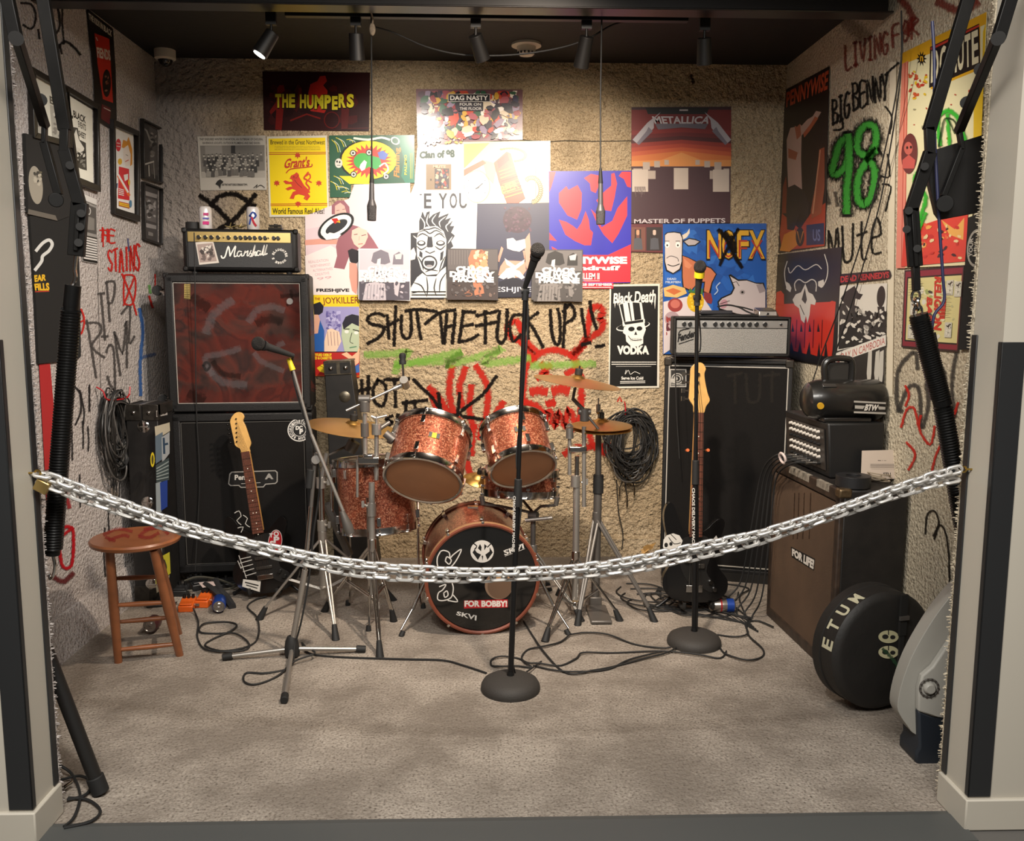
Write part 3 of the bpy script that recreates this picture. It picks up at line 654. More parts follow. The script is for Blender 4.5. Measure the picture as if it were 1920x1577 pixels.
s.P(q4(589, 660, 674, 704), '#a51f1c'); s.R([(588, 660), (674, 660)], 1.6, K); s.TX('TITLED DEBUT', q4(588, 663, 622, 668), '#e0cf2a', .04); s.TX('CD & CASSETTE', q4(588, 669, 622, 674), '#e0cf2a', .04)
s.P([(594, 690), (604, 683), (616, 688), (630, 694), (644, 690), (650, 696), (636, 704), (618, 702), (600, 697)], '#d0b21f'); s.P([(640, 664), (650, 660), (660, 668), (670, 660), (674, 650), (673, 680), (660, 690), (648, 692), (646, 682), (656, 674)], '#d8ab8c'); s.P([(652, 696), (673, 682), (674, 698), (656, 702)], '#3a63a8')
s.P([(589, 703), (674, 705), (674, 708), (590, 705)], '#b8411f'); s.R([(600, 686), (618, 694), (634, 698)], .9, K)
s.out('poster', 'yellow, blue and red comic strip poster beside the painted speaker cabinet', 'poster', group=POS)
# 15 maroon poster with pale blocks
s = back(.0115, .4); s.base([(1184, 201), (1371, 200), (1369, 418), (1183, 419)], '#3c2026')
s.P([(1184, 206), (1371, 206), (1371, 300), (1184, 300)], '#6d1e1d'); s.P([(1210, 202), (1330, 202), (1325, 214), (1215, 214)], '#14100f')
for i, c in enumerate(('#7b2220', '#63191b', '#4a1417', '#8c2c20', '#a23b22', '#b5502a', '#c06a30')): s.P([(1184, 245+i*8), (1278, 241+i*7), (1371, 245+i*8), (1371, 255+i*8), (1184, 255+i*8)], c)
s.P([(1240, 300), (1278, 286), (1315, 300), (1371, 300), (1371, 312), (1184, 312), (1184, 302)], '#c98444')
CW = '#b8aa9e'
for x, y, w in ((1212, 304, 11), (1232, 302, 9), (1250, 300, 7), (1308, 300, 7), (1326, 302, 9), (1346, 304, 11), (1196, 316, 14), (1362, 316, 9), (1222, 320, 12), (1338, 320, 12)):
    s.P(q4(x-w*.6, y, x+w*.6, y+w*1.3), '#a99a8f')
for x, y, w, h in ((1277, 315, 8, 50), (1200, 318, 9, 52), (1352, 318, 9, 52)):
    s.P(q4(max(1185, x-w*1.7), y, min(1370, x+w*1.7), y+h*.8), CW)
for i in range(16): s.R([(1190+i*1.3, 350), (1191+i*1.3, 356+random.random()*14)], .8, '#5a4a4a')
s.TX('METALLICA', [(1222, 218), (1334, 218), (1328, 232), (1228, 232)], '#b7b2b8', .03)
s.P([(1228, 232), (1328, 232), (1322, 242), (1278, 239), (1234, 243)], '#625c68')
s.P([(1239, 210), (1226, 225), (1226, 240), (1198, 272), (1186, 262), (1214, 230)], '#a7a3ab'); s.P([(1321, 210), (1332, 225), (1334, 240), (1360, 272), (1371, 262), (1346, 230)], '#a7a3ab')
s.P([(1212, 246), (1216, 238), (1224, 246), (1198, 272), (1194, 268)], '#716b78'); s.P([(1347, 246), (1343, 238), (1335, 246), (1360, 272), (1364, 268)], '#716b78')
s.TX('MASTER OF PUPPETS', [(1189, 411), (1360, 409), (1360, 418), (1189, 419)], '#b9b0b2', .02); s.P(q4(1274, 205, 1290, 208), '#b9b0b2')
s.out('poster', 'tall maroon album poster with pale blocks under a winged title', 'poster', group=POS)
s = back(.010, .4); s.base([(1182, 420), (1243, 420), (1243, 474), (1182, 472)], '#5a2426')
s.P(q4(1184, 426, 1210, 470), '#6b4034'); s.P(q4(1212, 426, 1241, 470), '#2a201e')
for x, c in ((1196, '#b98a6a'), (1227, '#c0a898')): s.E(x, 436, 4, 5, c); s.P([(x-8, 468), (x-7, 446), (x+7, 446), (x+9, 468)], '#4a4a50'); s.P([(x-6, 448), (x-6, 430), (x-3, 430), (x-3, 446)], '#2a1c18'); s.P([(x+6, 448), (x+6, 430), (x+3, 430), (x+3, 446)], '#2a1c18')
s.out('poster_strip', 'small red strip with two band photographs under the maroon poster', 'poster')
# 16 big blue poster
s = back(.013, .3); s.base([(1243, 420), (1437, 419), (1437, 664), (1243, 664)], '#1d4f9a')
s.blobs(q4(1246, 424, 1434, 590), 60, ['#2358a5', '#1a488f', '#2c62ad'], 16, 9, 2.2)
WC = '#c2b8b4'
s.P([(1246, 440), (1250, 436), (1262, 434), (1276, 436), (1281, 446), (1280, 470), (1280, 490), (1276, 506), (1262, 514), (1249, 508), (1245, 490), (1247, 470)], K); s.P([(1247, 441), (1252, 437), (1264, 436), (1275, 438), (1279, 447), (1278, 490), (1274, 504), (1262, 512), (1251, 506), (1247, 490)], WC)
s.P([(1279, 441), (1288, 436), (1293, 428), (1293, 437), (1288, 445), (1281, 449)], '#cfc3b2'); s.P([(1280, 452), (1292, 446), (1304, 448), (1314, 453), (1304, 461), (1290, 462)], K); s.P([(1283, 453), (1292, 448), (1303, 450), (1311, 453), (1303, 459), (1291, 460)], '#a9a0a0')
for x in (1251, 1271): s.E(x, 459, 4.5, 5.5, '#e0dcd8'); s.E(x, 460, 1.6, 2, K, n=8); s.R([(x-4, 452), (x+4, 452)], 1, K)
s.R([(1250, 484), (1258, 480), (1270, 484), (1272, 490)], 1.4, '#5c5555', sm=3); s.R([(1252, 496), (1262, 499), (1274, 495)], 1.6, K, sm=3)
s.P([(1246, 508), (1262, 516), (1278, 508), (1282, 530), (1276, 536), (1246, 534)], '#2a5fae'); s.TX('DEAD', q4(1251, 521, 1268, 525), '#b9c0cc', .03); s.TX('MILKMEN', q4(1248, 527, 1276, 531), '#b9c0cc', .03)
s.P([(1278, 478), (1290, 482), (1310, 492), (1334, 502), (1344, 514), (1336, 530), (1332, 552), (1318, 548), (1320, 530), (1310, 530), (1296, 546), (1280, 540), (1278, 520)], '#1a1512'); s.P([(1280, 480), (1291, 484), (1310, 494), (1333, 504), (1342, 514), (1334, 530), (1329, 550), (1320, 546), (1322, 528), (1310, 528), (1296, 544), (1282, 538), (1280, 520)], '#b56b4b')
s.P([(1282, 484), (1298, 498), (1292, 504), (1284, 500)], '#c67f5d'); s.R([(1318, 520), (1308, 530)], 1.2, K); s.P([(1320, 548), (1333, 550), (1336, 562), (1334, 570), (1320, 566)], '#7c2f33')
s.P([(1244, 540), (1262, 534), (1284, 540), (1288, 550), (1270, 558), (1246, 556)], '#c9a868'); s.P([(1248, 545), (1262, 540), (1278, 546), (1264, 553)], '#b8653b')
s.P([(1244, 566), (1288, 556), (1320, 560), (1340, 590), (1340, 600), (1244, 664)], '#c7bdbf'); s.E(1266, 572, 14, 13, '#8c3a37'); s.E(1266, 570, 9, 8, '#b5665a'); s.E(1260, 598, 14, 14, '#a08a90'); s.blobs(q4(1248, 588, 1272, 630), 26, ['#8c3a37', '#b5a0a0', '#5c3038'], 4, 2)
s.E(1304, 565, 16, 20, '#c9a11d'); s.blobs(q4(1290, 548, 1318, 584), 40, ['#d9b52e', '#9c7a14', '#e0c54a'], 3, 3, 1); s.P([(1290, 548), (1294, 540), (1300, 546), (1304, 536), (1310, 546), (1318, 540), (1318, 552)], '#3c6a3a')
s.P([(1345, 566), (1352, 558), (1370, 550), (1375, 540), (1366, 516), (1370, 514), (1384, 524), (1400, 524), (1418, 530), (1432, 530), (1436, 545), (1436, 590), (1412, 594), (1380, 590), (1348, 582)], K); s.P([(1348, 567), (1354, 560), (1372, 552), (1378, 540), (1369, 518), (1384, 527), (1400, 526), (1418, 532), (1430, 533), (1435, 546), (1435, 590), (1412, 592), (1382, 588), (1350, 578)], '#b3aaaa')
s.E(1392, 548, 5, 4.4, '#8c8484'); s.E(1392, 548, 2.2, 2.2, K, n=8); s.E(1357, 570, 7, 9, '#a8808a', 20); s.P([(1418, 534), (1430, 532), (1436, 546), (1424, 550)], '#8a8082'); s.R([(1350, 570), (1362, 566), (1368, 564)], 1.2, K); s.R([(1374, 530), (1381, 528), (1386, 536)], 1.2, K)
s.R([(1340, 552), (1346, 545), (1343, 538), (1350, 530)], 2, '#9fb2cc', sm=3)
for t, x0, x1 in (('N', 1326, 1352), ('O', 1354, 1378), ('F', 1382, 1404), ('X', 1404, 1434)):
    s.TX(t, q4(x0-2, 430, x1+2.5, 488), '#150f14', .04); s.TX(t, q4(x0, 432, x1, 485), '#c9992b', .02); s.TX(t, q4(x0+3, 450, x1-3, 483), '#9c3226', -.01)
s.out('poster', 'blue poster of pale farm animals leaning behind the silver fronted amplifier head', 'poster', group=POS)
sp = back(.0215, .6); BK = spray('#15110f', .9)
sp.R([(1348, 432), (1362, 448), (1374, 474), (1390, 500)], 11, BK, sm=4); sp.R([(1384, 430), (1372, 450), (1362, 470), (1350, 496)], 8, BK, sm=4); sp.R([(1360, 440), (1372, 450), (1376, 470)], 16, BK, sm=4)
sp.out('spray_cross', parent=bpy.data.objects[[o.name for o in COL.objects if o.name.startswith('poster')][-1]])
# 17 tall black vodka poster
s = back(.007, .35); s.base([(1143, 534), (1237, 532), (1236, 727), (1141, 728)], '#d6d0c2'); s.P([(1146, 537), (1234, 536), (1232, 724), (1143, 725)], '#12110f')
s.TX('Black Death', [(1151, 550), (1231, 543), (1229, 567), (1150, 569)], WH, .03)
for x, h in ((1153, 12), (1158, 7), (1228, 14), (1222, 6), (1190, 5)): s.P([(x-1.4, 564), (x+1.4, 564), (x, 566+h)], WH)
s.P([(1160, 570), (1182, 565), (1203, 567), (1208, 600), (1168, 606)], WH); s.P([(1162, 571), (1168, 569.5), (1173, 603), (1170, 604)], '#12110f'); s.P([(1177, 568), (1180, 567.5), (1185, 602), (1183, 602)], '#12110f'); s.P([(1186, 567), (1199, 568), (1203, 601), (1190, 602)], '#12110f')
s.E(1187, 612, 32, 8, WH, -9); s.E(1187, 611, 30.5, 6.8, '#12110f', -9); s.P([(1167, 604), (1209, 598), (1209, 606), (1190, 611), (1168, 612)], WH); s.P([(1170, 604), (1206, 599), (1206, 604), (1172, 609)], '#12110f')
s.P([(1170, 613), (1190, 608), (1208, 606), (1211, 618), (1206, 632), (1206, 644), (1196, 650), (1182, 648), (1174, 640), (1173, 628), (1168, 624)], WH)
s.E(1184, 617, 6, 4.4, '#12110f', -6); s.E(1199, 616, 5.4, 4.2, '#12110f', -6); s.P([(1189, 628), (1192, 621), (1195, 628)], '#12110f'); s.R([(1178, 630), (1186, 638), (1204, 637)], 1.3, '#12110f', sm=3)
for i in range(7): s.R([(1183+i*3, 634), (1183+i*3, 640)], .7, '#12110f')
s.TX('VODKA', q4(1157, 648, 1217, 665), WH, .06)
s.lines(q4(1147, 677, 1231, 685), 2, WH, 1.4, 4); s.R([(1155, 687), (1221, 687)], .5, WH); s.R([(1174, 694), (1172, 702), (1178, 694), (1182, 702), (1190, 697), (1200, 701)], .9, WH, sm=3); s.lines([(1163, 714), (1210, 713), (1210, 719), (1163, 720)], 2, WH, 1.2, 6); s.TX('Serve Ice Cold', q4(1165, 706, 1206, 712), WH, .03)
s.out('poster', 'tall black poster with a white skull in a top hat', 'poster', group=POS)

# ---- paint sprayed on the back wall
KS, RS, GS, SM = spray('#15110f', .97), spray('#a8251c', .85), spray('#79ad45', .5), '#2a241d'
g = back(.0022)
KW = 9.2
for pl in ([(720, 592), (708, 588), (696, 590), (689, 600), (698, 608), (716, 612), (719, 622), (708, 634), (690, 644)], [(726, 592), (729, 634)], [(742, 575), (739, 647)], [(722, 614), (746, 600)], [(753, 592), (753, 624), (762, 635), (771, 624), (770, 587)],
           [(761, 583), (784, 580), (818, 584)], [(781, 583), (789, 635)], [(798, 607), (823, 587), (853, 581)], [(825, 587), (831, 643)], [(838, 590), (833, 643)], [(854, 588), (848, 643)], [(835, 614), (853, 609)], [(890, 585), (868, 584)], [(869, 584), (861, 641)], [(866, 612), (886, 608)], [(861, 641), (880, 637), (896, 628)],
           [(933, 583), (894, 592)], [(910, 584), (910, 643)], [(930, 604), (893, 611)], [(937, 584), (932, 631), (940, 643), (949, 628), (951, 581)], [(980, 590), (962, 592), (956, 614), (962, 640), (976, 628)], [(989, 582), (990, 634)], [(1008, 586), (990, 602), (1000, 616), (1018, 650)], [(1032, 582), (1034, 620), (1042, 645), (1050, 638), (1050, 600), (1046, 580)],
           [(1060, 572), (1056, 650)], [(1056, 584), (1068, 571), (1076, 580), (1076, 596), (1060, 606)], [(1090, 580), (1098, 630)], [(1106, 566), (1110, 590), (1118, 616)], [(1092, 646), (1106, 643)], [(1118, 650), (1132, 647)]):
    g.R(pl, KW, KS, sm=4)
for pl in ([(678, 714), (680, 752)], [(691, 706), (690, 748)], [(674, 732), (694, 728)], [(710, 714), (700, 728), (702, 750), (716, 762), (724, 744), (722, 722), (708, 712)], [(722, 712), (766, 710)], [(740, 712), (742, 762)],
           [(776, 712), (790, 726), (812, 748), (830, 776)], [(762, 752), (760, 778)], [(756, 756), (800, 750)], [(776, 752), (782, 778)], [(735, 780), (724, 786), (736, 792), (728, 798)], [(746, 778), (744, 796)], [(930, 706), (905, 740), (862, 776), (905, 786)], [(862, 738), (858, 778)], [(822, 738), (830, 776), (858, 778)]):
    g.R(pl, 9.5, KS, sm=4)
g.out('graffiti_writing', parent=w_back)
g = back(.0016)
SKW = 18
for pl in ([(1000, 672), (1014, 662), (1040, 656), (1066, 664), (1082, 682), (1090, 712), (1090, 745)], [(1000, 672), (986, 690), (982, 720), (982, 752), (1000, 768)],
           [(996, 664), (975, 640), (958, 632), (952, 612), (966, 602), (976, 614), (984, 636), (1004, 658)], [(1072, 664), (1096, 640), (1104, 606), (1110, 578), (1126, 576), (1130, 588), (1124, 596), (1132, 606), (1124, 622), (1104, 636), (1080, 664)],
           [(1016, 684), (1024, 698), (1010, 708)], [(1030, 686), (1018, 698), (1028, 706)], [(982, 752), (1010, 764), (1024, 790), (1022, 804)], [(1022, 790), (1030, 770), (1040, 800), (1048, 772), (1058, 800), (1066, 768), (1078, 792)], [(1090, 745), (1086, 790), (1070, 808)],
           [(1064, 700), (1080, 690)], [(1028, 756), (1036, 754)]):
    g.R(pl, SKW, RS, sm=4)
for c in ((1010, 734, 17, 12), (1051, 732, 15, 14), (1033, 758, 7, 8)):
    g.R([(c[0]-c[2]*.6, c[1]), (c[0], c[1]-2), (c[0]+c[2]*.6, c[1])], c[3]*2, RS)
for pl in ([(806, 728), (826, 750), (846, 790), (842, 830)], [(848, 690), (842, 730), (850, 770), (868, 796)], [(872, 692), (862, 726), (866, 760)], [(894, 688), (912, 720), (914, 760), (908, 800)], [(884, 726), (880, 770), (888, 800)], [(810, 740), (830, 786), (860, 810)], [(942, 756), (930, 780), (946, 780)], [(930, 790), (918, 812)],
           [(860, 800), (872, 850), (880, 886)], [(888, 800), (884, 850)], [(1060, 850), (1080, 840), (1140, 836)], [(1100, 790), (1110, 830), (1134, 850)], [(1010, 800), (1000, 830)], [(936, 780), (908, 790), (900, 820)]):
    g.R(pl, 18, RS, sm=4)
g.R([(1165, 752), (1162, 744), (1158, 752)], 5, RS)
for pl in ([(688, 665), (730, 664), (768, 660), (742, 684), (790, 676), (860, 660)], [(772, 680), (840, 676), (868, 662), (836, 684), (900, 668), (942, 654), (906, 680), (960, 676), (990, 672)], [(1000, 686), (1050, 684), (1112, 682)], [(744, 684), (742, 696)]):
    g.R(pl, 20, GS, sm=4)
g.out('graffiti_skull', parent=w_back)
g = back(.0018)
for pl in ([(376, 368), (396, 382), (420, 404), (438, 424)], [(478, 366), (460, 388), (436, 414), (410, 430)], [(396, 384), (412, 368), (440, 364), (462, 376), (476, 386)]): g.R(pl, 13, KS, sm=4)
g.out('graffiti_cross', parent=w_back)
g = back(.0012, .9); g.R([(980, 262), (1020, 266), (1060, 264), (1110, 265), (1184, 264)], 1.6, SM, sm=3); g.R([(694, 118), (694, 136)], 1, '#7d6c55'); g.R([(1292, 120), (1292, 200)], 1, '#6d5d48')
g.out('wall_seam', parent=w_back)
g = back(.001, .9); g.R([(1296, 142), (1300, 154)], 10, spray('#1c1612', .7)); 
g.out('paint_smudge', parent=w_back)
# ------------------------------------------------------------------ left wall: frames, posters, shirts, paint
def left(lift=.004, rough=.45): return Sheet((XL, 0, 0), (1, 0, 0), lift, rough)
def right(lift=.004, rough=.45): return Sheet((XR, 0, 0), (-1, 0, 0), lift, rough)
def rnd_q(q, s0, t0, s1, t1): return [bil(q, s0, t0), bil(q, s1, t0), bil(q, s1, t1), bil(q, s0, t1)]
GL = 'pictures and posters on the left wall'
def framed(mk, q, bw, label, inner, fcol='#171412', glass=True, bt=None):
    """picture frame with real depth: rails, mat and print"""
    s = mk(.004); pts = [s.p(*x) for x in q]; n = s.n
    c = sum(pts, Vector())/4
    root = thing('picture_frame', label, 'framed picture', tuple(c-n*0+Vector((0, 0, 0))), group=GL)
    mb = MB(); fr = [p.lerp(c, 0) for p in pts]
    ys = [abs(pts[0].y-pts[1].y)]
    for i in range(4):
        a, b = pts[i], pts[(i+1) % 4]; a2 = a+(c-a).normalized()*bw*1.4; b2 = b+(c-b).normalized()*bw*1.4
        lo = [a, b, b2, a2]; mb.hexa([p for p in lo]+[p+n*.022 for p in lo])
    mb.build('frame', mat('frame_black'+fcol.strip('#'), fcol, .35), parent=root, bevel=.002)
    s2 = mk(.008, .3); inner(s2); s2.out('print', parent=root)
    return root
def in1(s):
    q = [(57, 134), (116, 172), (124, 268), (62, 250)]
    s.base(q, '#d6d3c4'); s.P(rnd_q(q, .05, .55, .4, .98), '#9a978e'); s.blobs(rnd_q(q, .08, .6, .38, .95), 14, ['#55524d', '#c9c6bb', '#7a7770'], 5, 2)
    s.TX('BL', rnd_q(q, .58, .22, .85, .36), '#5a574f', .03); s.P(rnd_q(q, .58, .38, .98, .97), '#a5a297'); s.blobs(rnd_q(q, .6, .42, .95, .95), 22, ['#3a3835', '#c9c6bb', '#7a7770'], 5, 3)
    s.P(rnd_q(q, -.0, .05, .02, .9), '#3a4048')
framed(left, [(50, 124), (121, 165), (128, 278), (55, 258)], .028, 'black framed print with a wide white mat, nearest the left pier', in1)
def in2(s):
    q = [(121, 174), (173, 206), (175, 347), (139, 331)]
    s.base(q, '#dcd9ca'); s.TX('BLACK', [(137, 206), (161, 219), (161, 232), (138, 220)], K, .04); s.TX('EVENTS', [(146, 226), (161, 234), (161, 246), (147, 238)], '#2c2a26', .03); s.TX('SHEET', [(147, 244), (161, 251), (161, 262), (148, 255)], '#2c2a26', .03)
    s.P([(134, 216), (137, 217), (137, 223), (134, 221)], K); s.P([(136, 238), (146, 240), (149, 262), (161, 268), (163, 320), (150, 316), (138, 306), (135, 280)], '#3c3a36'); s.P([(139, 252), (143, 242), (148, 262), (158, 278), (154, 292), (146, 284), (140, 278)], '#d6d3c6')
    s.blobs([(138, 275), (160, 282), (161, 316), (140, 306)], 34, ['#c9c6b9', '#1c1a18', '#7a776f'], 4, 5)
framed(left, [(114, 158), (178, 196), (181, 360), (139, 345)], .024, 'black framed white print with heavy black lettering and a dark drawing', in2)
def in3(s):
    q = [(216, 237), (250, 251), (252, 400), (217, 392)]
    s.base(q, '#dddbd6'); s.E(222, 272, 5, 12, '#c02632'); s.R([(219, 268), (225, 269)], 1.2, WH); s.R([(219, 274), (225, 275)], 1.2, WH)
    s.P([(228, 276), (231, 262), (238, 265), (241, 256), (244, 266), (248, 280), (248, 308), (244, 312), (245, 290), (240, 272), (232, 278)], '#cf8a22'); s.P([(231, 278), (240, 274), (244, 290), (243, 310), (236, 312), (231, 298)], '#d9cfc6'); s.R([(236, 290), (240, 292)], 1, K); s.R([(235, 303), (241, 300)], 1.4, '#b3392c')
    s.E(225, 303, 4, 6, '#d0a52a'); s.P([(223, 312), (242, 317), (243, 376), (221, 372)], '#c4242c'); s.R([(222, 330), (242, 366)], 5, '#d6662a'); s.R([(222, 328), (240, 360)], 3.4, '#e0ddda'); s.P([(232, 328), (240, 326), (240, 336), (234, 340)], WH); s.lines([(223, 352), (232, 355), (232, 368), (223, 366)], 4, WH, 1.6, 4)
    s.P([(223, 377), (243, 382), (243, 391), (223, 386)], '#b5552a'); s.lines([(224, 379), (242, 383), (242, 390), (224, 385)], 2, '#dcbc2a', 2, 5); s.E(245, 382, 2.5, 7, '#4a7a9a'); s.P([(217, 345), (221, 343), (220, 352), (217, 356)], '#26406e'); s.E(242, 342, 2, 6, '#d6a52a')
framed(left, [(205, 223), (254, 246), (256, 416), (208, 400)], .026, 'black framed white cartoon print with red and orange panels', in3)
def in4(s):
    q = [(264, 226), (295, 243), (297, 340), (267, 331)]
    s.base(q, '#2a2725'); s.P([(280, 236), (296, 247), (296, 330), (284, 326), (281, 300)], '#4d4946'); s.R([(268, 240), (275, 245), (281, 262), (287, 268)], 3, '#85817c'); s.blobs([(280, 245), (295, 250), (295, 300), (281, 300)], 20, ['#1c1a18', '#6d6964', '#8a8680'], 4, 4); s.R([(272, 308), (288, 303)], 3, '#b5b1aa'); s.R([(279, 310), (280, 330)], 2.4, '#a09c95'); s.R([(288, 306), (290, 334)], 1.6, '#8a8680')
framed(left, [(262, 222), (298, 240), (299, 344), (264, 334)], .008, 'upper of two small dark framed photographs in the left corner', in4)
def in5(s):
    q = [(267, 344), (296, 355), (296, 456), (268, 446)]
    s.base(q, '#3a3737'); s.P([(272, 358), (295, 365), (294, 372), (272, 366)], '#8d8988'); s.P([(272, 370), (294, 376), (293, 418), (273, 412)], '#5d5958'); s.blobs([(273, 372), (293, 378), (292, 416), (274, 410)], 26, ['#8d8988', '#2c2a2a', '#a5a19f'], 4, 4); s.P([(273, 418), (293, 423), (293, 430), (273, 426)], '#8d8988'); s.P([(278, 434), (287, 437), (287, 443), (278, 441)], '#77736f')
framed(left, [(264, 340), (299, 353), (299, 460), (266, 449)], .008, 'lower of two small dark framed photographs in the left corner', in5)
s = left(.006, .3); q = [(163, 15), (212, 54), (217, 130), (219, 224), (204, 240), (178, 224), (176, 150)]; s.base(q, '#1b1513')
s.TX('THE KIDS IN BLACK', [(166, 24), (210, 58), (209, 69), (167, 36)], '#c9c5bd', .03); s.P([(177, 62), (205, 73), (212, 193), (193, 186), (183, 120)], '#b32a1c'); s.TX('FIENDS', [(181, 88), (206, 94), (208, 114), (183, 108)], '#cfc7bb', .04)
s.E(200, 156, 8, 26, '#1f1512'); s.blobs([(195, 140), (205, 142), (205, 176), (196, 174)], 16, ['#6d3a2c', '#120d0b', '#8a5a48'], 3, 4); s.P([(191, 195), (208, 203), (206, 234), (189, 222)], '#5e1519'); s.R([(195, 202), (207, 208)], 1.4, '#c9b9b0'); s.R([(180, 70), (183, 76)], 1.6, '#c9b9b0')
s.out('poster', 'narrow black and red poster pasted high on the left wall', 'poster', group=GL)
s = left(.005, .4); s.base([(142, 356), (181, 374), (182, 495), (155, 490), (148, 400)], '#8d8a86'); s.P([(144, 358), (181, 374), (181, 384), (145, 370)], '#c9c6c1'); s.R([(145, 371), (181, 386)], 1, '#3a3836'); s.P([(150, 378), (180, 390), (181, 440), (158, 434)], '#4c4a48'); s.E(167, 396, 3.5, 7, '#c0bdb8'); s.E(167, 396, 2, 5, '#4c4a48'); s.P([(160, 404), (177, 410), (177, 432), (161, 430)], '#77746f'); s.P([(156, 440), (182, 446), (183, 494), (156, 489)], '#23211f'); s.lines([(158, 442), (181, 448), (182, 490), (158, 486)], 9, '#c9c6c1', 3, 7)
s.out('poster', 'small grey flyer and newsprint sheet below the wide matted frame', 'poster', group=GL)
s = left(.016, .85); s.base([(48, 250), (128, 268), (145, 400), (108, 414), (53, 398)], '#181614', th=.012); s.E(67, 347, 13, 36, '#8d8678', -6); s.blobs([(60, 320), (78, 320), (80, 350), (62, 345)], 14, ['#55503f', '#3a362f', '#a39c8c'], 5, 3); s.P([(53, 392), (104, 404), (108, 414), (52, 401)], '#5d574e')
s.out('shirt', 'black cloth hung on the left wall with a mottled round emblem', 'shirt', group='shirts hung on the side walls')
s = left(.012, .9); s.base([(56, 405), (145, 400), (150, 530), (152, 668), (146, 674), (73, 682), (66, 540)], '#12110f', th=.01)
s.R([(66, 506), (78, 490), (80, 480), (92, 470), (98, 458), (92, 450), (80, 456), (68, 470)], 6, '#c4c4bf', sm=4); s.TX('EAR', [(64, 516), (87, 514), (86, 526), (65, 529)], '#d6a81a', .05); s.TX('FILLS', [(64, 532), (92, 530), (93, 545), (66, 545)], '#d6a81a', .05); s.R([(66, 547), (92, 546)], 1.6, '#b3321c')
s.out('shirt', 'plain black shirt with a white hook shape and yellow lettering', 'shirt', group='shirts hung on the side walls')
g = left(.0018); KL, RL, BL, GYL = spray('#221f1f', .9), spray('#b3261f', .95), spray('#2f5a96', .8), spray('#45413f', .8)
def box_(x0, y0, x1, y1, dy=0): return [(x0, y0), (x1, y0+dy), (x1, y1+dy), (x0, y1)]
g.R([(40, 6), (58, 8), (67, 26), (64, 48), (56, 54), (44, 47)], 6, KL, sm=4); g.R([(100, 0), (110, 20), (112, 50), (102, 68)], 6, KL, sm=4); g.R([(118, 0), (117, 40), (120, 82)], 5, KL, sm=3); g.R([(106, 96), (120, 78), (136, 86), (150, 102)], 7, KL, sm=3); g.R([(72, 56), (74, 72)], 6, KL); g.R([(112, 84), (116, 100)], 6, KL)
g.G_('HE', box_(192, 428, 215, 452, 4), 5, RL); g.G_('T', box_(188, 430, 200, 462, 2), 4, RL)
g.G_('STAiNS', [(202, 468), (262, 458), (262, 508), (204, 508)], 5.5, RL, .3); g.R([(240, 448), (242, 470)], 4, spray('#454a70', .8))
g.R([(232, 516), (252, 518), (254, 546), (248, 570), (234, 568), (232, 540), (234, 518)], 5, RL, sm=4); g.R([(229, 514), (248, 560), (256, 590)], 5, RL); g.R([(252, 520), (232, 572)], 5, RL)
g.G_('R', [(160, 596), (190, 602), (196, 672), (180, 705)], 6.5, GYL); g.G_('I', [(180, 552), (200, 548), (206, 630), (188, 636)], 6.5, GYL); g.G_('P', [(199, 526), (217, 526), (214, 600), (206, 602)], 6.5, GYL)
g.R([(200, 660), (206, 646), (214, 660), (216, 730)], 6.5, GYL, sm=3); g.G_('M', [(212, 624), (240, 600), (238, 690), (226, 704)], 6.5, GYL, jit=.02); g.G_('Z', [(228, 588), (244, 576), (252, 630), (242, 642)], 6, GYL); g.R([(202, 706), (206, 720), (214, 730)], 7, GYL)
g.R([(262, 580), (268, 620), (263, 680), (264, 740)], 9, BL, sm=3); g.R([(266, 670), (290, 664)], 9, spray('#2f5a96', .5)); g.R([(280, 536), (282, 548)], 8, spray('#4f9a3a', .6)); g.R([(291, 515), (291, 545)], 4, RL); g.R([(280, 556), (286, 576)], 6, RL)
g.R([(152, 580), (158, 596), (156, 618), (150, 628)], 5, RL, sm=3); g.R([(149, 605), (158, 600)], 4, RL)
g.R([(136, 722), (150, 736), (152, 770), (142, 796)], 5, KL, sm=3); g.R([(150, 732), (158, 770), (156, 800)], 4.5, KL, sm=3); g.R([(168, 722), (168, 770)], 5, KL)
for x, y0, y1 in ((135, 800, 862), (155, 790, 840), (165, 800, 845), (197, 990, 1080), (205, 930, 1010), (150, 890, 950)): g.R([(x, y0), (x+random.uniform(-3, 3), (y0+y1)/2), (x+1, y1)], 4, KL, sm=3)
g.P([(73, 683), (94, 681), (104, 800), (102, 878), (84, 882)], '#a32a2c'); g.P([(84, 905), (100, 900), (96, 960), (90, 975)], '#8d2528')
g.R([(114, 1000), (122, 988), (136, 992), (138, 1020), (134, 1060), (118, 1062), (112, 1030)], 9, spray('#a3141c', .95), sm=4); g.R([(136, 990), (128, 996), (120, 1002)], 8, spray('#a3141c', .9)); g.R([(104, 1084), (120, 1090), (136, 1076)], 14, spray('#5e1a1c', .8), sm=3); g.R([(120, 918), (130, 950)], 12, spray('#8d2025', .8))
g.out('graffiti_writing', parent=w_left)
g = left(.001, .9); g.R([(183, 500), (186, 620), (190, 760)], 1.3, '#5a5450', sm=3); g.out('wall_seam', parent=w_left)

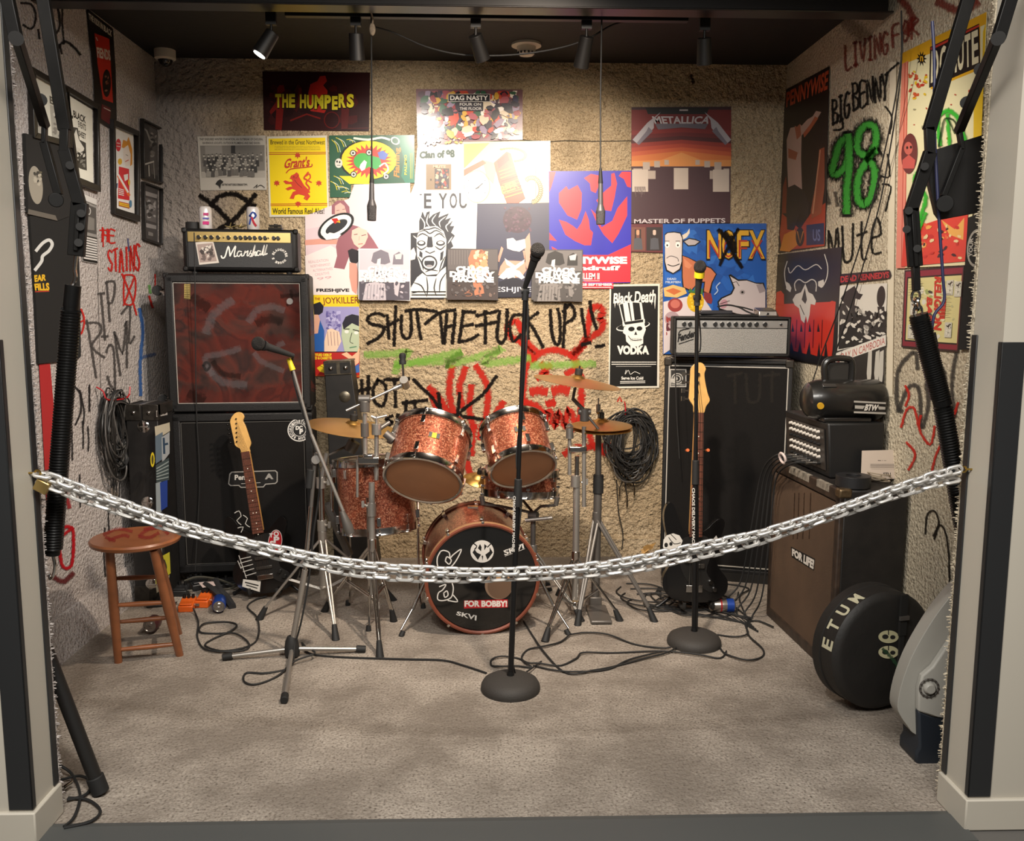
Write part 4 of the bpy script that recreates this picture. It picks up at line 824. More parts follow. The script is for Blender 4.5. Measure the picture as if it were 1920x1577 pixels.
# ------------------------------------------------------------------ right wall
GR = 'posters on the right wall'
s = right(.006, .35); q = [(1474, 168), (1514, 146), (1555, 124), (1552, 250), (1547, 461), (1500, 468), (1459, 474), (1464, 330), (1467, 240)]; s.base(q, '#1d1210')
s.TX('PENNYWISE', [(1475, 173), (1554, 131), (1551, 168), (1474, 202)], '#b54a28', .03)
s.P([(1466, 470), (1462, 440), (1466, 400), (1480, 412), (1500, 430), (1520, 400), (1548, 380), (1546, 461)], '#a13a1c'); s.P([(1466, 400), (1468, 350), (1474, 330), (1478, 400)], '#7a3018'); s.P([(1462, 470), (1470, 440), (1490, 430), (1500, 455), (1480, 472)], '#c27a24')
s.P([(1475, 262), (1482, 240), (1490, 238), (1496, 228), (1503, 236), (1514, 224), (1524, 218), (1530, 208), (1540, 210), (1530, 226), (1516, 240), (1503, 254), (1502, 300), (1504, 360), (1490, 346), (1478, 352), (1476, 310)], '#b59a8e'); s.P([(1490, 238), (1500, 230), (1502, 254), (1494, 262)], '#a35f45'); s.P([(1506, 250), (1520, 232), (1528, 218), (1534, 222), (1518, 246), (1508, 258)], '#a85a3a'); s.P([(1478, 278), (1496, 286), (1492, 300), (1478, 296)], '#9c5a40')
s.P([(1486, 232), (1496, 224), (1502, 230), (1494, 238)], '#0e0b0a'); s.P([(1476, 352), (1490, 346), (1508, 358), (1518, 384), (1516, 408), (1500, 400), (1488, 432), (1476, 430), (1474, 390)], '#241c20'); s.P([(1536, 280), (1546, 276), (1546, 350), (1540, 400), (1522, 410), (1520, 396), (1532, 330)], '#8f4a30'); s.R([(1538, 282), (1532, 330), (1524, 400)], 2.4, '#c08a6a')
s.E(1500, 444, 8, 18, '#1c1614'); s.R([(1495, 434), (1500, 456), (1506, 434)], 2, '#b5762c'); s.P([(1512, 422), (1545, 418), (1545, 458), (1512, 460)], '#23294d'); s.TX('US', q4(1524, 430, 1538, 452), '#5d6690', .02)
s.out('poster', 'dark concert poster of a singer pointing upwards, right of the back corner', 'poster', group=GR)
s = right(.009, .35); s.base([(1452, 478), (1578, 463), (1572, 580), (1568, 690), (1450, 668)], '#1e1b1b')
R2 = '#b5301f'
s.P([(1456, 548), (1464, 545), (1470, 552), (1470, 570), (1556, 566), (1560, 564), (1567, 566), (1560, 668), (1552, 668), (1549, 640), (1545, 668), (1538, 666), (1536, 640), (1532, 668), (1520, 664), (1518, 640), (1512, 664), (1504, 662), (1500, 640), (1496, 660), (1488, 658), (1484, 640), (1478, 660), (1460, 654), (1464, 600), (1454, 580)], R2)
for x in (1478, 1494, 1510, 1526, 1542): s.R([(x, 600), (x-2, 652)], 1.8, '#5e1510')
for x in (1486, 1502, 1518, 1534): s.P([(x-2, 622), (x, 605), (x+3, 622)], '#1e1b1b')
WB = '#c2beb6'
s.R([(1476, 490), (1471, 510), (1474, 535), (1480, 546)], 1.6, WB, sm=4); s.R([(1546, 477), (1552, 500), (1550, 522), (1542, 538)], 1.8, WB, sm=4); s.R([(1478, 502), (1482, 512), (1496, 498), (1510, 506), (1530, 496), (1540, 504)], 1.8, WB, sm=4)
s.P([(1474, 528), (1480, 532), (1484, 540), (1482, 548), (1474, 542)], WB); s.P([(1534, 528), (1544, 524), (1546, 534), (1540, 540), (1534, 536)], WB)
s.R([(1492, 545), (1490, 532), (1498, 524), (1510, 530), (1522, 524), (1530, 530), (1530, 546)], 2, WB, sm=4)
s.P([(1510, 532), (1516, 548), (1524, 552), (1530, 564), (1528, 572), (1520, 570), (1518, 590), (1514, 606), (1511, 592), (1508, 606), (1502, 600), (1498, 578), (1490, 572), (1486, 562), (1492, 552), (1502, 548)], WB); s.P([(1509, 540), (1513, 562), (1510, 570), (1503, 562)], '#1e1b1b'); s.E(1497, 538, 6, 7, '#2b2828'); s.E(1524, 536, 6, 7, '#2b2828'); s.R([(1500, 572), (1508, 590)], 1.4, '#1e1b1b')
s.out('poster', 'black poster with a horned skull over dripping red letters', 'poster', group=GR)
s = right(.007, .4); s.base([(1573, 536), (1663, 531), (1660, 620), (1657, 742), (1562, 745), (1568, 640)], '#c9c6bd')
s.P([(1574, 514), (1668, 506), (1671, 516), (1668, 522), (1574, 533)], '#1d1516'); s.TX('DEAD KENNEDYS', [(1576, 518), (1667, 509), (1667, 521), (1576, 530)], '#a82c2e', .04)
KD = '#211f1e'
s.P([(1576, 560), (1584, 548), (1596, 540), (1602, 536), (1610, 550), (1618, 552), (1612, 562), (1604, 560), (1602, 575), (1594, 580), (1586, 572)], KD); s.E(1652, 556, 8, 20, KD, 4); s.P([(1645, 575), (1658, 575), (1660, 600), (1648, 600)], KD)
s.P([(1574, 570), (1584, 568), (1592, 585), (1600, 572), (1610, 575), (1618, 590), (1630, 582), (1640, 590), (1650, 582), (1662, 584), (1660, 640), (1572, 655)], KD)
s.blobs([(1574, 575), (1662, 580), (1660, 640), (1573, 648)], 70, ['#c9c6bd', '#8f8c85', '#c9c6bd', '#211f1e'], 5, 12, 2); s.P([(1562, 660), (1660, 636), (1657, 742), (1562, 745)], '#2a2826')
for x in (1576, 1592, 1628, 1642, 1650): s.P([(x, 660), (x+7, 656), (x+6, 700), (x+1, 742), (x-3, 700)], '#b9b6ad')
s.P([(1568, 662), (1661, 628), (1661, 648), (1566, 682)], '#cfccc4'); s.TX('HOLIDAY IN CAMBODIA', [(1550, 674), (1659, 632), (1659, 645), (1548, 688)], '#a33a32', .0) if 0 else s.TX('LIDAY IN CAMBODIA', [(1570, 666), (1659, 632), (1659, 645), (1569, 681)], '#a33a32', .0)
s.out('poster', 'black and white crowd poster with red title strips behind the cassette player', 'poster', group=GR)
s = right(.008, .35); q = [(1691, 100), (1850, 22), (1846, 120), (1838, 255), (1813, 497), (1680, 503), (1684, 300)]; s.base(q, '#cfc8a2')
s.P([(1691, 100), (1850, 22), (1849, 45), (1838, 50), (1838, 130), (1745, 168), (1745, 100), (1700, 118), (1700, 180), (1690, 180)], '#c9981d'); s.P([(1843, 60), (1849, 40), (1840, 260), (1825, 262), (1826, 180), (1842, 120)], '#c9a81f')
s.P([(1691, 120), (1703, 114), (1697, 503), (1680, 503), (1684, 300)], '#cf7f6d'); s.R([(1697, 118), (1690, 500)], 1.2, '#a33a28'); s.R([(1702, 116), (1696, 500)], 1.2, '#a33a28')
s.P([(1744, 88), (1836, 44), (1838, 124), (1742, 165)], '#1a1416')
for ch, a, b in (('D', .03, .18), ('O', .2, .36), ('M', .38, .54), ('U', .56, .68), ('T', .7, .82), ('E', .84, .97)): s.TX(ch, rnd_q([(1744, 88), (1836, 44), (1838, 124), (1742, 165)], a, .12, b, .9), '#cdc6a8', .03)
s.star(1728, 110, 5, 10, 10, K, 1.5); s.TX('n', q4(1725, 105, 1731, 115), '#c9981d', .03); s.P([(1744, 90), (1836, 46), (1836, 50), (1746, 94)], '#a83325')
s.blobs([(1702, 125), (1740, 140), (1738, 190), (1702, 195)], 26, ['#a83325', '#b5502c', '#c9a81f'], 4, 4); s.blobs([(1705, 200), (1830, 160), (1820, 250), (1705, 300)], 22, ['#a83325', '#8f8a70'], 3, 4)
s.E(1705, 288, 15, 38, '#5e2a2a', 3); s.E(1703, 278, 8, 12, '#b55a50'); s.P([(1692, 300), (1704, 290), (1716, 300), (1714, 316), (1692, 316)], '#b5504a'); s.E(1701, 277, 2, 3, K, n=8); s.E(1708, 276, 2, 3, K, n=8)
s.P([(1697, 400), (1735, 420), (1780, 405), (1815, 400), (1810, 490), (1690, 500)], '#c23a28'); s.P([(1765, 412), (1790, 430), (1808, 408), (1806, 450), (1780, 440)], '#cf9a4a'); s.blobs([(1700, 420), (1810, 415), (1808, 490), (1695, 495)], 50, ['#cf5a32', '#d69a4a', '#b02a20', '#cfb98a', '#33201c'], 5, 5)
s.out('poster', 'large yellow and cream poster with a black title block on the right wall', 'poster', group=GR)
po = bpy.data.objects[[o.name for o in COL.objects if o.name.startswith('poster')][-1]]
g = right(.0135); GN = spray('#33a030', .9); GK = spray('#1c3a1c', .85)
g.R([(1762, 270), (1758, 222), (1775, 208), (1792, 216), (1802, 240), (1808, 260)], 12, GN, sm=4); g.R([(1776, 215), (1780, 270)], 10, GN); g.R([(1722, 322), (1714, 340), (1735, 370), (1724, 410)], 12, GN, sm=4); g.R([(1738, 340), (1752, 372), (1770, 398)], 12, GN, sm=3); g.R([(1735, 400), (1720, 440)], 8, GN)
g.R([(1760, 275), (1768, 230), (1776, 222), (1790, 228), (1804, 262)], 5, GK, sm=4); g.R([(1778, 225), (1790, 250)], 4, GK)
g.out('green_spray', parent=po)
s = right(.007, .4); q = [(1696, 507), (1808, 498), (1796, 660), (1690, 651)]; s.base(q, '#2a1a1c'); s.P(rnd_q(q, .02, .02, .98, .98), '#7a2030'); s.P(rnd_q(q, .05, .09, .97, .92), '#1c1413'); s.P(rnd_q(q, .07, .11, .97, .9), '#c4bb84')
s.blobs(rnd_q(q, .1, .14, .95, .88), 40, ['#a8a57c', '#d0cba8', '#3a3630', '#c9c6b8', '#8f9a5e'], 6, 4); s.TX('RELIGION', [(1765, 520), (1765, 620), (1750, 618), (1752, 518)], '#b5301f', .05) ; s.TX('BAD', [(1748, 560), (1747, 612), (1735, 608), (1738, 556)], '#b5301f', .05)
s.P([(1768, 560), (1774, 560), (1771, 598), (1762, 598)], '#b5301f')
for a, b in ((.72, .16), (.86, .18), (.74, .66), (.1, .7), (.12, .4)): s.P(rnd_q(q, a, b, a+.12, b+.18), '#b9b6a8'); s.blobs(rnd_q(q, a+.01, b+.01, a+.11, b+.17), 16, [K, '#4a4640', '#cfcbbd'], 2.4, 3)
s.lines(rnd_q(q, .62, .3, .8, .6), 7, '#6d6850', .8, 9); s.lines(rnd_q(q, .08, .14, .3, .34), 6, '#6d6850', .8, 3)
s.out('poster', 'cream patchwork poster with a red border and red vertical lettering', 'poster', group=GR)
s = right(.012, .9); s.base([(1815, 408), (1842, 398), (1830, 560), (1822, 655), (1797, 656), (1806, 540)], '#121110', th=.01); s.E(1831, 465, 18, 36, '#8f8b84', 6); s.E(1831, 465, 15, 31, '#121110', 6); s.TX('YOUR', [(1816, 482), (1818, 446), (1825, 446), (1823, 482)], '#a5a19a', .03); s.E(1834, 466, 7, 18, '#8f8b84', 6); s.E(1834, 466, 5, 14, '#121110', 6)
s.out('shirt', 'black shirt with a grey round emblem beside the right pier', 'shirt', group='shirts hung on the side walls')
g = right(.0018); KG, RG, GG, RF = spray('#1c1a17', .95), spray('#b02c22', .9), spray('#3a8a34', .97), spray('#7a2a20', .7)
g.G_('LIVING', [(1584, 88), (1664, 58), (1664, 100), (1586, 130)], 7, RF, .3); g.G_('FOR', [(1672, 50), (1722, 30), (1722, 66), (1674, 88)], 7, RF, .3); g.R([(1590, 40), (1620, 70)], 40, spray('#3a2a20', .35))
g.R([(1690, 0), (1710, 30), (1700, 60)], 20, RF, sm=3); g.R([(1760, 5), (1800, 20), (1830, 5)], 22, RF, sm=3)
g.G_('BIG', [(1560, 190), (1592, 170), (1592, 218), (1562, 232)], 6.5, KG, .2); g.G_('BENNY', [(1598, 158), (1664, 138), (1664, 184), (1600, 206)], 6.5, KG, .25); g.R([(1568, 230), (1576, 214), (1580, 240), (1564, 244)], 6, KG, sm=3); g.R([(1660, 140), (1684, 118)], 6, KG); g.R([(1660, 200), (1672, 220), (1668, 250)], 5, KG, sm=3); g.R([(1664, 290), (1668, 330), (1652, 330)], 5, KG, sm=3); g.R([(1655, 345), (1670, 350), (1664, 380), (1660, 395)], 5, KG, sm=3)
for pl, w in (([(1588, 258), (1574, 270), (1565, 300), (1560, 322), (1570, 326), (1586, 310), (1592, 280), (1590, 256)], 17), ([(1591, 262), (1592, 310), (1588, 350), (1588, 396)], 17), ([(1640, 284), (1622, 292), (1608, 280), (1610, 252), (1624, 234), (1640, 240), (1642, 268), (1626, 300), (1610, 330), (1608, 370), (1620, 384), (1634, 364), (1640, 320), (1626, 298)], 17)):
    g.R(pl, w*2.1, KG, sm=4)
for pl, w in (([(1588, 258), (1574, 270), (1565, 300), (1560, 322), (1570, 326), (1586, 310), (1592, 280), (1590, 256)], 14), ([(1591, 262), (1592, 310), (1588, 350), (1588, 396)], 15), ([(1640, 284), (1622, 292), (1608, 280), (1610, 252), (1624, 234), (1640, 240), (1642, 268), (1626, 300), (1610, 330), (1608, 370), (1620, 384), (1634, 364), (1640, 320), (1626, 298)], 14)):
    g.R(pl, w*1.25, GG, sm=4)
g.G_('MUte', [(1552, 432), (1652, 404), (1652, 478), (1554, 500)], 6, KG, .25, .03)
g.R([(1548, 360), (1554, 380)], 12, spray('#2a2622', .6)); g.R([(1566, 362), (1570, 384)], 10, spray('#2a2622', .6))
KG2 = spray('#3a3634', .75)
for pl in ([(1690, 770), (1682, 760), (1682, 700), (1700, 670), (1716, 662), (1720, 690)], [(1684, 770), (1700, 730), (1714, 722), (1724, 736), (1726, 800)], [(1750, 672), (1770, 700), (1774, 760), (1760, 800)], [(1792, 664), (1784, 720), (1790, 780)], [(1736, 720), (1740, 760), (1730, 800)]): g.R(pl, 11, KG2, sm=4)
for pl in ([(1698, 724), (1704, 740), (1698, 760)], [(1690, 800), (1700, 768), (1714, 766), (1722, 800)], [(1726, 780), (1724, 806), (1744, 834), (1752, 800)], [(1796, 756), (1782, 800)], [(1780, 810), (1756, 850), (1744, 900)], [(1784, 832), (1802, 862), (1780, 900)], [(1700, 830), (1716, 852), (1704, 880)]): g.R(pl, 7, RG, sm=4)
KT = spray('#221d18', .95)
for pl in ([(1735, 1000), (1738, 966), (1752, 958), (1760, 980), (1750, 1004)], [(1752, 1010), (1760, 986), (1770, 992), (1778, 1030), (1780, 1090)]): g.R(pl, 5, KT, sm=4)
g.out('graffiti_writing', parent=w_right)
g = right(.0015, .9); g.R([(1675, 120), (1672, 400), (1668, 740)], 13, '#cbc1ac', sm=3); g.R([(1681, 110), (1678, 400), (1674, 740)], 1.2, '#7a6c55', sm=3); g.out('wall_seam', parent=w_right)

# ------------------------------------------------------------------ ceiling fixtures
DK, DK2, ST, CH = mat('fixture_black', '#12100f', .5), mat('satin_black', '#1c1b1a', .4), mat('worn_steel', '#8b8680', .38, 1.0, bump=.02), mat('chrome', '#c9c6c2', .12, 1.0)
RB, BKM = mat('rubber_black', '#151515', .7), mat('black_metal', '#1a1a1b', .35, .4)
zc = ZC
y0 = W(900, 20, 4).y
zr = W(900, 21, 3.86).z; beam = MB().box(-1.83, 3.86, zr, 1.7, 3.90, 2.849).box(-1.83, 3.80, zr-.002, 1.7, 3.90, zr+.006)
b = beam.build('ceiling_rail', mat('rail_black', '#1a1614', .35), bevel=.003); tag(b, 'dark steel rail running across under the ceiling', 'rail')
tr = thing('light_track', 'black track light rail fixed behind the steel rail', 'light track', (.0, 4.0, zc))
zt = W(900, 34, 3.985).z; MB().box(W(535, 34, 4).x, 3.985, zt, W(1290, 34, 4).x, 4.02, zc-.001).build('rail', DK, parent=tr, bevel=.002)
def head(u, v, tilt, lab, lit=False, L=.1):
    p = W(u, v, 4.0); r = thing('track_spotlight', lab, 'spotlight', (p.x, 4.0, zt), group='spotlights on the ceiling track')
    MB().box(p.x-.022, 3.99, zt-.035, p.x+.022, 4.015, zt if 535 < u < 1290 else zc-.001).cyl((p.x, 4.0, zt-.03), (p.x, 4.0, zt-.07), .006).build('mount', DK, parent=r)
    c = Vector((p.x, 4.0, zt-.075)); d = Vector(tilt).normalized()
    MB().cyl(c-d*.01, c+d*L, .030, .034, 20).build('lamp_can', DK, parent=r, bevel=.002)
    if lit:
        m = mat('lamp_lens', '#ffffff', .2); m.node_tree.nodes['Principled BSDF'].inputs['Emission Color'].default_value = (1, .95, .85, 1); m.node_tree.nodes['Principled BSDF'].inputs['Emission Strength'].default_value = 5
        MB().cyl(c+d*(L-.004), c+d*(L+.003), .026, .026, 16).build('lens', m, parent=r)
head(508, 30, (-.45, -.12, -.75), 'small lit spotlight, leftmost on the ceiling track', True)
head(667, 40, (0, .25, -1), 'spotlight pointing straight down above the maroon poster')
head(892, 40, (.30, .5, -.8), 'spotlight left of the smoke detector')
head(1100, 40, (-.15, .45, -.9), 'wide spotlight right of the smoke detector', L=.12)
head(1322, 30, (.1, .3, -.8), 'spotlight in shadow, rightmost on the ceiling track')
p = G(987, 82, ZC); yd = p.y; r = thing('smoke_detector', 'white round smoke detector on the black ceiling', 'smoke detector', (p.x, yd, zc))
PW = mat('white_plastic', '#cfc8ba', .4)
MB().lathe([(.001, 0), (.076, 0), (.078, -.012), (.06, -.016), (.001, -.016)][::-1], 32, (p.x, yd, zc)).build('mount_plate', PW, parent=r)
MB().lathe([(.001, -.058), (.036, -.058), (.045, -.05), (.05, -.02), (.05, -.014), (.001, -.014)], 32, (p.x, yd, zc)).build('sensor_head', PW, parent=r)
gr = MB()
for k in range(14):
    t = k*2*math.pi/14; gr.cbox((p.x+.046*math.cos(t), yd+.046*math.sin(t), zc-.05), (.008, .008, .010))
gr.build('vents', DK, parent=r)
p = G(309, 94, ZC); yd = min(p.y, 5.08); r = thing('dome_camera', 'white dome security camera in the left ceiling corner', 'security camera', (p.x, yd, zc))
MB().lathe([(.001, -.052), (.046, -.052), (.055, -.044), (.055, 0), (.001, 0)], 32, (p.x, yd, zc)).build('housing', PW, parent=r)
MB().lathe([(.001, -.085), (.015, -.083), (.030, -.073), (.038, -.055), (.040, -.046), (.001, -.046)], 32, (p.x, yd, zc)).build('dome', mat('smoked_dome', '#0c0c0d', .08, coat=.5), parent=r)
# cable sagging under the ceiling
cb = MB().tube([W(700, 50, 4.05), W(740, 62, 4.1), W(800, 88, 4.1), W(870, 103, 4.1), W(960, 103, 4.1), W(1040, 92, 4.1), W(1100, 74, 4.1), W(1150, 46, 4.1), W(1200, 35, 4.05)], .004, 6, sm=4)
tag(cb.build('ceiling_cable', RB), 'black cable sagging under the ceiling behind the spotlights', 'cable')
# cans, hanging microphones
def hang_mic(u, vt, ve, vm, vb, y, col, lab, tape):
    a = W(u[0], vt, y); r = thing('hanging_microphone', lab, 'microphone', (W(u[1], vb, y).x, y, W(u[1], vb, y).z), group='microphones hung from the ceiling')
    top = Vector((W(u[0], vt, y).x, y, zc-.001))
    MB().tube([top, W(u[1], (vt+ve)/2, y), W(u[1], ve, y)], .0035, 6).build('cable', RB, parent=r)
    p0, p1, p2, p3 = W(u[1], ve, y), W(u[1], ve+28, y), W(u[1], vm, y), W(u[1], vb, y); m = mat('mic_grey', '#4a484a', .45, .3)
    MB().cyl(p0, p1, .006, .011, 14).build('cable_boot', RB, parent=r)
    q = W(u[1], vm+12, y)
    MB().cyl(p1, p2, .010, .012, 16).cyl(p2, q, .012, .021, 16).build('body', m, parent=r)
    MB().cyl(q, p3, .021, .019, 20).build('grille', mat('mic_mesh', '#33322f' if not tape else '#4c4a4c', .5, .5, bump=.6, bs=400), parent=r, bevel=.002)
hang_mic((697, 697), 45, 315, 374, 414, 3.98, 0, 'grey microphone hanging on a thin cable over the pale posters', True)
hang_mic((1128, 1126), 45, 316, 384, 421, 3.98, 0, 'dark microphone hanging on a thin cable over the blue and red poster', True)
mb = MB().ball(W(698, 55, 3.97), .014, 8, (1, .8, 1.9)).tube([W(696, 22, 3.92), W(699, 35, 3.96), W(698, 50, 3.97)], .004, 6)
tag(mb.build('tape_knot', mat('frayed_tape', '#8d7f6d', .8, var=.4, vs=80)), 'knot of frayed pale tape where the left microphone cable hangs', 'tape')

# ------------------------------------------------------------------ sprung folding arms at both sides
def bar(mb, a, b, w, t=.018):
    """flat metal bar between two points"""
    a, b = Vector(a), Vector(b); d = (b-a); L = d.length; z = d.normalized(); y = Vector((0, 1, 0)); x = y.cross(z).normalized(); y = z.cross(x)
    T = mb.T; mb.T = Matrix.Translation((a+b)/2) @ Matrix((x, y, z)).transposed().to_4x4(); mb.box(-w/2, -t/2, -L/2, w/2, t/2, L/2); mb.T = T; return mb
def coil(mb, a, b, R, pitch, r):
    a, b = Vector(a), Vector(b); d = b-a; L = d.length; z = d.normalized(); x = z.orthogonal().normalized(); y = z.cross(x)
    n = int(L/pitch); pts = []
    for i in range(n*10+1):
        t = i/10*2*math.pi; pts.append(a+z*(i/10*pitch)+x*R*math.cos(t)+y*R*math.sin(t))
    return mb.tube(pts, r, 5)
AB = mat('arm_black', '#100f0e', .5, .1, var=.3, vs=30, spec=.3); SPR = mat('spring_black', '#181818', .35, .6)
y1, y2 = 2.56, 2.27
r = thing('spring_arm', 'black jointed arm with a long coil spring hanging at the left pier', 'folding arm', tuple(W(95, 1060, y1)), group='sprung folding arms beside the opening')
mb = MB(); bar(mb, W(2, -60, y2), W(30, 72, y2), .030); bar(mb, W(30, 66, y2), W(84, 236, y1), .024); mb.build('upper_bar', AB, parent=r, bevel=.002)
mb = MB(); bar(mb, W(72, -60, y1), W(122, 245, y1), .034); bar(mb, W(122, 240, y1), W(121, 285, y1), .024); mb.build('main_bar', AB, parent=r, bevel=.002)
mb = MB(); bar(mb, W(84, 234, y1), W(83, 270, y1), .012); bar(mb, W(83, 266, y1), W(110, 365, y1), .022); mb.cyl(W(105, 375, y1-.02), W(105, 375, y1+.03), .02); mb.build('lower_link', AB, parent=r, bevel=.002)
mb = MB(); bar(mb, W(121, 280, y1), W(150, 385, y1), .034); bar(mb, W(150, 380, y1), W(143, 480, y1), .045); bar(mb, W(146, 395, y1-.012), W(142, 470, y1-.012), .012, .01); mb.build('perforated_plate', AB, parent=r, bevel=.002)
for u, v in ((30, 72), (76, 187), (131, 310), (152, 400), (150, 425), (147, 455)): MB().cyl(W(u, v, (y2 if v < 100 else y1)-.022), W(u, v, (y2 if v < 100 else y1)+.02), .011 if v > 300 else .017, n=14).build('bolt', DK2, parent=r)
mb = MB().tube([W(143, 480, y1), W(140, 505, y1), W(142, 520, y1), W(136, 535, y1)], .006, 8, sm=3); mb.build('hook', CH, parent=r)
mb = MB().cyl(W(137, 535, y1), W(133, 575, y1), .022).cyl(W(134, 565, y1), W(98, 1040, y1), .021); mb.build('spring_core', SPR, parent=r)
coil(MB(), W(133, 580, y1), W(99, 1030, y1), .024, .0085, .0042).build('spring', SPR, parent=r)
mb = MB().tube([W(98, 1035, y1), W(103, 1060, y1), W(100, 1078, y1), W(94, 1085, y1), W(92, 1075, y1)], .005, 8, sm=3); mb.build('end_hook', CH, parent=r)
# right one, with its black panel
r = thing('spring_arm', 'black jointed arm with a long spring and dark panel at the right pier', 'folding arm', tuple(W(1800, 1000, y1)), group='sprung folding arms beside the opening')
mb = MB(); bar(mb, W(1912, -60, y2), W(1872, 72, y2), .032); bar(mb, W(1872, 66, y2), W(1798, 246, y1), .026); mb.build('upper_bar', AB, parent=r, bevel=.002)
mb = MB(); bar(mb, W(1832, -60, y1), W(1742, 245, y1), .036); bar(mb, W(1742, 238, y1), W(1744, 290, y1), .026); mb.build('main_bar', AB, parent=r, bevel=.002)
mb = MB(); bar(mb, W(1798, 244, y1), W(1804, 282, y1), .012); bar(mb, W(1803, 278, y1), W(1768, 368, y1), .016); mb.cyl(W(1772, 382, y1-.02), W(1772, 382, y1+.02), .024); mb.build('lower_link', AB, parent=r, bevel=.002)
mb = MB(); bar(mb, W(1744, 285, y1), W(1708, 395, y1), .036); bar(mb, W(1708, 390, y1), W(1716, 500, y1), .040); bar(mb, W(1716, 495, y1), W(1718, 545, y1), .02); bar(mb, W(1712, 400, y1-.012), W(1718, 500, y1-.012), .012, .01); mb.build('perforated_plate', AB, parent=r, bevel=.002)
for u, v in ((1872, 72), (1838, 130), (1812, 192), (1734, 312), (1704, 395), (1700, 430), (1720, 466)): MB().cyl(W(u, v, (y2 if v < 100 else y1)-.022), W(u, v, (y2 if v < 100 else y1)+.02), .011 if v > 300 else .017, n=14).build('bolt', DK2, parent=r)
mb = MB()
for i in range(3): mb.torus(W(1717+i*2, 556+i*14, y1), .012, .004, (1, 0, .2) if i % 2 else (0, 1, 0), 16, 6, 1.5)
mb.build('hook', CH, parent=r)
mb = MB().cyl(W(1722, 590, y1), W(1768, 760, y1), .026).cyl(W(1766, 755, y1), W(1812, 1010, y1), .021); mb.build('spring_core', SPR, parent=r)
coil(MB(), W(1768, 762, y1), W(1810, 1008, y1), .024, .0085, .0042).build('spring', SPR, parent=r)
coil(MB(), W(1724, 596, y1), W(1765, 752, y1), .0275, .007, .002).build('sleeve', SPR, parent=r)
mb = MB().prism([(W(u, v, 2.6).x, W(u, v, 2.6).z) for u, v in ((1742, 292), (1755, 280), (1846, 252), (1840, 398), (1765, 412), (1756, 400), (1742, 340))], -2.62, -2.60, Matrix.Rotation(math.pi/2, 4, 'X'))
mb.build('panel', mat('panel_black', '#151413', .5), parent=r, bevel=.002)
mb = MB().tube([W(1748, 40, 2.58), W(1752, 120, 2.58), W(1752, 240, 2.58), W(1760, 400, 2.58), W(1768, 520, 2.58), W(1770, 565, 2.58), W(1752, 590, 2.58), W(1746, 630, 2.58)], .0045, 8, sm=4)
tag(mb.build('dangling_cable', mat('blue_cable', '#23274a', .5)), 'dark blue cable hanging down beside the right folding arm', 'cable')
mb = MB().cyl(W(1746, 625, 2.58), W(1751, 650, 2.58), .013).tube([W(1752, 648, 2.58), W(1758, 664, 2.58), W(1752, 674, 2.58)], .007, 8, sm=3); mb.cyl(W(1736, 642, 2.57), W(1748, 640, 2.57), .006)
tag(mb.build('plug', RB), 'black plug on the end of the dangling blue cable', 'plug')
# leg low at the left pier
r = thing('stand_leg', 'thick black stand leg slanting down to the carpet at the left pier', 'stand leg', tuple(G(188, 1488)))
a, b = W(98, 1250, 2.58), G(186, 1478, .02); MB().cyl(a+(a-b)*.4, b, .021, n=20).build('tube', DK2, parent=r); MB().cyl(b+(a-b)*.1, b-(a-b)*.035, .026, .026, 20).build('rubber_foot', RB, parent=r, bevel=.003)
# power strip cables low left
mb = MB()
mb.tube([G(112, 1435, .04), G(135, 1452, .02), G(150, 1490, .01), G(140, 1530, .01), G(120, 1550, .01)], .0045, 6, sm=5)
mb.tube([G(115, 1462, .01), G(150, 1455, .02), G(172, 1468, .01), G(160, 1490, .01), G(125, 1500, .01)], .0045, 6, sm=5)
mb.tube([G(128, 1496, .01), G(165, 1500, .01), G(188, 1520, .01), G(170, 1540, .01), G(120, 1552, .01)], .0045, 6, sm=5)
tag(mb.build('cable_tangle', RB), 'tangle of thin black cables on the carpet by the left pier', 'cable')
mb = MB().cyl(G(118, 1478, .02), G(134, 1466, .025), .008, .006); tag(mb.build('jack_plug', CH), 'metal jack plug among the cables by the left pier', 'plug')

# ------------------------------------------------------------------ chain across the opening
ST2 = mat('chain_steel', '#dedcd8', .4, .7)
lm = MB(); R_, ln, wr = .0112, .0145, .0050
pts = []
for k in range(20):
    t = 2*math.pi*k/20; pts.append(Vector((ln*(1 if math.cos(t) > 0 else -1)*.75+R_*math.cos(t), R_*math.sin(t), 0)))
lm.tube(pts, wr, 6, closed=True)
ch = thing('chain', 'galvanized steel chain of several strands hanging across the opening', 'chain', (W(65, 890, 2.4).x, 2.4, .75))
proto = None; CY = 2.44
def strand(px, ph, off):
    global proto
    P_ = crom([W(u, v, CY)+Vector((0, off, 0)) for u, v in px], 40)
    res = []; step = .0335; acc = 0; last = P_[0]; k = ph
    pos = [last]
    for p in P_[1:]:
        while (p-last).length >= step: last = last+(p-last).normalized()*step; pos.append(last)
    for i in range(len(pos)-1):
        d = (pos[i+1]-pos[i]).normalized(); c = (pos[i]+pos[i+1])/2
        y = Vector((0, 1, 0)); z = d.cross(y).normalized(); yy = z.cross(d)
        tw = (math.pi/2 if (i+ph) % 2 else 0)+.35+random.uniform(-.25, .25)
        M = Matrix.Translation(c) @ Matrix((d, yy, z)).transposed().to_4x4() @ Matrix.Rotation(tw, 4, 'X')
        res.append(M)
    return res
top = [(68, 889), (100, 896), (140, 912), (240, 948), (340, 984), (450, 1013), (560, 1038), (680, 1058), (800, 1068), (900, 1072), (1000, 1070), (1100, 1063), (1200, 1048), (1300, 1026), (1400, 1006), (1500, 978), (1600, 944), (1700, 908), (1780, 884), (1818, 877)]
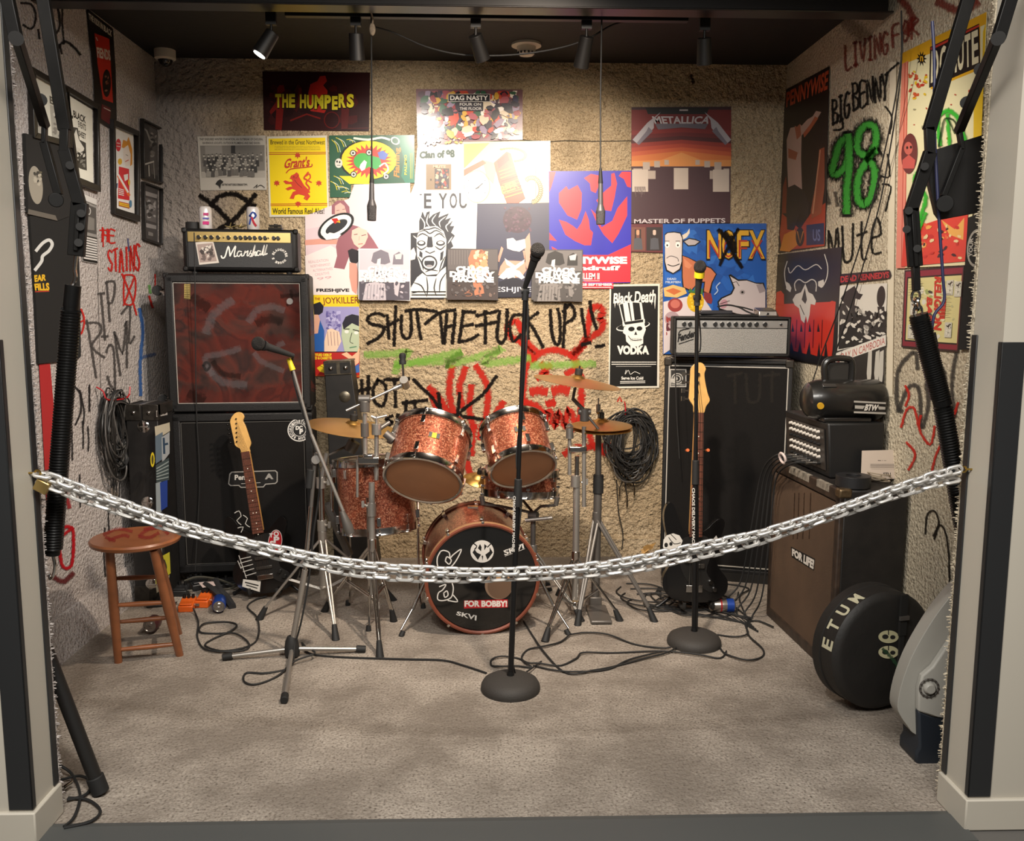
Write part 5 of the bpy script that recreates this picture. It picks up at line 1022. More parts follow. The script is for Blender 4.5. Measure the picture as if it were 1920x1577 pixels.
s1 = strand(top, 0, 0); s2_ = strand([(u, v+17+4*math.sin(u/90)) for u, v in top], 1, .012); s3 = strand([(u, v+8+3*math.cos(u/60)) for u, v in top if u < 760], 0, .024); s4 = strand([(u, v+6) for u, v in top if u > 1050], 1, .024)
allM = [s1, s2_, s3, s4]
mesh_o = lm.build('link', ST2, parent=ch, loc=(0, 0, 0)) if 0 else None
me = bpy.data.meshes.new('link'); me.from_pydata([tuple(v) for v in lm.v], [], lm.f); me.materials.append(ST2); me.polygons.foreach_set('use_smooth', [True]*len(me.polygons))
inv = T_(ch).inverted(); rest = MB()
cnt = 0
for S in allM:
    for M in S:
        if cnt < 98 and S is s1:
            o = bpy.data.objects.new('link', me); COL.objects.link(o); o.parent = ch; o.matrix_local = inv @ M; FR[o.name] = M; cnt += 1
        else:
            rest.T = M; rest.add([tuple(v) for v in lm.v], lm.f)
rest.build('links', ST2, parent=ch)['kind'] = 'stuff'
# eye hooks, padlock
for u, v, xj, lab in ((62, 887, XJL, 'brass eye screw holding the chain to the left pier'), (1826, 880, XJR, 'steel eye screw holding the chain to the right pier')):
    e = W(u, v, CY); sg = 1 if u < 500 else -1
    mb = MB().cyl((xj-sg*.006, CY, e.z), (xj+sg*.018, CY, e.z), .003).torus((xj+sg*.024, CY, e.z), .008, .003, (0, 1, 0), 16, 6)
    tag(mb.build('eye_screw', mat('brass', '#a58a4a', .3, 1.0)), lab, 'eye screw')
p = W(84, 902, CY+.0)
r = thing('padlock', 'brass padlock closing the chain at the left pier', 'padlock', tuple(p))
MB(Matrix.Translation(p) @ Matrix.Rotation(.5, 4, 'Y')).box(-.019, -.009, -.034, .019, .009, .0).build('body', mat('brass_satin', '#b39a62', .35, .9), parent=r, bevel=.003)
MB(Matrix.Translation(p) @ Matrix.Rotation(.5, 4, 'Y')).torus((0, 0, .006), .012, .0032, (0, 1, 0), 16, 6, 1.0).build('shackle', CH, parent=r)
# ------------------------------------------------------------------ shared builders for the backline
TOL = mat('black_tolex', '#100f0f', .5, bump=.25, bs=350, spec=.35); GRL = mat('black_grille', '#12100f', .8, bump=.35, bs=500, spec=.2); PIP = mat('white_piping', '#a8a49c', .5)
GOLD = mat('brass_panel', '#d6b978', .28, .9); SILV = mat('aluminium', '#b5b2ad', .35, 1.0); WDS = mat('stool_wood', '#8a5230', .38, var=.25, vs=14, coat=.3)
KNB = mat('knob_black', '#121212', .35)
def plane_sheet(O, n, lift=.001, rough=.5): return Sheet(O, n, lift, rough)
def ring(mb, x0, z0, x1, z1, y, w, t=.002):
    """thin rectangular outline facing the room"""
    for a in ((x0, z0, x1, z0+w), (x0, z1-w, x1, z1), (x0, z0, x0+w, z1), (x1-w, z0, x1, z1)): mb.box(a[0], y-t, a[1], a[2], y, a[3])
    return mb
class CapSet:
    def __init__(s): s.l = []
    def build(s, name, m, parent=None, bevel=0):
        for b in s.l: b.build(name, m, parent=parent, bevel=bevel)
def corner_caps(_, x0, x1, y0, y1, z0, z1, s=.028):
    cs = CapSet()
    for x in (x0, x1):
        for z in (z0, z1):
            for y in (y0,):
                sx = 1 if x == x0 else -1; sz = 1 if z == z0 else -1
                mb = MB(); cs.l.append(mb); mb.box(min(x-sx*.003, x+sx*s), y-.003, min(z-sz*.003, z+sz*s), max(x-sx*.003, x+sx*s), y+s, max(z-sz*.003, z+sz*s))
    return cs
def caster(parent, c, ax):
    """swivel caster sticking out along ax"""
    c = Vector(c); ax = Vector(ax).normalized()
    w = MB().cyl(c, c+ax*.012, .026).cyl(c+ax*.012, c+ax*.03, .014); w.torus(c+ax*.045, .02, .008, (0, 1, 0), 20, 8)
    o = w.build('caster', CH, parent=parent); MB().cyl(c+ax*.045-Vector((0, .012, 0)), c+ax*.045+Vector((0, .012, 0)), .026, n=20).build('wheel', RB, parent=o, bevel=.003)
# ------------------------------------------------------------------ two stacked cabinets and the head on them
cx0, cx1, cy = -1.665, -.935, 4.64
r = thing('speaker_cabinet', 'black speaker cabinet with a red and grey sprayed grille, upper of the stack', 'speaker cabinet', ((cx0+cx1)/2, cy+.17, .935), group='stacked guitar cabinets')
MB().box(cx0, cy+.012, .937, cx1, cy+.32, 1.655).build('box', TOL, parent=r, bevel=.014)
MB().box(cx0+.02, cy, .937, cx1-.02, cy+.03, .985).box(cx0+.012, cy, 1.605, cx1-.012, cy+.03, 1.65).box(cx0+.004, cy, .95, cx0+.05, cy+.03, 1.64).box(cx1-.05, cy, .95, cx1-.004, cy+.03, 1.64).build('front_rim', TOL, parent=r, bevel=.008)
gm = mat('painted_grille', '#2a1a18', .8, bump=.3, bs=500, spec=.2)
_nt = gm.node_tree; _b = _nt.nodes['Principled BSDF']; _tc = _nt.nodes.new('ShaderNodeTexCoord'); _n = _nt.nodes.new('ShaderNodeTexNoise'); _n.inputs['Scale'].default_value = 3.6; _n.inputs['Distortion'].default_value = 1.6; _n.inputs['Detail'].default_value = 3
_nt.links.new(_tc.outputs['Object'], _n.inputs['Vector']); _r = _nt.nodes.new('ShaderNodeValToRGB'); _nt.links.new(_n.outputs['Fac'], _r.inputs['Fac']); _nt.links.new(_r.outputs['Color'], _b.inputs['Base Color'])
_e = _r.color_ramp.elements; _e[0].position = .30; _e[0].color = lin('#1a1312'); _e[1].position = .78; _e[1].color = lin('#3a3436')
for _p, _c in ((.40, '#33201c'), (.50, '#4a231c'), (.57, '#2a1a18'), (.66, '#3f221d')): _x = _e.new(_p); _x.color = lin(_c)
MB().box(cx0+.045, cy+.008, .98, cx1-.045, cy+.02, 1.61).build('grille', gm, parent=r)
ring(MB(), cx0+.046, .981, cx1-.046, 1.609, cy+.006, .005).build('piping', PIP, parent=r)
corner_caps(MB(), cx0+.002, cx1-.002, cy+.006, 0, .94, 1.652).build('corner_cap', TOL, parent=r, bevel=.006)
caster(r, (cx0, cy+.08, 1.56), (-1, 0, .15)); caster(r, (cx0, cy+.08, .99), (-1, 0, .2))
g = plane_sheet((0, cy+.0075, 0), (0, -1, 0), .0006)
sr, sg, sk = spray('#6d241b', .2), spray('#6d696c', .22), spray('#14110f', .4)
for pl, w, m in (([(360, 600), (400, 560), (470, 550), (530, 570), (560, 620)], 50, sr), ([(350, 700), (370, 660), (440, 640), (540, 650)], 50, sr), ([(350, 740), (420, 750), (520, 740), (560, 720)], 50, sr), ([(420, 590), (450, 580), (480, 600)], 40, sr), ([(382, 620), (395, 590), (425, 565)], 22, sg), ([(390, 700), (380, 670), (400, 665), (440, 655)], 16, sg), ([(385, 690), (410, 715), (450, 722)], 20, sg), ([(460, 600), (475, 582), (500, 575), (520, 580)], 18, sg), ([(470, 665), (485, 680), (520, 695)], 14, sg), ([(478, 605), (495, 598), (515, 602)], 22, sk), ([(395, 680), (410, 700), (440, 705)], 14, sk), ([(520, 555), (560, 553)], 12, sk), ([(536, 545), (538, 565), (530, 572)], 8, sk), ([(356, 740), (370, 748)], 30, sk), ([(360, 560), (380, 575)], 26, sk), ([(480, 640), (500, 655), (520, 645)], 16, sg)):
    g.R(pl, w, m, sm=5)
g.R([(376, 685), (382, 694), (388, 686), (382, 678), (376, 685)], 6, spray('#2a2626', .9), sm=4); g.E(534, 565, 6, 6, '#6d6b6a'); g.P([(341, 533), (352, 533), (352, 561), (341, 560)], '#9c8748'); g.lines([(342, 534), (351, 534), (351, 560), (342, 560)], 8, '#5e4f24', 1.4, 2)
g.out('grille_paint', parent=r)
r = thing('speaker_cabinet', 'plain black speaker cabinet at the bottom of the stack behind the guitar', 'speaker cabinet', ((cx0+cx1)/2, cy+.17, .0), group='stacked guitar cabinets')
MB().box(cx0+.01, cy+.012, .07, cx1+.0, cy+.32, .932).build('box', TOL, parent=r, bevel=.014)
MB().box(cx0+.055, cy+.004, .12, cx1-.045, cy+.02, .885).build('grille', GRL, parent=r)
MB().box(cx0+.012, cy, .072, cx1, cy+.03, .12).box(cx0+.012, cy, .885, cx1, cy+.03, .93).box(cx0+.012, cy, .08, cx0+.055, cy+.03, .92).box(cx1-.045, cy, .08, cx1, cy+.03, .92).build('front_rim', TOL, parent=r, bevel=.008)
ring(MB(), cx0+.056, .121, cx1-.046, .884, cy+.003, .003).build('piping', mat('grey_piping', '#4a4844', .5), parent=r)
for x in (cx0+.08, cx1-.08):
    for y in (cy+.08, cy+.27): caster(r, (x, y, .07), (0, 0, -1))
s = plane_sheet((0, cy+.003, 0), (0, -1, 0), .002, .4)
s.E(552, 808, 22, 22, '#c9c7c2', n=32); s.E(552, 808, 20, 20, '#171717', n=32)
for k in range(22):
    t = k*2*math.pi/22; ch_ = 'STORAGE ROOM RECORDING'[k]
    if ch_ != ' ':
        u, v = 552+16.2*math.cos(t-1.57), 808+16.2*math.sin(t-1.57); c_, s_ = math.cos(t), math.sin(t)
        s.TX(ch_, [(u+a*c_-b*s_, v+a*s_+b*c_) for a, b in ((-1.9, -2.6), (1.9, -2.6), (1.9, 2.6), (-1.9, 2.6))], '#c9c7c2', .04)
s.E(552, 808, 12.5, 12.5, '#c9c7c2', n=28); s.E(552, 808, 11.5, 11.5, '#171717', n=28); s.TX('DC', q4(545, 800, 558, 808), '#c9c7c2', .06); s.TX('P', q4(552, 807, 559, 816), '#c9c7c2', .06)
s.out('round_sticker', 'round black and white sticker', parent=r); r.children[-1].get('label')
s = plane_sheet((0, cy+.003, 0), (0, -1, 0), .003, .35)
s.P([(423, 888), (427, 884), (508, 883), (512, 887), (512, 905), (508, 909), (490, 910), (486, 915), (444, 915), (440, 911), (425, 911), (421, 907)], '#8d8a85'); s.P([(425, 890), (428, 886), (507, 885), (510, 888), (510, 904), (507, 907), (489, 908), (485, 913), (445, 913), (441, 909), (426, 909), (423, 906)], '#1c1c1c')
s.TX('Penny', q4(433, 890, 466, 903), '#c9c6c0', .03); s.TX('A', q4(488, 889, 504, 900), '#8d8a85', .05); s.R([(445, 907), (480, 906)], .7, '#c9c6c0')
s.out('nameplate', parent=r)
r = thing('amplifier_head', 'black guitar amplifier head with a gold control strip on the left stack', 'amplifier', (-1.28, 4.78, 1.657))
hx0, hx1, hz0, hz1, hy = W(341, 470, 4.68).x, W(552, 470, 4.68).x, 1.668, W(440, 429, 4.68).z, 4.67
MB().box(hx0, hy+.012, hz0, hx1, hy+.23, hz1).build('box', TOL, parent=r, bevel=.02, seg=3)
MB().box(hx0+.03, hy+.006, hz0+.02, hx1-.03, hy+.03, hz1-.07).build('front_panel', mat('vinyl_black', '#1d1d1e', .5, bump=.15, bs=400), parent=r)
MB().box(hx0+.03, hy+.002, hz1-.068, hx1-.035, hy+.03, hz1-.018).build('control_panel', GOLD, parent=r)
nk = 0
for k, x in enumerate([370, 382, 393, 405, 415, 424, 437, 446, 455, 463, 472, 482, 491, 497, 507, 515]):
    p = W(x, 442, hy); c = Vector((p.x, hy, hz1-.045)); MB().cyl(c+Vector((0, .004, 0)), c-Vector((0, .016, 0)), .0115 if k not in (4, 13) else .004, .009 if k not in (4, 13) else .003, 16).build('knob', KNB, parent=r)
corner_caps(MB(), hx0, hx1, hy+.01, 0, hz0, hz1, .024).build('corner_cap', TOL, parent=r, bevel=.008)
for x in (hx0+.05, hx1-.05): MB().cyl((x, hy+.05, 1.656), (x, hy+.05, 1.669), .015).build('foot', RB, parent=r)
s = plane_sheet((0, hy+.005, 0), (0, -1, 0), .001, .35)
for w_, pl in ((2.6, [(411, 480), (413, 484), (418, 481), (424, 462), (427, 480)]), (2.2, [(427, 480), (437, 461), (435, 474), (435, 481), (439, 480)]), (1.9, [(448, 472), (443, 471), (440, 477), (443, 481), (448, 475), (448, 480), (452, 479)]), (1.9, [(452, 479), (455, 470), (455, 474), (460, 470), (458, 479), (461, 479)]), (1.9, [(461, 479), (466, 469), (464, 473), (467, 478), (463, 481), (468, 480)]), (2.2, [(467, 480), (473, 459), (469, 479), (473, 472), (475, 474), (473, 479), (477, 478)]), (1.9, [(483, 471), (478, 470), (476, 476), (479, 479), (483, 474), (482, 478), (485, 477)]), (2.2, [(485, 477), (490, 459), (487, 477), (490, 477)]), (2.2, [(490, 477), (495, 458), (491, 476), (495, 475)])): s.R(pl, w_, '#d6d3cd', sm=4)
s.out('logo', 'white script logo', parent=r)
s = plane_sheet((0, hy+.005, 0), (0, -1, 0), .0015, .35)
for k in range(18):
    t = k*2*math.pi/18; ch_ = 'SLAUGHTER HOUSE 5 •'[k] if k < 18 else ' '
    u, v = 518+12.5*math.cos(t-2.8), 480+12.5*math.sin(t-2.8); c_, s_ = math.cos(t-2.8+1.57), math.sin(t-2.8+1.57)
    if ch_ not in ' •': s.TX(ch_, [(u+a*c_-b*s_, v+a*s_+b*c_) for a, b in ((-1.7, -2.3), (1.7, -2.3), (1.7, 2.3), (-1.7, 2.3))], '#cfccc6', .06)
s.E(518, 480, 9, 9, '#141414', n=24)
s.out('round_sticker', parent=r)
s = plane_sheet((0, hy+.005, 0), (0, -1, 0), .0018, .35); s.base(q := [(364, 455), (396, 452), (407, 493), (371, 497)], '#b9b1a8', .001); s.P([(367, 459), (395, 456), (403, 490), (372, 493)], '#8f7f78'); s.blobs([(370, 462), (394, 459), (400, 488), (374, 491)], 26, ['#3a3230', '#b9b1a8', '#5c504c'], 5, 3)
s.out('photo_sticker', parent=r)
# things standing on the head
ALU = mat('can_metal', '#bdbab6', .25, 1.0)
def can(name, lab, c, ax, cols, group=None, top_to=1, R=.033, L=.122, marks=None):
    r = thing(name, lab, 'can', c, group=group); ax = Vector(ax).normalized(); c = Vector(c)
    MB().lathe([(.001, .004), (.022, .006), (.026, 0), (R, .012), (R, L-.014), (.028, L-.002), (.027, L)], 28, c, ax, cap=False).build('can_body', cols, parent=r)
    MB().lathe([(.001, L-.006), (.023, L-.005), (.025, L), (.027, L), (.0275, L-.002)], 28, c, ax, cap=False).build('lid', ALU, parent=r)
    q = ax.to_track_quat('Z', 'Y').to_matrix()
    MB().tube([c+ax*(L-.002)+q @ Vector((.012*math.cos(t/10*6.28), .006+.009*math.sin(t/10*6.28), 0)) for t in range(10)], .0015, 5, closed=True).build('ring_pull', ALU, parent=r)
    if marks:
        s = Sheet(c-Vector((0, R, 0)), (0, -1, 0), .0006, .3); marks(s); s.out('can_label', parent=r)
    return r
wc = mat('can_white', '#c9c5c4', .3, .2); T1 = hz1
can('beer_can', 'white can with pink print at the left end of the amplifier head', (W(386, 425, 4.80).x, 4.80, T1), (0, 0, 1), wc, 'cans standing on the guitar amplifier', marks=lambda s: (s.P(q4(381, 399, 391, 404), '#b34a78'), s.P(q4(380, 408, 392, 411), '#5a5aa0'), s.P(q4(380, 415, 392, 421), '#c03a78')))
can('beer_can', 'white can with a blue ribbon badge in the middle of the amplifier head', (W(475, 425, 4.80).x, 4.80, T1), (0, 0, 1), wc, 'cans standing on the guitar amplifier', marks=lambda s: (s.R([(468, 405), (474, 398), (480, 404), (474, 410), (469, 405)], 3.4, '#27418a', sm=3), s.R([(472, 408), (476, 418), (480, 423)], 4, '#a82a38', sm=2), s.R([(470, 410), (468, 420)], 3, '#27418a')))
p = W(362, 424, 4.83); mb = MB().cyl((p.x, 4.83, T1), (p.x, 4.83, T1+.045), .038, n=28); tag(mb.build('tape_roll', RB, bevel=.002), 'black roll of tape on the left corner of the amplifier head', 'tape roll')
mb = MB(); rn = random.Random(4)
for i in range(9):
    p = W(428+rn.uniform(0, 26), 425, 4.74); a = Vector((p.x, 4.74+rn.uniform(-.02, .03), T1+.004+rn.uniform(0, .012))); d = Vector((rn.uniform(-1, 1), rn.uniform(-.5, .5), rn.uniform(0, .6))).normalized(); mb.cyl(a, a+d*.032, .0045, .002, 8)
tag(mb.build('jack_plugs', mat('old_brass', '#8d7d52', .4, .8)), 'small heap of jack plugs on the amplifier head between the cans', 'jack plugs', kind='stuff')
p = W(517, 424, 4.74); mb = MB().box(p.x-.035, 4.72, T1, p.x+.035, 4.76, T1+.012).box(p.x-.032, 4.725, T1+.016, p.x+.03, 4.755, T1+.026).cyl((p.x, 4.74, T1), (p.x, 4.74, T1+.03), .01)
tag(mb.build('metal_clip', mat('clip_metal', '#3c3834', .35, .8)), 'small dark metal clip at the right end of the amplifier head', 'clip')

for o in list(COL.objects):
    if o.parent is None and o.name.startswith(('speaker_cabinet', 'amplifier_head')): o.rotation_euler.z = math.radians(7)
# ------------------------------------------------------------------ road cases
CASE = mat('case_black', '#181615', .5, var=.4, vs=20); TRIM = mat('case_edge', '#6b6559', .4, .8, var=.4, vs=40)
r = thing('road_case', 'tall battered black instrument case covered in stickers beside the left wall', 'road case', (-1.67, 4.55, 0), group='tall instrument cases')
X0, X1, Y0, Y1, Z1 = -1.758, -1.604, 4.34, 4.545, 1.005
MB().box(X0, Y0, .005, X1, Y1, Z1).build('case_body', CASE, parent=r, bevel=.004)
mb = MB()
for z0, z1 in ((.0, .09),): mb.box(X0-.004, Y0-.004, z0, (X0+X1)/2-.004, Y0+.03, z1).box((X0+X1)/2-.005, Y0-.003, z0, X1+.004, Y0+.03, z1)
mb.build('metal_edging', mat('case_hardware', '#3c3833', .45, .6, var=.5, vs=40), parent=r, bevel=.003); mb = MB()
for z0, z1 in ((Z1-.075, Z1+.004),): mb.box(X0-.004, Y0-.004, z0, (X0+X1)/2-.004, Y0+.03, z1).box((X0+X1)/2+.004, Y0-.004, z0, X1+.004, Y0+.03, z1)
mb.box(X1-.01, Y0, Z1-.05, X1+.004, Y1, Z1+.004).box(X0-.004, Y0, Z1-.01, X0+.01, Y1, Z1+.004); mb.build('metal_edging', mat('case_hardware', '#3c3833', .45, .6, var=.5, vs=40), parent=r, bevel=.003)
MB().box((X0+X1)/2-.012, Y0, Z1, (X0+X1)/2+.012, Y1, Z1+.005).build('top_band', SILV, parent=r)
for x in (X0+.04, X1-.04): MB().ball((x, Y0-.004, Z1-.035), .010, 8).build('rivet', CH, parent=r)
for z in (.9, .52, .10): MB().lathe([(.001, .006), (.02, .006), (.03, 0)], 20, ((X0+X1)/2+.006, Y0-.001, z), (0, -1, 0)).cyl(((X0+X1)/2+.004-.016, Y0-.008, z), ((X0+X1)/2+.03, Y0-.008, z), .004).build('latch', CH, parent=r)
s = Sheet((X1, 0, 0), (1, 0, 0), .001, .45)
s.P([(293, 770), (314, 765), (314, 778), (293, 782)], '#9c9892'); s.TX('LAPD', [(294, 772), (312, 768), (312, 776), (294, 780)], '#3a2c2c', .03); s.P([(290, 800), (318, 792), (319, 808), (292, 825)], '#b5ad98'); s.P([(291, 818), (305, 810), (306, 860), (292, 870)], '#5d6c78'); s.P([(303, 820), (318, 810), (318, 850), (304, 868)], '#9ca0a2'); s.R([(307, 822), (308, 850)], 4, '#2f4256'); s.R([(307, 834), (314, 832)], 4, '#2f4256')
s.E(286, 862, 4, 14, '#c9b52a'); s.E(286, 862, 2, 9, '#4a4420'); s.P([(292, 872), (317, 858), (317, 900), (293, 905)], '#3f4a4c'); s.lines([(294, 876), (316, 862), (316, 898), (294, 902)], 5, '#8d9896', 2.2, 3); s.P([(292, 906), (302, 903), (303, 960), (293, 962)], '#8f989c'); s.P([(300, 905), (314, 900), (314, 950), (302, 958)], '#28408a')
s.P([(292, 964), (304, 962), (304, 1042), (293, 1044)], '#77756f'); s.P([(290, 1050), (318, 1035), (320, 1075), (292, 1096)], '#bdb436'); s.P([(293, 1058), (305, 1052), (305, 1078), (294, 1086)], '#1d1b18'); s.R([(308, 1050), (312, 1064), (308, 1076)], 2.4, '#3a382a', sm=3); s.P([(292, 1098), (318, 1078), (316, 1094), (294, 1112)], '#a39e84')
s.out('stickers', parent=r)
r = thing('road_case', 'black instrument case with silver edging behind the left cymbal', 'road case', (-.735, 5.03, 0), group='tall instrument cases')
T = Matrix.Translation((-.735, 5.03, 0)) @ Matrix.Rotation(math.radians(-3), 4, 'Y')
wz = 1.185
mb = MB(T); mb.hexa([(-.13, -.08, .0), (.12, -.08, 0), (.12, .08, 0), (-.13, .08, 0), (-.10, -.08, wz), (.045, -.08, wz), (.045, .08, wz), (-.10, .08, wz)]); mb.build('case_body', CASE, parent=r, bevel=.004)
mb = MB(T); mb.box(-.104, -.086, wz-.075, .05, -.07, wz+.004).box(-.104, -.086, wz-.004, .05, .08, wz+.005); mb.build('metal_edging', TRIM, parent=r, bevel=.003)
MB(T).box(-.096, -.09, wz-.066, -.032, -.08, wz-.006).build('corner_plate', DK2, parent=r); MB(T).box(-.012, -.09, wz-.066, .045, -.08, wz-.006).build('corner_plate', DK2, parent=r)
for x in (-.064, .018): MB(T).ball((x, -.092, wz-.036), .012, 8).build('rivet', CH, parent=r)
MB(T).lathe([(.001, .006), (.02, .006), (.032, 0)], 20, (.0, -.08, wz-.2), (0, -1, 0)).build('latch', TRIM, parent=r)

# ------------------------------------------------------------------ right stack: bass cabinet, silver head
ang = math.radians(-17); A0 = Vector((.975, 4.75, 0)); T = Matrix.Translation(A0) @ Matrix.Rotation(ang, 4, 'Z')
r = thing('bass_cabinet', 'tall worn black bass speaker cabinet in the right corner', 'speaker cabinet', tuple(A0), rz=ang)
Wd, Hh, Dp = .665, 1.215, .34
MB(T).box(0, .012, .045, Wd, Dp, Hh).build('box', mat('worn_tolex', '#151311', .55, var=.3, vs=10, bump=.25, bs=300), parent=r, bevel=.012)
MB(T).box(.03, .002, .09, Wd-.03, .03, Hh-.045).build('grille', GRL, parent=r)
mb = MB(T); ring(mb, .022, .082, Wd-.022, Hh-.036, .004, .0055, .004); mb.build('piping', PIP, parent=r)
mb = MB(T); ring(mb, 0, .047, Wd, Hh, .02, .022, .02); mb.build('front_rim', TOL, parent=r, bevel=.005)
MB(T).cyl((.03, .012, Hh+.0), (Wd-.03, .012, Hh+.0), .012).build('top_edge_roll', mat('worn_edge', '#4a4038', .5, var=.6, vs=25), parent=r)
for xx in (-.004, Wd-.04): MB(T).box(xx, -.004, Hh-.04, xx+.044, .05, Hh+.004).build('corner_cap', mat('worn_steel_cap', '#3f3b36', .4, .8), parent=r, bevel=.006)
MB(T).box(.01, .0, .0, Wd-.01, .1, .05).build('skid', DK2, parent=r)
nrm = (T.to_3x3() @ Vector((0, -1, 0)))
s = Sheet(T @ Vector((0, .002, 0)), nrm, .001, .4)
s.P(q4(1256, 692, 1287, 726), '#a09d97'); s.P(q4(1258, 694, 1285, 724), '#1b1a19')
for a, c in ((11, '#a09d97'), (9, '#1b1a19'), (7, '#a09d97'), (5, '#1b1a19')): s.E(1270, 710, a, a*.95, c); 
s.P(q4(1258, 710, 1266, 717), '#a09d97'); s.E(1268, 710, 3, 3, '#a09d97'); s.P(q4(1258, 718, 1285, 719), '#a09d97'); s.lines(q4(1259, 720, 1284, 723), 1, '#a09d97', 1.5, 2)
s.out('badge', parent=r)
g = Sheet(T @ Vector((0, .002, 0)), nrm, .0006, .7); gm2 = spray('#2c2926', .6)
g.G_('TUT', q4(1365, 700, 1460, 755), 9, gm2); g.out('faded_lettering', parent=r)
ang2 = math.radians(-8); B0 = Vector((W(1262, 640, 4.62).x, 4.62, Hh+.022)); T = Matrix.Translation(B0) @ Matrix.Rotation(ang2, 4, 'Z')
r = thing('amplifier_head', 'silver fronted bass amplifier head with black knobs on the tall cabinet', 'amplifier', tuple(B0), rz=ang2)
Wd2, Hh2, Dp2 = .60, .205, .24
MB(T).box(0, .015, 0, Wd2, Dp2, Hh2).build('box', TOL, parent=r, bevel=.008)
m_sg = mat('silver_grille', '#8b8a86', .5, .3, var=.35, vs=260, bump=.3, bs=350)
MB(T).box(.018, .004, .016, Wd2-.018, .03, Hh2-.062).build('grille', m_sg, parent=r)
MB(T).box(.018, .004, Hh2-.058, Wd2-.018, .03, Hh2-.02).build('control_panel', SILV, parent=r)
for k, x in enumerate([.055, .085, .125, .16, .215, .25, .285, .32, .355, .39, .425, .468, .548]):
    MB(T).cyl((x, .006, Hh2-.038), (x, -.016, Hh2-.038), .0125 if k not in (12,) else .006, .010 if k != 12 else .005, 16).build('knob', KNB, parent=r)
mb = MB(T); ring(mb, .0, .0, Wd2, Hh2, .016, .014, .016); mb.build('front_rim', TOL, parent=r, bevel=.004)
MB(T).box(.12, .1, Hh2, .46, .13, Hh2+.012).build('handle', DK2, parent=r, bevel=.005)
nrm2 = T.to_3x3() @ Vector((0, -1, 0)); s = Sheet(T @ Vector((0, .004, 0)), nrm2, .003, .3)
s.TX('Fender', [(1272, 627), (1306, 617), (1304, 631), (1270, 642)], '#161514', .05); s.R([(1273, 645), (1300, 636)], 1.4, '#161514'); s.R([(1272, 628), (1276, 620), (1292, 616)], 2, '#161514', sm=3); s.out('logo', 'black script logo', parent=r)
TZ = B0.z+Hh2
p = W(1344, 582, 4.70); mb = MB().box(p.x-.09, 4.68, TZ+.012, p.x+.08, 4.76, TZ+.032); tag(mb.build('effects_pedal', mat('pedal_slate', '#2b2b30', .4), bevel=.004), 'flat dark pedal lying on the silver fronted amplifier', 'pedal')
p = W(1436, 582, 4.68); r = thing('effects_pedal', 'silver box pedal with a black socket on the right of the bass amplifier', 'pedal', (p.x, 4.70, TZ))
MB().hexa([(p.x-.05, 4.64, TZ+.002), (p.x+.05, 4.64, TZ+.002), (p.x+.05, 4.74, TZ+.002), (p.x-.05, 4.74, TZ+.002), (p.x-.047, 4.645, TZ+.03), (p.x+.047, 4.645, TZ+.03), (p.x+.047, 4.735, TZ+.048), (p.x-.047, 4.735, TZ+.048)]).build('pedal_case', SILV, parent=r, bevel=.004)
MB().cyl((p.x-.003, 4.642, TZ+.015), (p.x-.003, 4.632, TZ+.015), .006).build('socket', KNB, parent=r)
mb = MB().tube([W(1345, 575, 4.74), W(1365, 572, 4.74), W(1385, 576, 4.74), W(1400, 584, 4.72), W(1415, 590, 4.70)], .0045, 6, sm=4).tube([W(1372, 573, 4.76), W(1395, 577, 4.75), W(1412, 582, 4.74)], .004, 6, sm=3)
tag(mb.build('patch_cable', RB), 'short black patch cable arched over the bass amplifier top', 'cable')

# ------------------------------------------------------------------ guitars
def guitar(name, lab, org, R, body, scale, nk, hd, kind, fin, root_extra=None):
    """body outline, neck and head in the local XY plane, Y along the neck"""
    o = thing(name, lab, 'guitar', org); T = Matrix.Translation(org) @ R; o.rotation_euler = R.to_euler(); FR[o.name] = T
    pts = [(p.x, p.y) for p in crom([Vector(q) for q in body], 4, True)]
    MB(T).prism(pts, 0, .042).build('body', fin, parent=o, bevel=.007, seg=3)
    y0, y1, w0, w1 = nk
    MB(T).hexa([(-w0, y0, .030), (w0, y0, .030), (w1, y1, .030), (-w1, y1, .030), (-w0, y0, .052), (w0, y0, .052), (w1, y1, .052), (-w1, y1, .052)]).build('neck', mat('maple_neck', '#b98a4e', .4), parent=o, bevel=.003)
    MB(T).hexa([(-w0, y0-.01, .0525), (w0, y0-.01, .0525), (w1, y1, .0525), (-w1, y1, .0525), (-w0, y0-.01, .057), (w0, y0-.01, .057), (w1, y1, .057), (-w1, y1, .057)]).build('fretboard', mat('rosewood', '#5c3020', .45, var=.3, vs=40), parent=o)
    fr = MB(T); L = scale; n = 21 if kind == 'guitar' else 20
    for k in range(1, n+1):
        y = y1-(L-L/2**(k/12))
        if y < y0: break
        t = (y-y0)/(y1-y0); w = w0*(1-t)+w1*t; fr.box(-w, y-.0009, .057, w, y+.0009, .0583)
    fr.build('frets', CH, parent=o)
    dt = MB(T)
    for k in (3, 5, 7, 9, 12, 15, 17, 19):
        y = y1-(L-L/2**((k-.5)/12)); dt.cyl((0 if k != 12 else -.008, y, .057), (0 if k != 12 else -.008, y, .0576), .0028, n=10)
        if k == 12: dt.cyl((.008, y, .057), (.008, y, .0576), .0028, n=10)
    dt.build('fret_markers', mat('marker_white', '#cfc9ba', .4), parent=o)
    MB(T).prism([(p.x, p.y) for p in crom([Vector(q) for q in hd], 3, True)], .036, .050).build('headstock', mat('headstock_maple', '#c79c5a' if kind == 'guitar' else '#b9833e', .35, var=.15, vs=20, coat=.3), parent=o, bevel=.002)
    return o, T
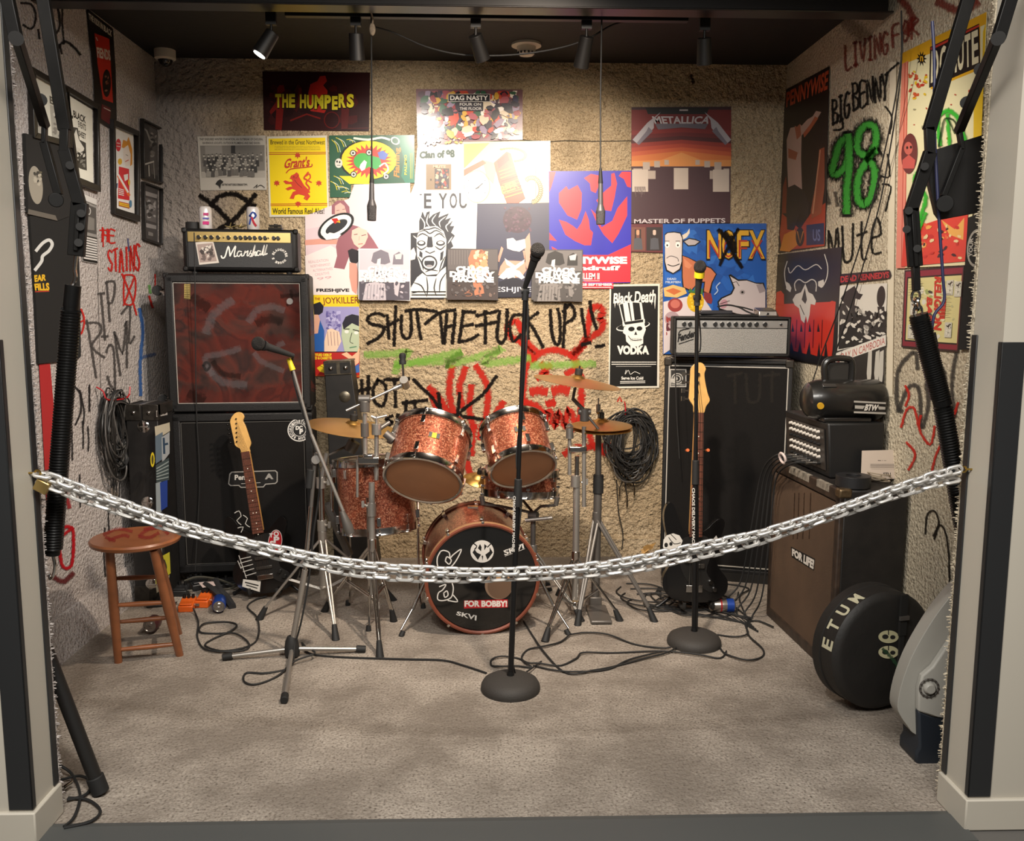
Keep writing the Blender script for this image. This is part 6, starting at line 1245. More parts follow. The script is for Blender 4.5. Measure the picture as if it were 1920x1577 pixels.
# six string on the left
Rg = Matrix.Rotation(math.pi/2-.13, 4, 'X') @ Matrix.Rotation(math.radians(9), 4, 'Z')
org = W(507, 1108, 4.42); org.z = .035
sb = [(-.02, .0), (-.10, .015), (-.155, .07), (-.16, .14), (-.12, .20), (-.115, .25), (-.15, .31), (-.165, .375), (-.150, .415), (-.12, .40), (-.085, .345), (-.045, .315), (-.02, .312), (.03, .312), (.055, .32), (.10, .36), (.125, .375), (.145, .345), (.13, .29), (.11, .24), (.12, .19), (.165, .13), (.165, .065), (.11, .012), (.04, -.002)]
hd = [(-.021, .72), (-.024, .745), (-.045, .765), (-.048, .79), (-.052, .86), (-.050, .90), (-.020, .93), (.010, .928), (.022, .905), (.012, .885), (.020, .86), (.030, .80), (.034, .765), (.022, .742), (.021, .72)]
FIN = mat('gloss_black', '#0f0e0e', .15, coat=.6)
gt, T = guitar('electric_guitar', 'black electric guitar covered in white scrawl leaning on the left stack', org, Rg, sb, .648, (.318, .728, .028, .021), hd, 'guitar', FIN)
pg = [(-.02, .29), (-.06, .26), (-.08, .20), (-.07, .13), (-.04, .09), (.02, .08), (.06, .05), (.10, .04), (.12, .08), (.08, .12), (.08, .18), (.085, .25), (.05, .30)]
MB(T).prism([(p.x, p.y) for p in crom([Vector(q) for q in pg], 3, True)], .0422, .0445).build('pickguard', mat('pickguard_black', '#1a1918', .3), parent=gt)
for y in (.13, .18, .23): MB(T).box(-.042, y-.009, .0445, .042, y+.009, .052).build('pickup', mat('pickup_dark', '#26231f', .4), parent=gt, bevel=.004)
MB(T).box(-.04, .07, .0445, .04, .095, .055).build('bridge', CH, parent=gt, bevel=.002)
for q in ((.075, .10), (.095, .07), (.11, .045)): MB(T).cyl((*q, .044), (*q, .060), .011, .009, 16).build('knob', KNB, parent=gt)
for k in range(6): MB(T).cyl((-.048, .785+k*.023, .045), (-.066, .785+k*.023, .045), .003).ball((-.068, .785+k*.023, .045), .0065, 6, (1, .8, 1)).cyl((-.034+k*.003, .785+k*.023, .05), (-.034+k*.003, .785+k*.023, .056), .004, n=8).build('tuning_peg', mat('peg_dark', '#2a2826', .3, .8), parent=gt)
mb = MB(T)
for k in range(6): mb.tube([(-.027+k*.0108, .083, .057), (-.017+k*.0068, .728, .0595), (-.034+k*.003, .785+k*.023, .0545)], .0006, 4)
mb.build('strings', CH, parent=gt)
# scrawl and stickers drawn on the body's own plane
def local_sheet(T, z, rough=.5):
    return Sheet(T @ Vector((0, 0, z)), T.to_3x3() @ Vector((0, 0, 1)), .0006, rough)
s = local_sheet(T, .0448); WS = '#a5a29c'
for i, pl in enumerate(([(440, 962), (448, 958), (452, 968), (444, 976), (452, 984)], [(456, 966), (464, 972), (460, 982), (468, 988)], [(446, 990), (456, 988), (452, 998)], [(452, 1048), (470, 1044)], [(450, 1056), (472, 1050)], [(452, 1064), (474, 1058)], [(456, 1072), (476, 1066)], [(460, 1080), (480, 1074)], [(448, 1042), (462, 1084)], [(446, 1052), (452, 1066)])): s.R(pl, 1.5, WS, sm=2)
s.out('scrawl', parent=gt)
s = local_sheet(T, .0455, .3); s.E(516, 1015, 13, 22, '#c9c0bc', 8); s.E(516, 1015, 12, 20.5, '#a81a22', 8); s.TX('STOP', [(509, 1025), (507, 1000), (523, 998), (524, 1026)], '#d9d3cf', .04) if 0 else [s.TX(c_, q_, '#d9d3cf', .05) for c_, q_ in (('T', q4(505, 1000, 512, 1008)), ('O', q4(513, 996, 523, 1006)), ('P', q4(513, 1006, 524, 1018)), ('S', q4(506, 1014, 513, 1024)))]
s.out('oval_sticker', 'red oval sticker', parent=gt)
s = local_sheet(T, .0455, .3); s.base([(456, 1086), (489, 1090), (487, 1110), (454, 1100)], '#b9b5ae', .0005); s.R([(460, 1092), (484, 1098)], 2.4, '#1c1b1a'); s.R([(462, 1097), (482, 1103)], 2, '#1c1b1a'); s.out('paper_sticker', parent=gt)
# folding guitar stands
def gstand(lab, c, hz, ya, back):
    r = thing('guitar_stand', lab, 'guitar stand', (c[0], c[1], 0)); cx, cyy = c
    MB().cyl((cx, cyy+back, .01), (cx, cyy+back*.4, hz), .008).build('post', BKM, parent=r)
    for dx, dy in ((-.17, -.02), (.17, -.02), (0, .16)):
        mb = MB().cyl((cx, cyy+back*.6, .14), (cx+dx, cyy+back*.6+dy, .012), .008); mb.cyl((cx+dx, cyy+back*.6+dy, .012), (cx+dx*1.06, cyy+back*.6+dy*1.06, .008), .011); mb.build('leg', BKM, parent=r)
    for dx in (-.07, .07):
        MB().tube([(cx, cyy+back*.6, .10), (cx+dx, cyy+.03, .045), (cx+dx, cyy-.06, .04), (cx+dx, cyy-.07, .07)], .009, 8, sm=4).build('rest', RB, parent=r)
    return r
# four string on the right
Rb = Matrix.Rotation(math.pi/2-.12, 4, 'X') @ Matrix.Rotation(math.radians(-1.5), 4, 'Z')
orgb = W(1297, 1096, 4.16); orgb.z = .06
bb = [(0, 0), (-.09, .01), (-.145, .055), (-.15, .12), (-.115, .19), (-.11, .25), (-.14, .33), (-.155, .42), (-.14, .475), (-.115, .48), (-.09, .43), (-.065, .365), (-.03, .345), (.03, .345), (.06, .36), (.10, .40), (.13, .412), (.145, .385), (.13, .33), (.105, .27), (.10, .22), (.125, .165), (.165, .11), (.16, .05), (.11, .01), (.05, 0)]
hb = [(-.022, .92), (-.028, .955), (-.048, .985), (-.05, 1.01), (-.047, 1.10), (-.044, 1.14), (-.02, 1.165), (.01, 1.165), (.028, 1.14), (.022, 1.115), (.026, 1.08), (.040, 1.02), (.052, .985), (.034, .955), (.022, .92)]
bs, T = guitar('bass_guitar', 'black four string bass guitar standing before the tall bass cabinet', orgb, Rb, bb, .864, (.33, .925, .031, .021), hb, 'bass', FIN)
MB(T).prism([(p.x, p.y) for p in crom([Vector(q) for q in [(-.03, .32), (-.08, .28), (-.07, .18), (-.03, .10), (.04, .07), (.09, .05), (.10, .09), (.06, .15), (.08, .24), (.06, .32)]], 3, True)], .0422, .0445).build('pickguard', mat('pickguard_black', '#1a1918', .3), parent=bs)
MB(T).box(-.05, .19, .0445, .0, .215, .056).box(0, .165, .0445, .05, .19, .056).build('pickup', mat('pickup_dark', '#26231f', .4), parent=bs, bevel=.004)
MB(T).box(-.04, .05, .0445, .04, .085, .058).build('bridge', CH, parent=bs, bevel=.002)
for q in ((.08, .10), (.10, .065)): MB(T).cyl((*q, .044), (*q, .062), .012, .010, 16).build('knob', CH, parent=bs)
for k in range(4): MB(T).cyl((-.046, .99+k*.04, .043), (-.07, .99+k*.04, .043), .004).cbox((-.078, .99+k*.04, .043), (.018, .022, .006)).cyl((-.022+k*.004, .99+k*.04, .05), (-.022+k*.004, .99+k*.04, .060), .008, n=14).build('tuning_peg', CH, parent=bs)
mb = MB(T)
for k in range(4): mb.tube([(-.027+k*.018, .07, .060), (-.016+k*.0105, .925, .0605), (-.022+k*.004, .99+k*.04, .059)], .0011, 4)
mb.build('strings', CH, parent=bs)
s = local_sheet(T, .0445, .4)
s.P([(1244, 1012), (1250, 1004), (1262, 1000), (1274, 1004), (1280, 1014), (1276, 1024), (1266, 1030), (1256, 1038), (1246, 1036), (1243, 1024)], '#bdbab4'); s.R([(1254, 1008), (1264, 1020), (1276, 1018)], 1.6, '#161514', sm=2); s.R([(1258, 1002), (1268, 1012)], 1.4, '#161514'); s.E(1249, 1022, 3.4, 4.4, '#161514'); s.E(1258, 1020, 3, 3.6, '#161514'); s.R([(1248, 1032), (1258, 1030)], 1.2, '#161514')
s.out('skull_sticker', parent=bs)
s = local_sheet(T, .0445, .4); s.P([(1333, 1016), (1343, 1004), (1346, 1010), (1338, 1016)], '#bdbab4'); s.out('paper_sticker', parent=bs)
gs = gstand('low black stand holding the scrawled guitar off the carpet', (org.x-.02, org.y), .30, 0, .10)
gs = gstand('black stand with orange yoke ends holding the bass guitar', (orgb.x+.02, orgb.y), .72, 0, .13)
yk = MB(); c = W(1304, 843, 4.26)
yk.tube([c+Vector((-.05, -.03, 0)), c+Vector((-.03, .03, -.01)), c+Vector((.0, .045, -.012)), c+Vector((.03, .03, -.01)), c+Vector((.05, -.03, 0))], .006, 8, sm=4).cyl(c+Vector((0, .045, -.012)), (orgb.x+.02, orgb.y+.06, .70), .007); yk.build('yoke', BKM, parent=gs)
for dx in (-.05, .05): MB().cyl(c+Vector((dx, -.03, 0)), c+Vector((dx*1.0, -.052, .006)), .008).build('yoke_tip', mat('orange_rubber', '#b5561d', .5), parent=gs)
# ------------------------------------------------------------------ drum kit
def sparkle():
    m = bpy.data.materials.new('copper_sparkle'); MC['copper_sparkle'] = m; m.use_nodes = True; nt = m.node_tree; b = nt.nodes['Principled BSDF']
    b.inputs['Metallic'].default_value = .55; b.inputs['Roughness'].default_value = .32; b.inputs['Coat Weight'].default_value = .5; b.inputs['Coat Roughness'].default_value = .12
    tc = nt.nodes.new('ShaderNodeTexCoord'); v = nt.nodes.new('ShaderNodeTexVoronoi'); v.inputs['Scale'].default_value = 190
    nt.links.new(tc.outputs['Object'], v.inputs['Vector'])
    r = nt.nodes.new('ShaderNodeValToRGB'); e = r.color_ramp.elements; e[0].color = lin('#6d3324'); e[0].position = .15; e[1].color = lin('#d69a78'); e[1].position = .95; x = e.new(.6); x.color = lin('#a85c42')
    nt.links.new(v.outputs['Color'], r.inputs['Fac']); nt.links.new(r.outputs['Color'], b.inputs['Base Color'])
    q = nt.nodes.new('ShaderNodeBump'); q.inputs['Strength'].default_value = .35; q.inputs['Distance'].default_value = .002; nt.links.new(v.outputs['Color'], q.inputs['Height']); nt.links.new(q.outputs['Normal'], b.inputs['Normal'])
    return m
SPK = sparkle(); HEAD = mat('drum_skin_tan', '#a5714c', .45, var=.12, vs=6); HEADW = mat('drum_skin_white', '#b8ad98', .5)
CHR = mat('drum_chrome', '#c9c5c0', .16, 1.0); HW = mat('hardware_steel', '#aca8a2', .36, .8); HWD = mat('hardware_dark', '#6a6662', .42, .6)
def drum(name, lab, c, ax, r, L, nl=6, skin=HEAD, badge=None, snare=False, hoopm=None):
    """c: centre of the lower head, ax: towards the upper head"""
    ax = Vector(ax).normalized(); q = ax.to_track_quat('Z', 'Y').to_matrix().to_4x4(); T = Matrix.Translation(c) @ q
    o = thing(name, lab, 'drum', c); o.rotation_euler = q.to_euler(); FR[o.name] = T
    MB(T).lathe([(r, .012), (r, L-.012)], 56, cap=False).build('shell', SPK, parent=o)
    MB(T).lathe([(.0005, .002), (r*.9, .002), (r*.985, .004), (r*.99, .012)], 48).build('resonant_head', skin, parent=o)
    MB(T).lathe([(r*.99, L-.012), (r*.985, L-.002), (.0005, L-.002)], 48).build('batter_head', HEADW, parent=o)
    for z, sg in ((.0, 1), (L, -1)):
        MB(T).lathe([(r+.002, z+sg*.03), (r+.008, z+sg*.03), (r+.006, z+sg*.004), (r+.010, z-sg*.004), (r+.002, z-sg*.006), (r-.006, z-sg*.002), (r-.004, z+sg*.004), (r+.002, z+sg*.01)], 56, cap=False).build('hoop', hoopm or CHR, parent=o)
    for k in range(nl):
        t = 2*math.pi*(k+.5)/nl; R_ = Matrix.Rotation(t, 4, 'Z'); TT = T @ R_
        for z0, z1 in ((.035, min(.085, L*.4)), (L-.035, max(L-.085, L*.6))):
            MB(TT).cbox((r+.009, 0, (z0+z1)/2), (.018, .018, abs(z1-z0)*.8)).cyl((r+.012, 0, z0), (r+.012, 0, z0+(-.038 if z0 < L/2 else .038)), .0028, n=6).cbox((r+.011, 0, z0+(-.034 if z0 < L/2 else .034)), (.014, .012, .012)).build('lug', CHR, parent=o, bevel=.003)
    if badge is not None:
        MB(T @ Matrix.Rotation(badge, 4, 'Z')).lathe([(.001, .003), (.001, .003)], 3) if 0 else None
        TB = T @ Matrix.Rotation(badge, 4, 'Z'); mb = MB(TB)
        mb.box(r-.002, -.024, L*.5-.014, r+.003, .024, L*.5+.014); bd = mb.build('badge', mat('badge_gold', '#a88a28', .35, .7), parent=o, bevel=.001)
        MB(TB).box(r+.0005, -.024, L*.5-.013, r+.0036, -.010, L*.5+.013).box(r+.0005, .010, L*.5-.013, r+.0036, .024, L*.5+.013).build('badge_ends', mat('badge_dark', '#1c1713', .4), parent=bd)
    return o, T
def bq(c, ax):   # angle on the shell that faces the room
    q = Vector(ax).normalized().to_track_quat('Z', 'Y').to_matrix(); v = q.inverted() @ Vector((0, -1, 0)); return math.atan2(v.y, v.x)
a1, c1 = (.15, .69, .70), W(793, 902, 3.82)
t1, _ = drum('rack_tom', 'left of the two copper sparkle toms tilted over the bass drum', c1, a1, .170, .265, 6, badge=bq(c1, a1)+.05)
a2_, c2 = (-.17, .66, .72), W(980, 880, 3.86)
t2, _ = drum('rack_tom', 'right of the two copper sparkle toms, with yellow badge, behind the microphone stand', c2, a2_, .146, .235, 6, badge=bq(c2, a2_)+.2)
a3_, c3 = (-.06, .10, 1), W(710, 992, 4.16)
ft, _ = drum('floor_tom', 'deep copper sparkle floor tom below the left tilted tom', c3, a3_, .182, .345, 8)
for k in range(3):
    t = 2*math.pi*k/3+.4; x, y = .20*math.cos(t), .20*math.sin(t); mb = MB()
    mb.tube([Vector((c3.x+x, c3.y+y, c3.z+.2)), Vector((c3.x+x, c3.y+y, .10)), Vector((c3.x+x*1.1, c3.y+y*1.1, .012))], .006, 8, sm=3); mb.build('leg', CHR, parent=ft)
    MB().cyl((c3.x+x*1.1, c3.y+y*1.1, .025), (c3.x+x*1.11, c3.y+y*1.11, 0), .011, .013).build('rubber_foot', RB, parent=ft)
c4 = W(975, 928, 4.22); a4_ = (.03, .12, 1)
sn, _ = drum('snare_drum', 'shallow copper sparkle snare drum behind the right tilted tom', c4, a4_, .178, .125, 8)
# bass drum
KR, KL_, KY = .253, .40, 3.875
kc = Vector((W(905, 1085, KY).x, KY, KR+.012))
qk = Vector((-.10, 1, .03)).normalized()
kd, KT_ = drum('bass_drum', 'copper sparkle bass drum with a black front head and white stickers', kc, qk, KR, KL_, 10, skin=mat('head_black', '#101010', .12, coat=.4), hoopm=mat('copper_hoop', '#7d4331', .35, .2, var=.2, vs=20))
MB(KT_).lathe([(KR+.009, -.004), (KR+.011, .0), (KR+.011, .022), (KR+.002, .026)], 64, cap=False).build('hoop_inlay', mat('hoop_tan', '#8f6a4a', .4), parent=kd)
s = Sheet(kc, -qk, -.0005+.0, .45)
s.l = .0004; SW = '#c2beb8'
s.E(935, 1098, 26, 26, '#7b6350', n=36); s.E(937, 1100, 23, 23, '#5e4838', n=36); s.P([(918, 1083), (954, 1082), (954, 1090), (914, 1091)], '#b98a5a')
s.E(904, 1034, 22, 21, SW, n=36)
for pl in ([(890, 1030), (886, 1036), (896, 1050), (902, 1040), (894, 1036)], [(918, 1026), (924, 1036), (914, 1050), (910, 1040), (918, 1034)], [(900, 1020), (903, 1026), (902, 1034), (896, 1028)], [(908, 1020), (913, 1024), (908, 1032)], [(903, 1042), (906, 1042), (905, 1052)]): s.P(pl, '#101010')
s.R([(886, 1018), (894, 1024), (890, 1030)], 2.2, '#101010', sm=2); s.R([(922, 1018), (914, 1026)], 2, '#101010')
s.TX('SKVI', [(944, 1032), (981, 1020), (983, 1028), (946, 1042)], SW, .03); s.TX('SKVI', [(857, 1146), (894, 1154), (893, 1164), (855, 1153)], SW, .03)
s.R([(944, 1033), (982, 1019)], .8, SW); s.R([(947, 1043), (984, 1029)], .8, SW)
s.P([(870, 1126), (952, 1124), (952, 1139), (870, 1141)], '#a81f26'); s.TX('FOR BOBBY!', q4(871, 1126, 951, 1138), '#d0c9c0', .05)
OUT = [[(826, 1034), (820, 1046), (821, 1062), (830, 1068), (844, 1064), (856, 1050), (865, 1030), (850, 1040), (844, 1046), (842, 1036), (832, 1032), (826, 1034)], [(835, 1052), (838, 1044), (846, 1050), (842, 1058), (835, 1052)], [(824, 1100), (836, 1096), (830, 1106), (822, 1112), (821, 1124), (832, 1126), (846, 1120), (850, 1104), (848, 1094)], [(832, 1112), (838, 1108), (840, 1116), (834, 1120), (832, 1112)], [(850, 1116), (858, 1128), (840, 1126)], [(826, 1072), (832, 1082), (846, 1080), (852, 1070)]]
for pl in OUT: s.R(pl, 2.2, SW, sm=4)
s.out('head_stickers', parent=kd)
for sx, px, py in ((-1, 752, 1193), (1, 1066, 1190)):
    a = kc+Vector((sx*(KR+.008), .10, -.02)); f = G(px, py); mb = MB().cyl(a+Vector((sx*-.01, 0, .02)), a.lerp(f, .55), .008).cyl(a.lerp(f, .5), f+Vector((0, 0, .03)), .0055); sp = mb.build('spur', CHR, parent=kd); MB().cyl(f+(a-f)*.09, f, .011, .013).build('rubber_foot', RB, parent=sp)
p = W(888, 953, 4.0); MB().box(p.x-.028, 4.02, p.z-.006, p.x+.02, 4.05, p.z+.002).build('shell_plate', CHR, parent=kd)

# ------------------------------------------------------------------ stands
def tripod(r, x, y, zt, zb, feet, m=HW, w=.016, brace=True, dbl=True):
    """double-braced legs from a sliding collar down to rubber feet"""
    MB().cyl((x, y, zt-.03), (x, y, zt+.03), .021, n=16).build('leg_collar', m, parent=r, bevel=.002)
    MB().cyl((x, y, zb-.02), (x, y, zb+.02), .019, n=16).build('leg_collar', m, parent=r, bevel=.002)
    for f in feet:
        f = Vector((f[0], f[1], .03)); top = Vector((x, y, zt)); d = f-top; sd = d.cross(Vector((0, 0, 1))).normalized()*.012; mb = MB()
        e = top+d*.93
        for sgn in ((-1, 1) if dbl else (0,)): bar_(mb, top+sd*sgn, e+sd*sgn*.3, w*.5 if dbl else w)
        if brace:
            mid = top+d*.55
            for sgn in (-1, 1): bar_(mb, Vector((x, y, zb))+sd*sgn*.6, mid+sd*sgn*.6, w*.4)
        lg = mb.build('leg', m, parent=r)
        MB().cyl(f+(top-f)*.085, Vector((f.x, f.y, 0))+(f-top)*.03+Vector((0, 0, .005)), .011, .019, 12).build('rubber_foot', RB, parent=lg)
def bar_(mb, a, b, w): return mb.cyl(a, b, w*.72, n=8)
def wing(mb, c, d, s=1.0):
    c = Vector(c); d = Vector(d).normalized(); mb.cyl(c, c+d*.02*s, .006*s).cbox(c+d*.026*s, (.012*s, .010*s, .030*s)); return mb
def clampm(mb, c, r=.022, h=.05): c = Vector(c); return mb.cyl(c-Vector((0, 0, h/2)), c+Vector((0, 0, h/2)), r, n=16)
BRZ = mat('cymbal_bronze', '#d9ab60', .4, 1.0, var=.18, vs=4)
def cymbal(name, lab, c, r, ax, hat=False):
    ax = Vector(ax).normalized(); q = ax.to_track_quat('Z', 'Y').to_matrix().to_4x4(); T = Matrix.Translation(c) @ q; o = thing(name, lab, 'cymbal', c, group='cymbals of the drum kit'); o.rotation_euler = q.to_euler(); FR[o.name] = T
    pr = [(.006, .024), (.014, .0235), (.026, .018), (.036, .008)]+[(.036+(r-.036)*k/7, .007-.020*(k/7)**1.5) for k in range(1, 8)]; pr += [(a, b-.0014) for a, b in pr[::-1]]
    MB(T).lathe(pr, 64).build('cymbal_plate', BRZ, parent=o)
    MB(T).cyl((0, 0, .022), (0, 0, .052), .018 if not hat else .012, n=20).build('felt', RB, parent=o, bevel=.003)
    MB(T).cyl((0, 0, -.02), (0, 0, .066), .0045, n=8).build('rod', CHR, parent=o)
    return o
cymbal('crash_cymbal', 'left crash cymbal tilted in front of the stacked cabinets', W(662, 797, 4.18), .215, (.14, -.05, 1))
cymbal('crash_cymbal', 'tilted crash cymbal over the painted red skull', W(1083, 712, 4.10), .205, (.14, -.03, 1))
cymbal('hi_hat_cymbal', 'upper hi-hat cymbal right of the toms', W(1128, 793, 4.20), .148, (.0, -.05, 1), True)
cymbal('hi_hat_cymbal', 'lower hi-hat cymbal on the right stand', W(1128, 799, 4.20), .148, (.0, -.05, 1.0), True)
o = cymbal('splash_cymbal', 'small yellow cymbal peeking out left of the snare drum', W(897, 896, 4.32), .075, (.2, -.3, 1), True)
GS_ = 'chromed drum hardware stands'
def stand(lab, loc): return thing('drum_stand', lab, 'drum stand', loc, group=GS_)
# A: boom stand left of the left tom
ya = 3.90; base = G(697, 1170); bx, by = W(697, 1000, ya).x, ya
r = stand('chrome boom stand with a bare black topped rod left of the toms', (bx, by, 0))
MB().cyl((bx, by, .16), W(697, 905, ya), .0135).cyl(W(697, 1010, ya), W(697, 905, ya), .0135).build('pole', HW, parent=r)
MB().cyl(W(685, 862, ya), W(684, 775, ya), .0105).build('upper_pole', HW, parent=r)
mb = MB(); clampm(mb, W(697, 955, ya), .02, .06); wing(mb, W(690, 950, ya), (-1, -.3, .6)); mb.build('height_clamp', HW, parent=r)
mb = MB(); clampm(mb, W(684, 806, ya), .018, .06); mb.build('height_clamp', HWD, parent=r)
mb = MB(); p = W(692, 862, ya); mb.cbox(p, (.10, .05, .035)).cbox(p+Vector((.0, -.02, .02)), (.045, .03, .02)); mb.build('multi_clamp', CHR, parent=r, bevel=.006)
mb = MB(); clampm(mb, W(684, 762, ya), .022, .05).cyl(W(672, 748, ya), W(694, 748, ya), .018); mb.build('boom_tilter', HWD, parent=r, bevel=.003)
MB().cyl(W(649, 770, ya), W(742, 727, ya+.05), .006).build('boom_arm', HW, parent=r); MB().cyl(W(738, 729, ya+.05), W(754, 722, ya+.06), .011).cyl(W(757, 712, ya+.03), W(761, 724, ya+.08), .019).build('boom_end', HW, parent=r)
MB().cyl(W(757, 714, ya+.05), W(755, 682, ya+.05), .0055).build('cymbal_rod', CHR, parent=r); MB().lathe([(.001, 0), (.015, 0), (.016, .012), (.013, .02), (.016, .032), (.015, .045), (.009, .05), (.001, .05)], 18, W(755, 683, ya+.05)).build('rubber_sleeve', RB, parent=r)
MB().cyl(W(670, 862, ya-.01), W(670, 932, ya-.01), .006).build('drop_rod', HW, parent=r)
tripod(r, bx, by, .42, .17, [(W(711, 1235, 3.62).x, 3.64), (G(640, 1090).x+.0, 4.2), (G(742, 1150).x, 4.06)], CHR)
# B: tom mount with wing top, right beside it
r = stand('short chrome tom mount post with a wide wing nut beside the left tom', tuple(W(706, 1000, 3.92))); p = W(706, 860, 3.92)
MB().cyl(p, W(706, 812, 3.92), .010).cyl(W(706, 815, 3.92), W(706, 795, 3.92), .022).cyl(W(706, 798, 3.92), W(706, 780, 3.92), .006).build('post', HW, parent=r)
MB().tube([W(696, 780, 3.92), W(703, 783, 3.92), W(709, 783, 3.92), W(726, 779, 3.92)], .006, 8, sm=3).build('wing_nut', HW, parent=r)
MB().cyl(W(710, 805, 3.92), W(730, 792, 3.95), .010).cyl(W(722, 812, 3.90), W(738, 825, 3.9), .018).tube([W(730, 830, 3.9), W(745, 800, 3.95), W(752, 788, 4.0)], .014, 8).build('tom_bracket', HWD, parent=r)
MB().cyl(p, W(706, 900, 3.92), .010).build('lower_post', HW, parent=r)
# C: far left cymbal stand
yc = 4.12; x0 = W(603, 950, yc).x
r = stand('tall grey cymbal stand behind the boom microphone stand', (x0, yc, 0))
MB().cyl((x0, yc, .10), (x0, yc, W(603, 985, yc).z), .018).build('pole', HW, parent=r); MB().cyl((x0, yc, W(603, 985, yc).z), (x0, yc, W(603, 905, yc).z), .0145).build('mid_pole', CHR, parent=r)
MB().cyl((x0, yc, W(603, 905, yc).z), (x0+.03, yc, W(610, 850, yc).z), .011).build('upper_pole', HW, parent=r)
MB().cyl((x0+.03, yc, W(610, 855, yc).z), W(648, 838, 4.18), .006).cyl(W(655, 846, 4.18), W(665, 828, 4.18), .03).cyl(W(662, 828, 4.18), W(662, 798, 4.18), .008).build('boom_arm', HWD, parent=r)
for v in (905, 985): mb = MB(); clampm(mb, (x0, yc, W(603, v, yc).z), .023, .05); wing(mb, (x0+.015, yc-.01, W(603, v, yc).z), (1, -.4, .3)); mb.build('height_clamp', HW, parent=r)
tripod(r, x0, yc, .40, .14, [(G(490, 1160).x, 4.10), (x0+.30, 4.36), (x0+.10, 3.84)], HW)
# D: dark stand cluster beside the floor tom
mb = MB(); r = stand('black and chrome mount cluster hanging left of the floor tom', tuple(W(622, 990, 4.2)))
MB().cyl(W(622, 960, 4.2), W(622, 870, 4.2), .009).cyl(W(622, 905, 4.2), W(622, 885, 4.2), .018).build('post', CHR, parent=r); MB().cbox(W(640, 885, 4.2), (.045, .03, .03)).cbox(W(650, 868, 4.2), (.03, .03, .04)).cbox(W(655, 905, 4.2), (.03, .03, .03)).build('clamp_block', HWD, parent=r, bevel=.006)
bar_(MB(), W(612, 945, 4.2), W(655, 1040, 4.25), .03).build('brace', HWD, parent=r)
# E: right chrome stand under the tilted crash
ye = 4.10; x0 = W(1080, 1000, ye).x
r = stand('chrome cymbal stand under the tilted crash cymbal', (x0, ye, 0))
MB().cyl((x0, ye, .09), (x0, ye, W(1079, 905, ye).z), .0165).build('pole', HW, parent=r); MB().cyl((x0, ye, W(1079, 905, ye).z), (x0, ye, W(1078, 855, ye).z), .011).build('mid_pole', CHR, parent=r)
mb = MB(); clampm(mb, W(1079, 902, ye), .022, .055); wing(mb, W(1090, 905, ye), (1, 0, .2)); mb.build('height_clamp', HW, parent=r)
MB().cbox(W(1083, 842, ye), (.085, .035, .03)).build('multi_clamp', CHR, parent=r, bevel=.006)
MB().cyl(W(1068, 890, ye), W(1068, 820, ye), .009).cyl(W(1068, 822, ye), W(1068, 802, ye), .018).cyl(W(1068, 800, ye), W(1068, 794, ye), .02, .006).build('tom_post', HW, parent=r)
MB().cyl(W(1095, 950, ye), W(1095, 800, ye), .0105).build('side_pole', HW, parent=r)
mb = MB(); clampm(mb, W(1096, 778, ye), .022, .06).cyl(W(1084, 772, ye), W(1108, 772, ye), .014); mb.build('boom_tilter', HWD, parent=r, bevel=.003)
MB().cyl(W(1136, 822, ye-.02), W(1092, 768, ye), .006).cyl(W(1094, 768, ye), W(1074, 748, ye), .009).cyl(W(1074, 750, ye), W(1078, 728, ye), .007).cyl(W(1078, 730, ye), W(1083, 712, ye), .005).build('boom_arm', HWD, parent=r)
tripod(r, x0, ye, .30, .06, [(G(1024, 1205).x, 3.80), (G(1150, 1140).x, 4.05), (x0-.05, 4.42)], CHR)
# F: hi-hat stand
yf = 4.24; x0 = W(1118, 1000, yf).x
r = stand('grey hi-hat stand with wide braced legs at the right of the kit', (x0, yf, 0))
MB().cyl((x0, yf, .06), (x0+.005, yf, W(1120, 895, yf).z), .021).build('pole', HWD, parent=r); MB().cyl((x0+.005, yf, W(1120, 895, yf).z), (W(1122, 815, yf).x, yf, W(1122, 808, yf).z), .0155).build('upper_pole', HWD, parent=r)
MB().cyl((x0+.006, yf, W(1120, 925, yf).z), (x0+.006, yf, W(1120, 890, yf).z), .026).build('height_clamp', RB, parent=r, bevel=.003)
MB().cyl(W(1122, 815, yf), W(1122, 746, yf), .004).cyl(W(1122, 770, yf), W(1122, 758, yf), .011).ball(W(1122, 772, yf), .012, 8).build('pull_rod', CHR, parent=r)
MB().box(x0-.05, yf-.25, .005, x0+.05, yf-.02, .02).box(x0-.03, yf-.03, 0, x0+.03, yf+.03, .06).build('foot_pedal', HWD, parent=r, bevel=.004)
tripod(r, x0, yf, .46, .24, [(G(1222, 1160).x, 4.04), (G(1035, 1130).x+.1, 4.0), (x0+.05, 4.62)], HWD, w=.022)
# G: snare stand
x0, y0_ = W(1000, 1000, 4.20).x, 4.22
r = stand('short snare stand seen between the bass drum and the hi-hat stand', (x0, y0_, 0))
MB().cyl((x0, y0_, .12), (x0, y0_, c4.z-.10), .0125).cyl((x0-.02, y0_, c4.z-.1), (x0+.02, y0_-.02, c4.z-.1), .02).build('pole', HWD, parent=r)
for dx, dy in ((-.15, -.06), (.14, -.08), (.02, .15)): MB().tube([(x0, y0_, c4.z-.09), (c4.x+dx*.7, c4.y+dy*.7, c4.z-.045), (c4.x+dx*1.18, c4.y+dy*1.18, c4.z-.03), (c4.x+dx*1.25, c4.y+dy*1.25, c4.z+.012)], .007, 8).cyl((c4.x+dx*1.2, c4.y+dy*1.2, c4.z-.03), (c4.x+dx*1.25, c4.y+dy*1.25, c4.z+.012), .012).build('basket_arm', HWD, parent=r)
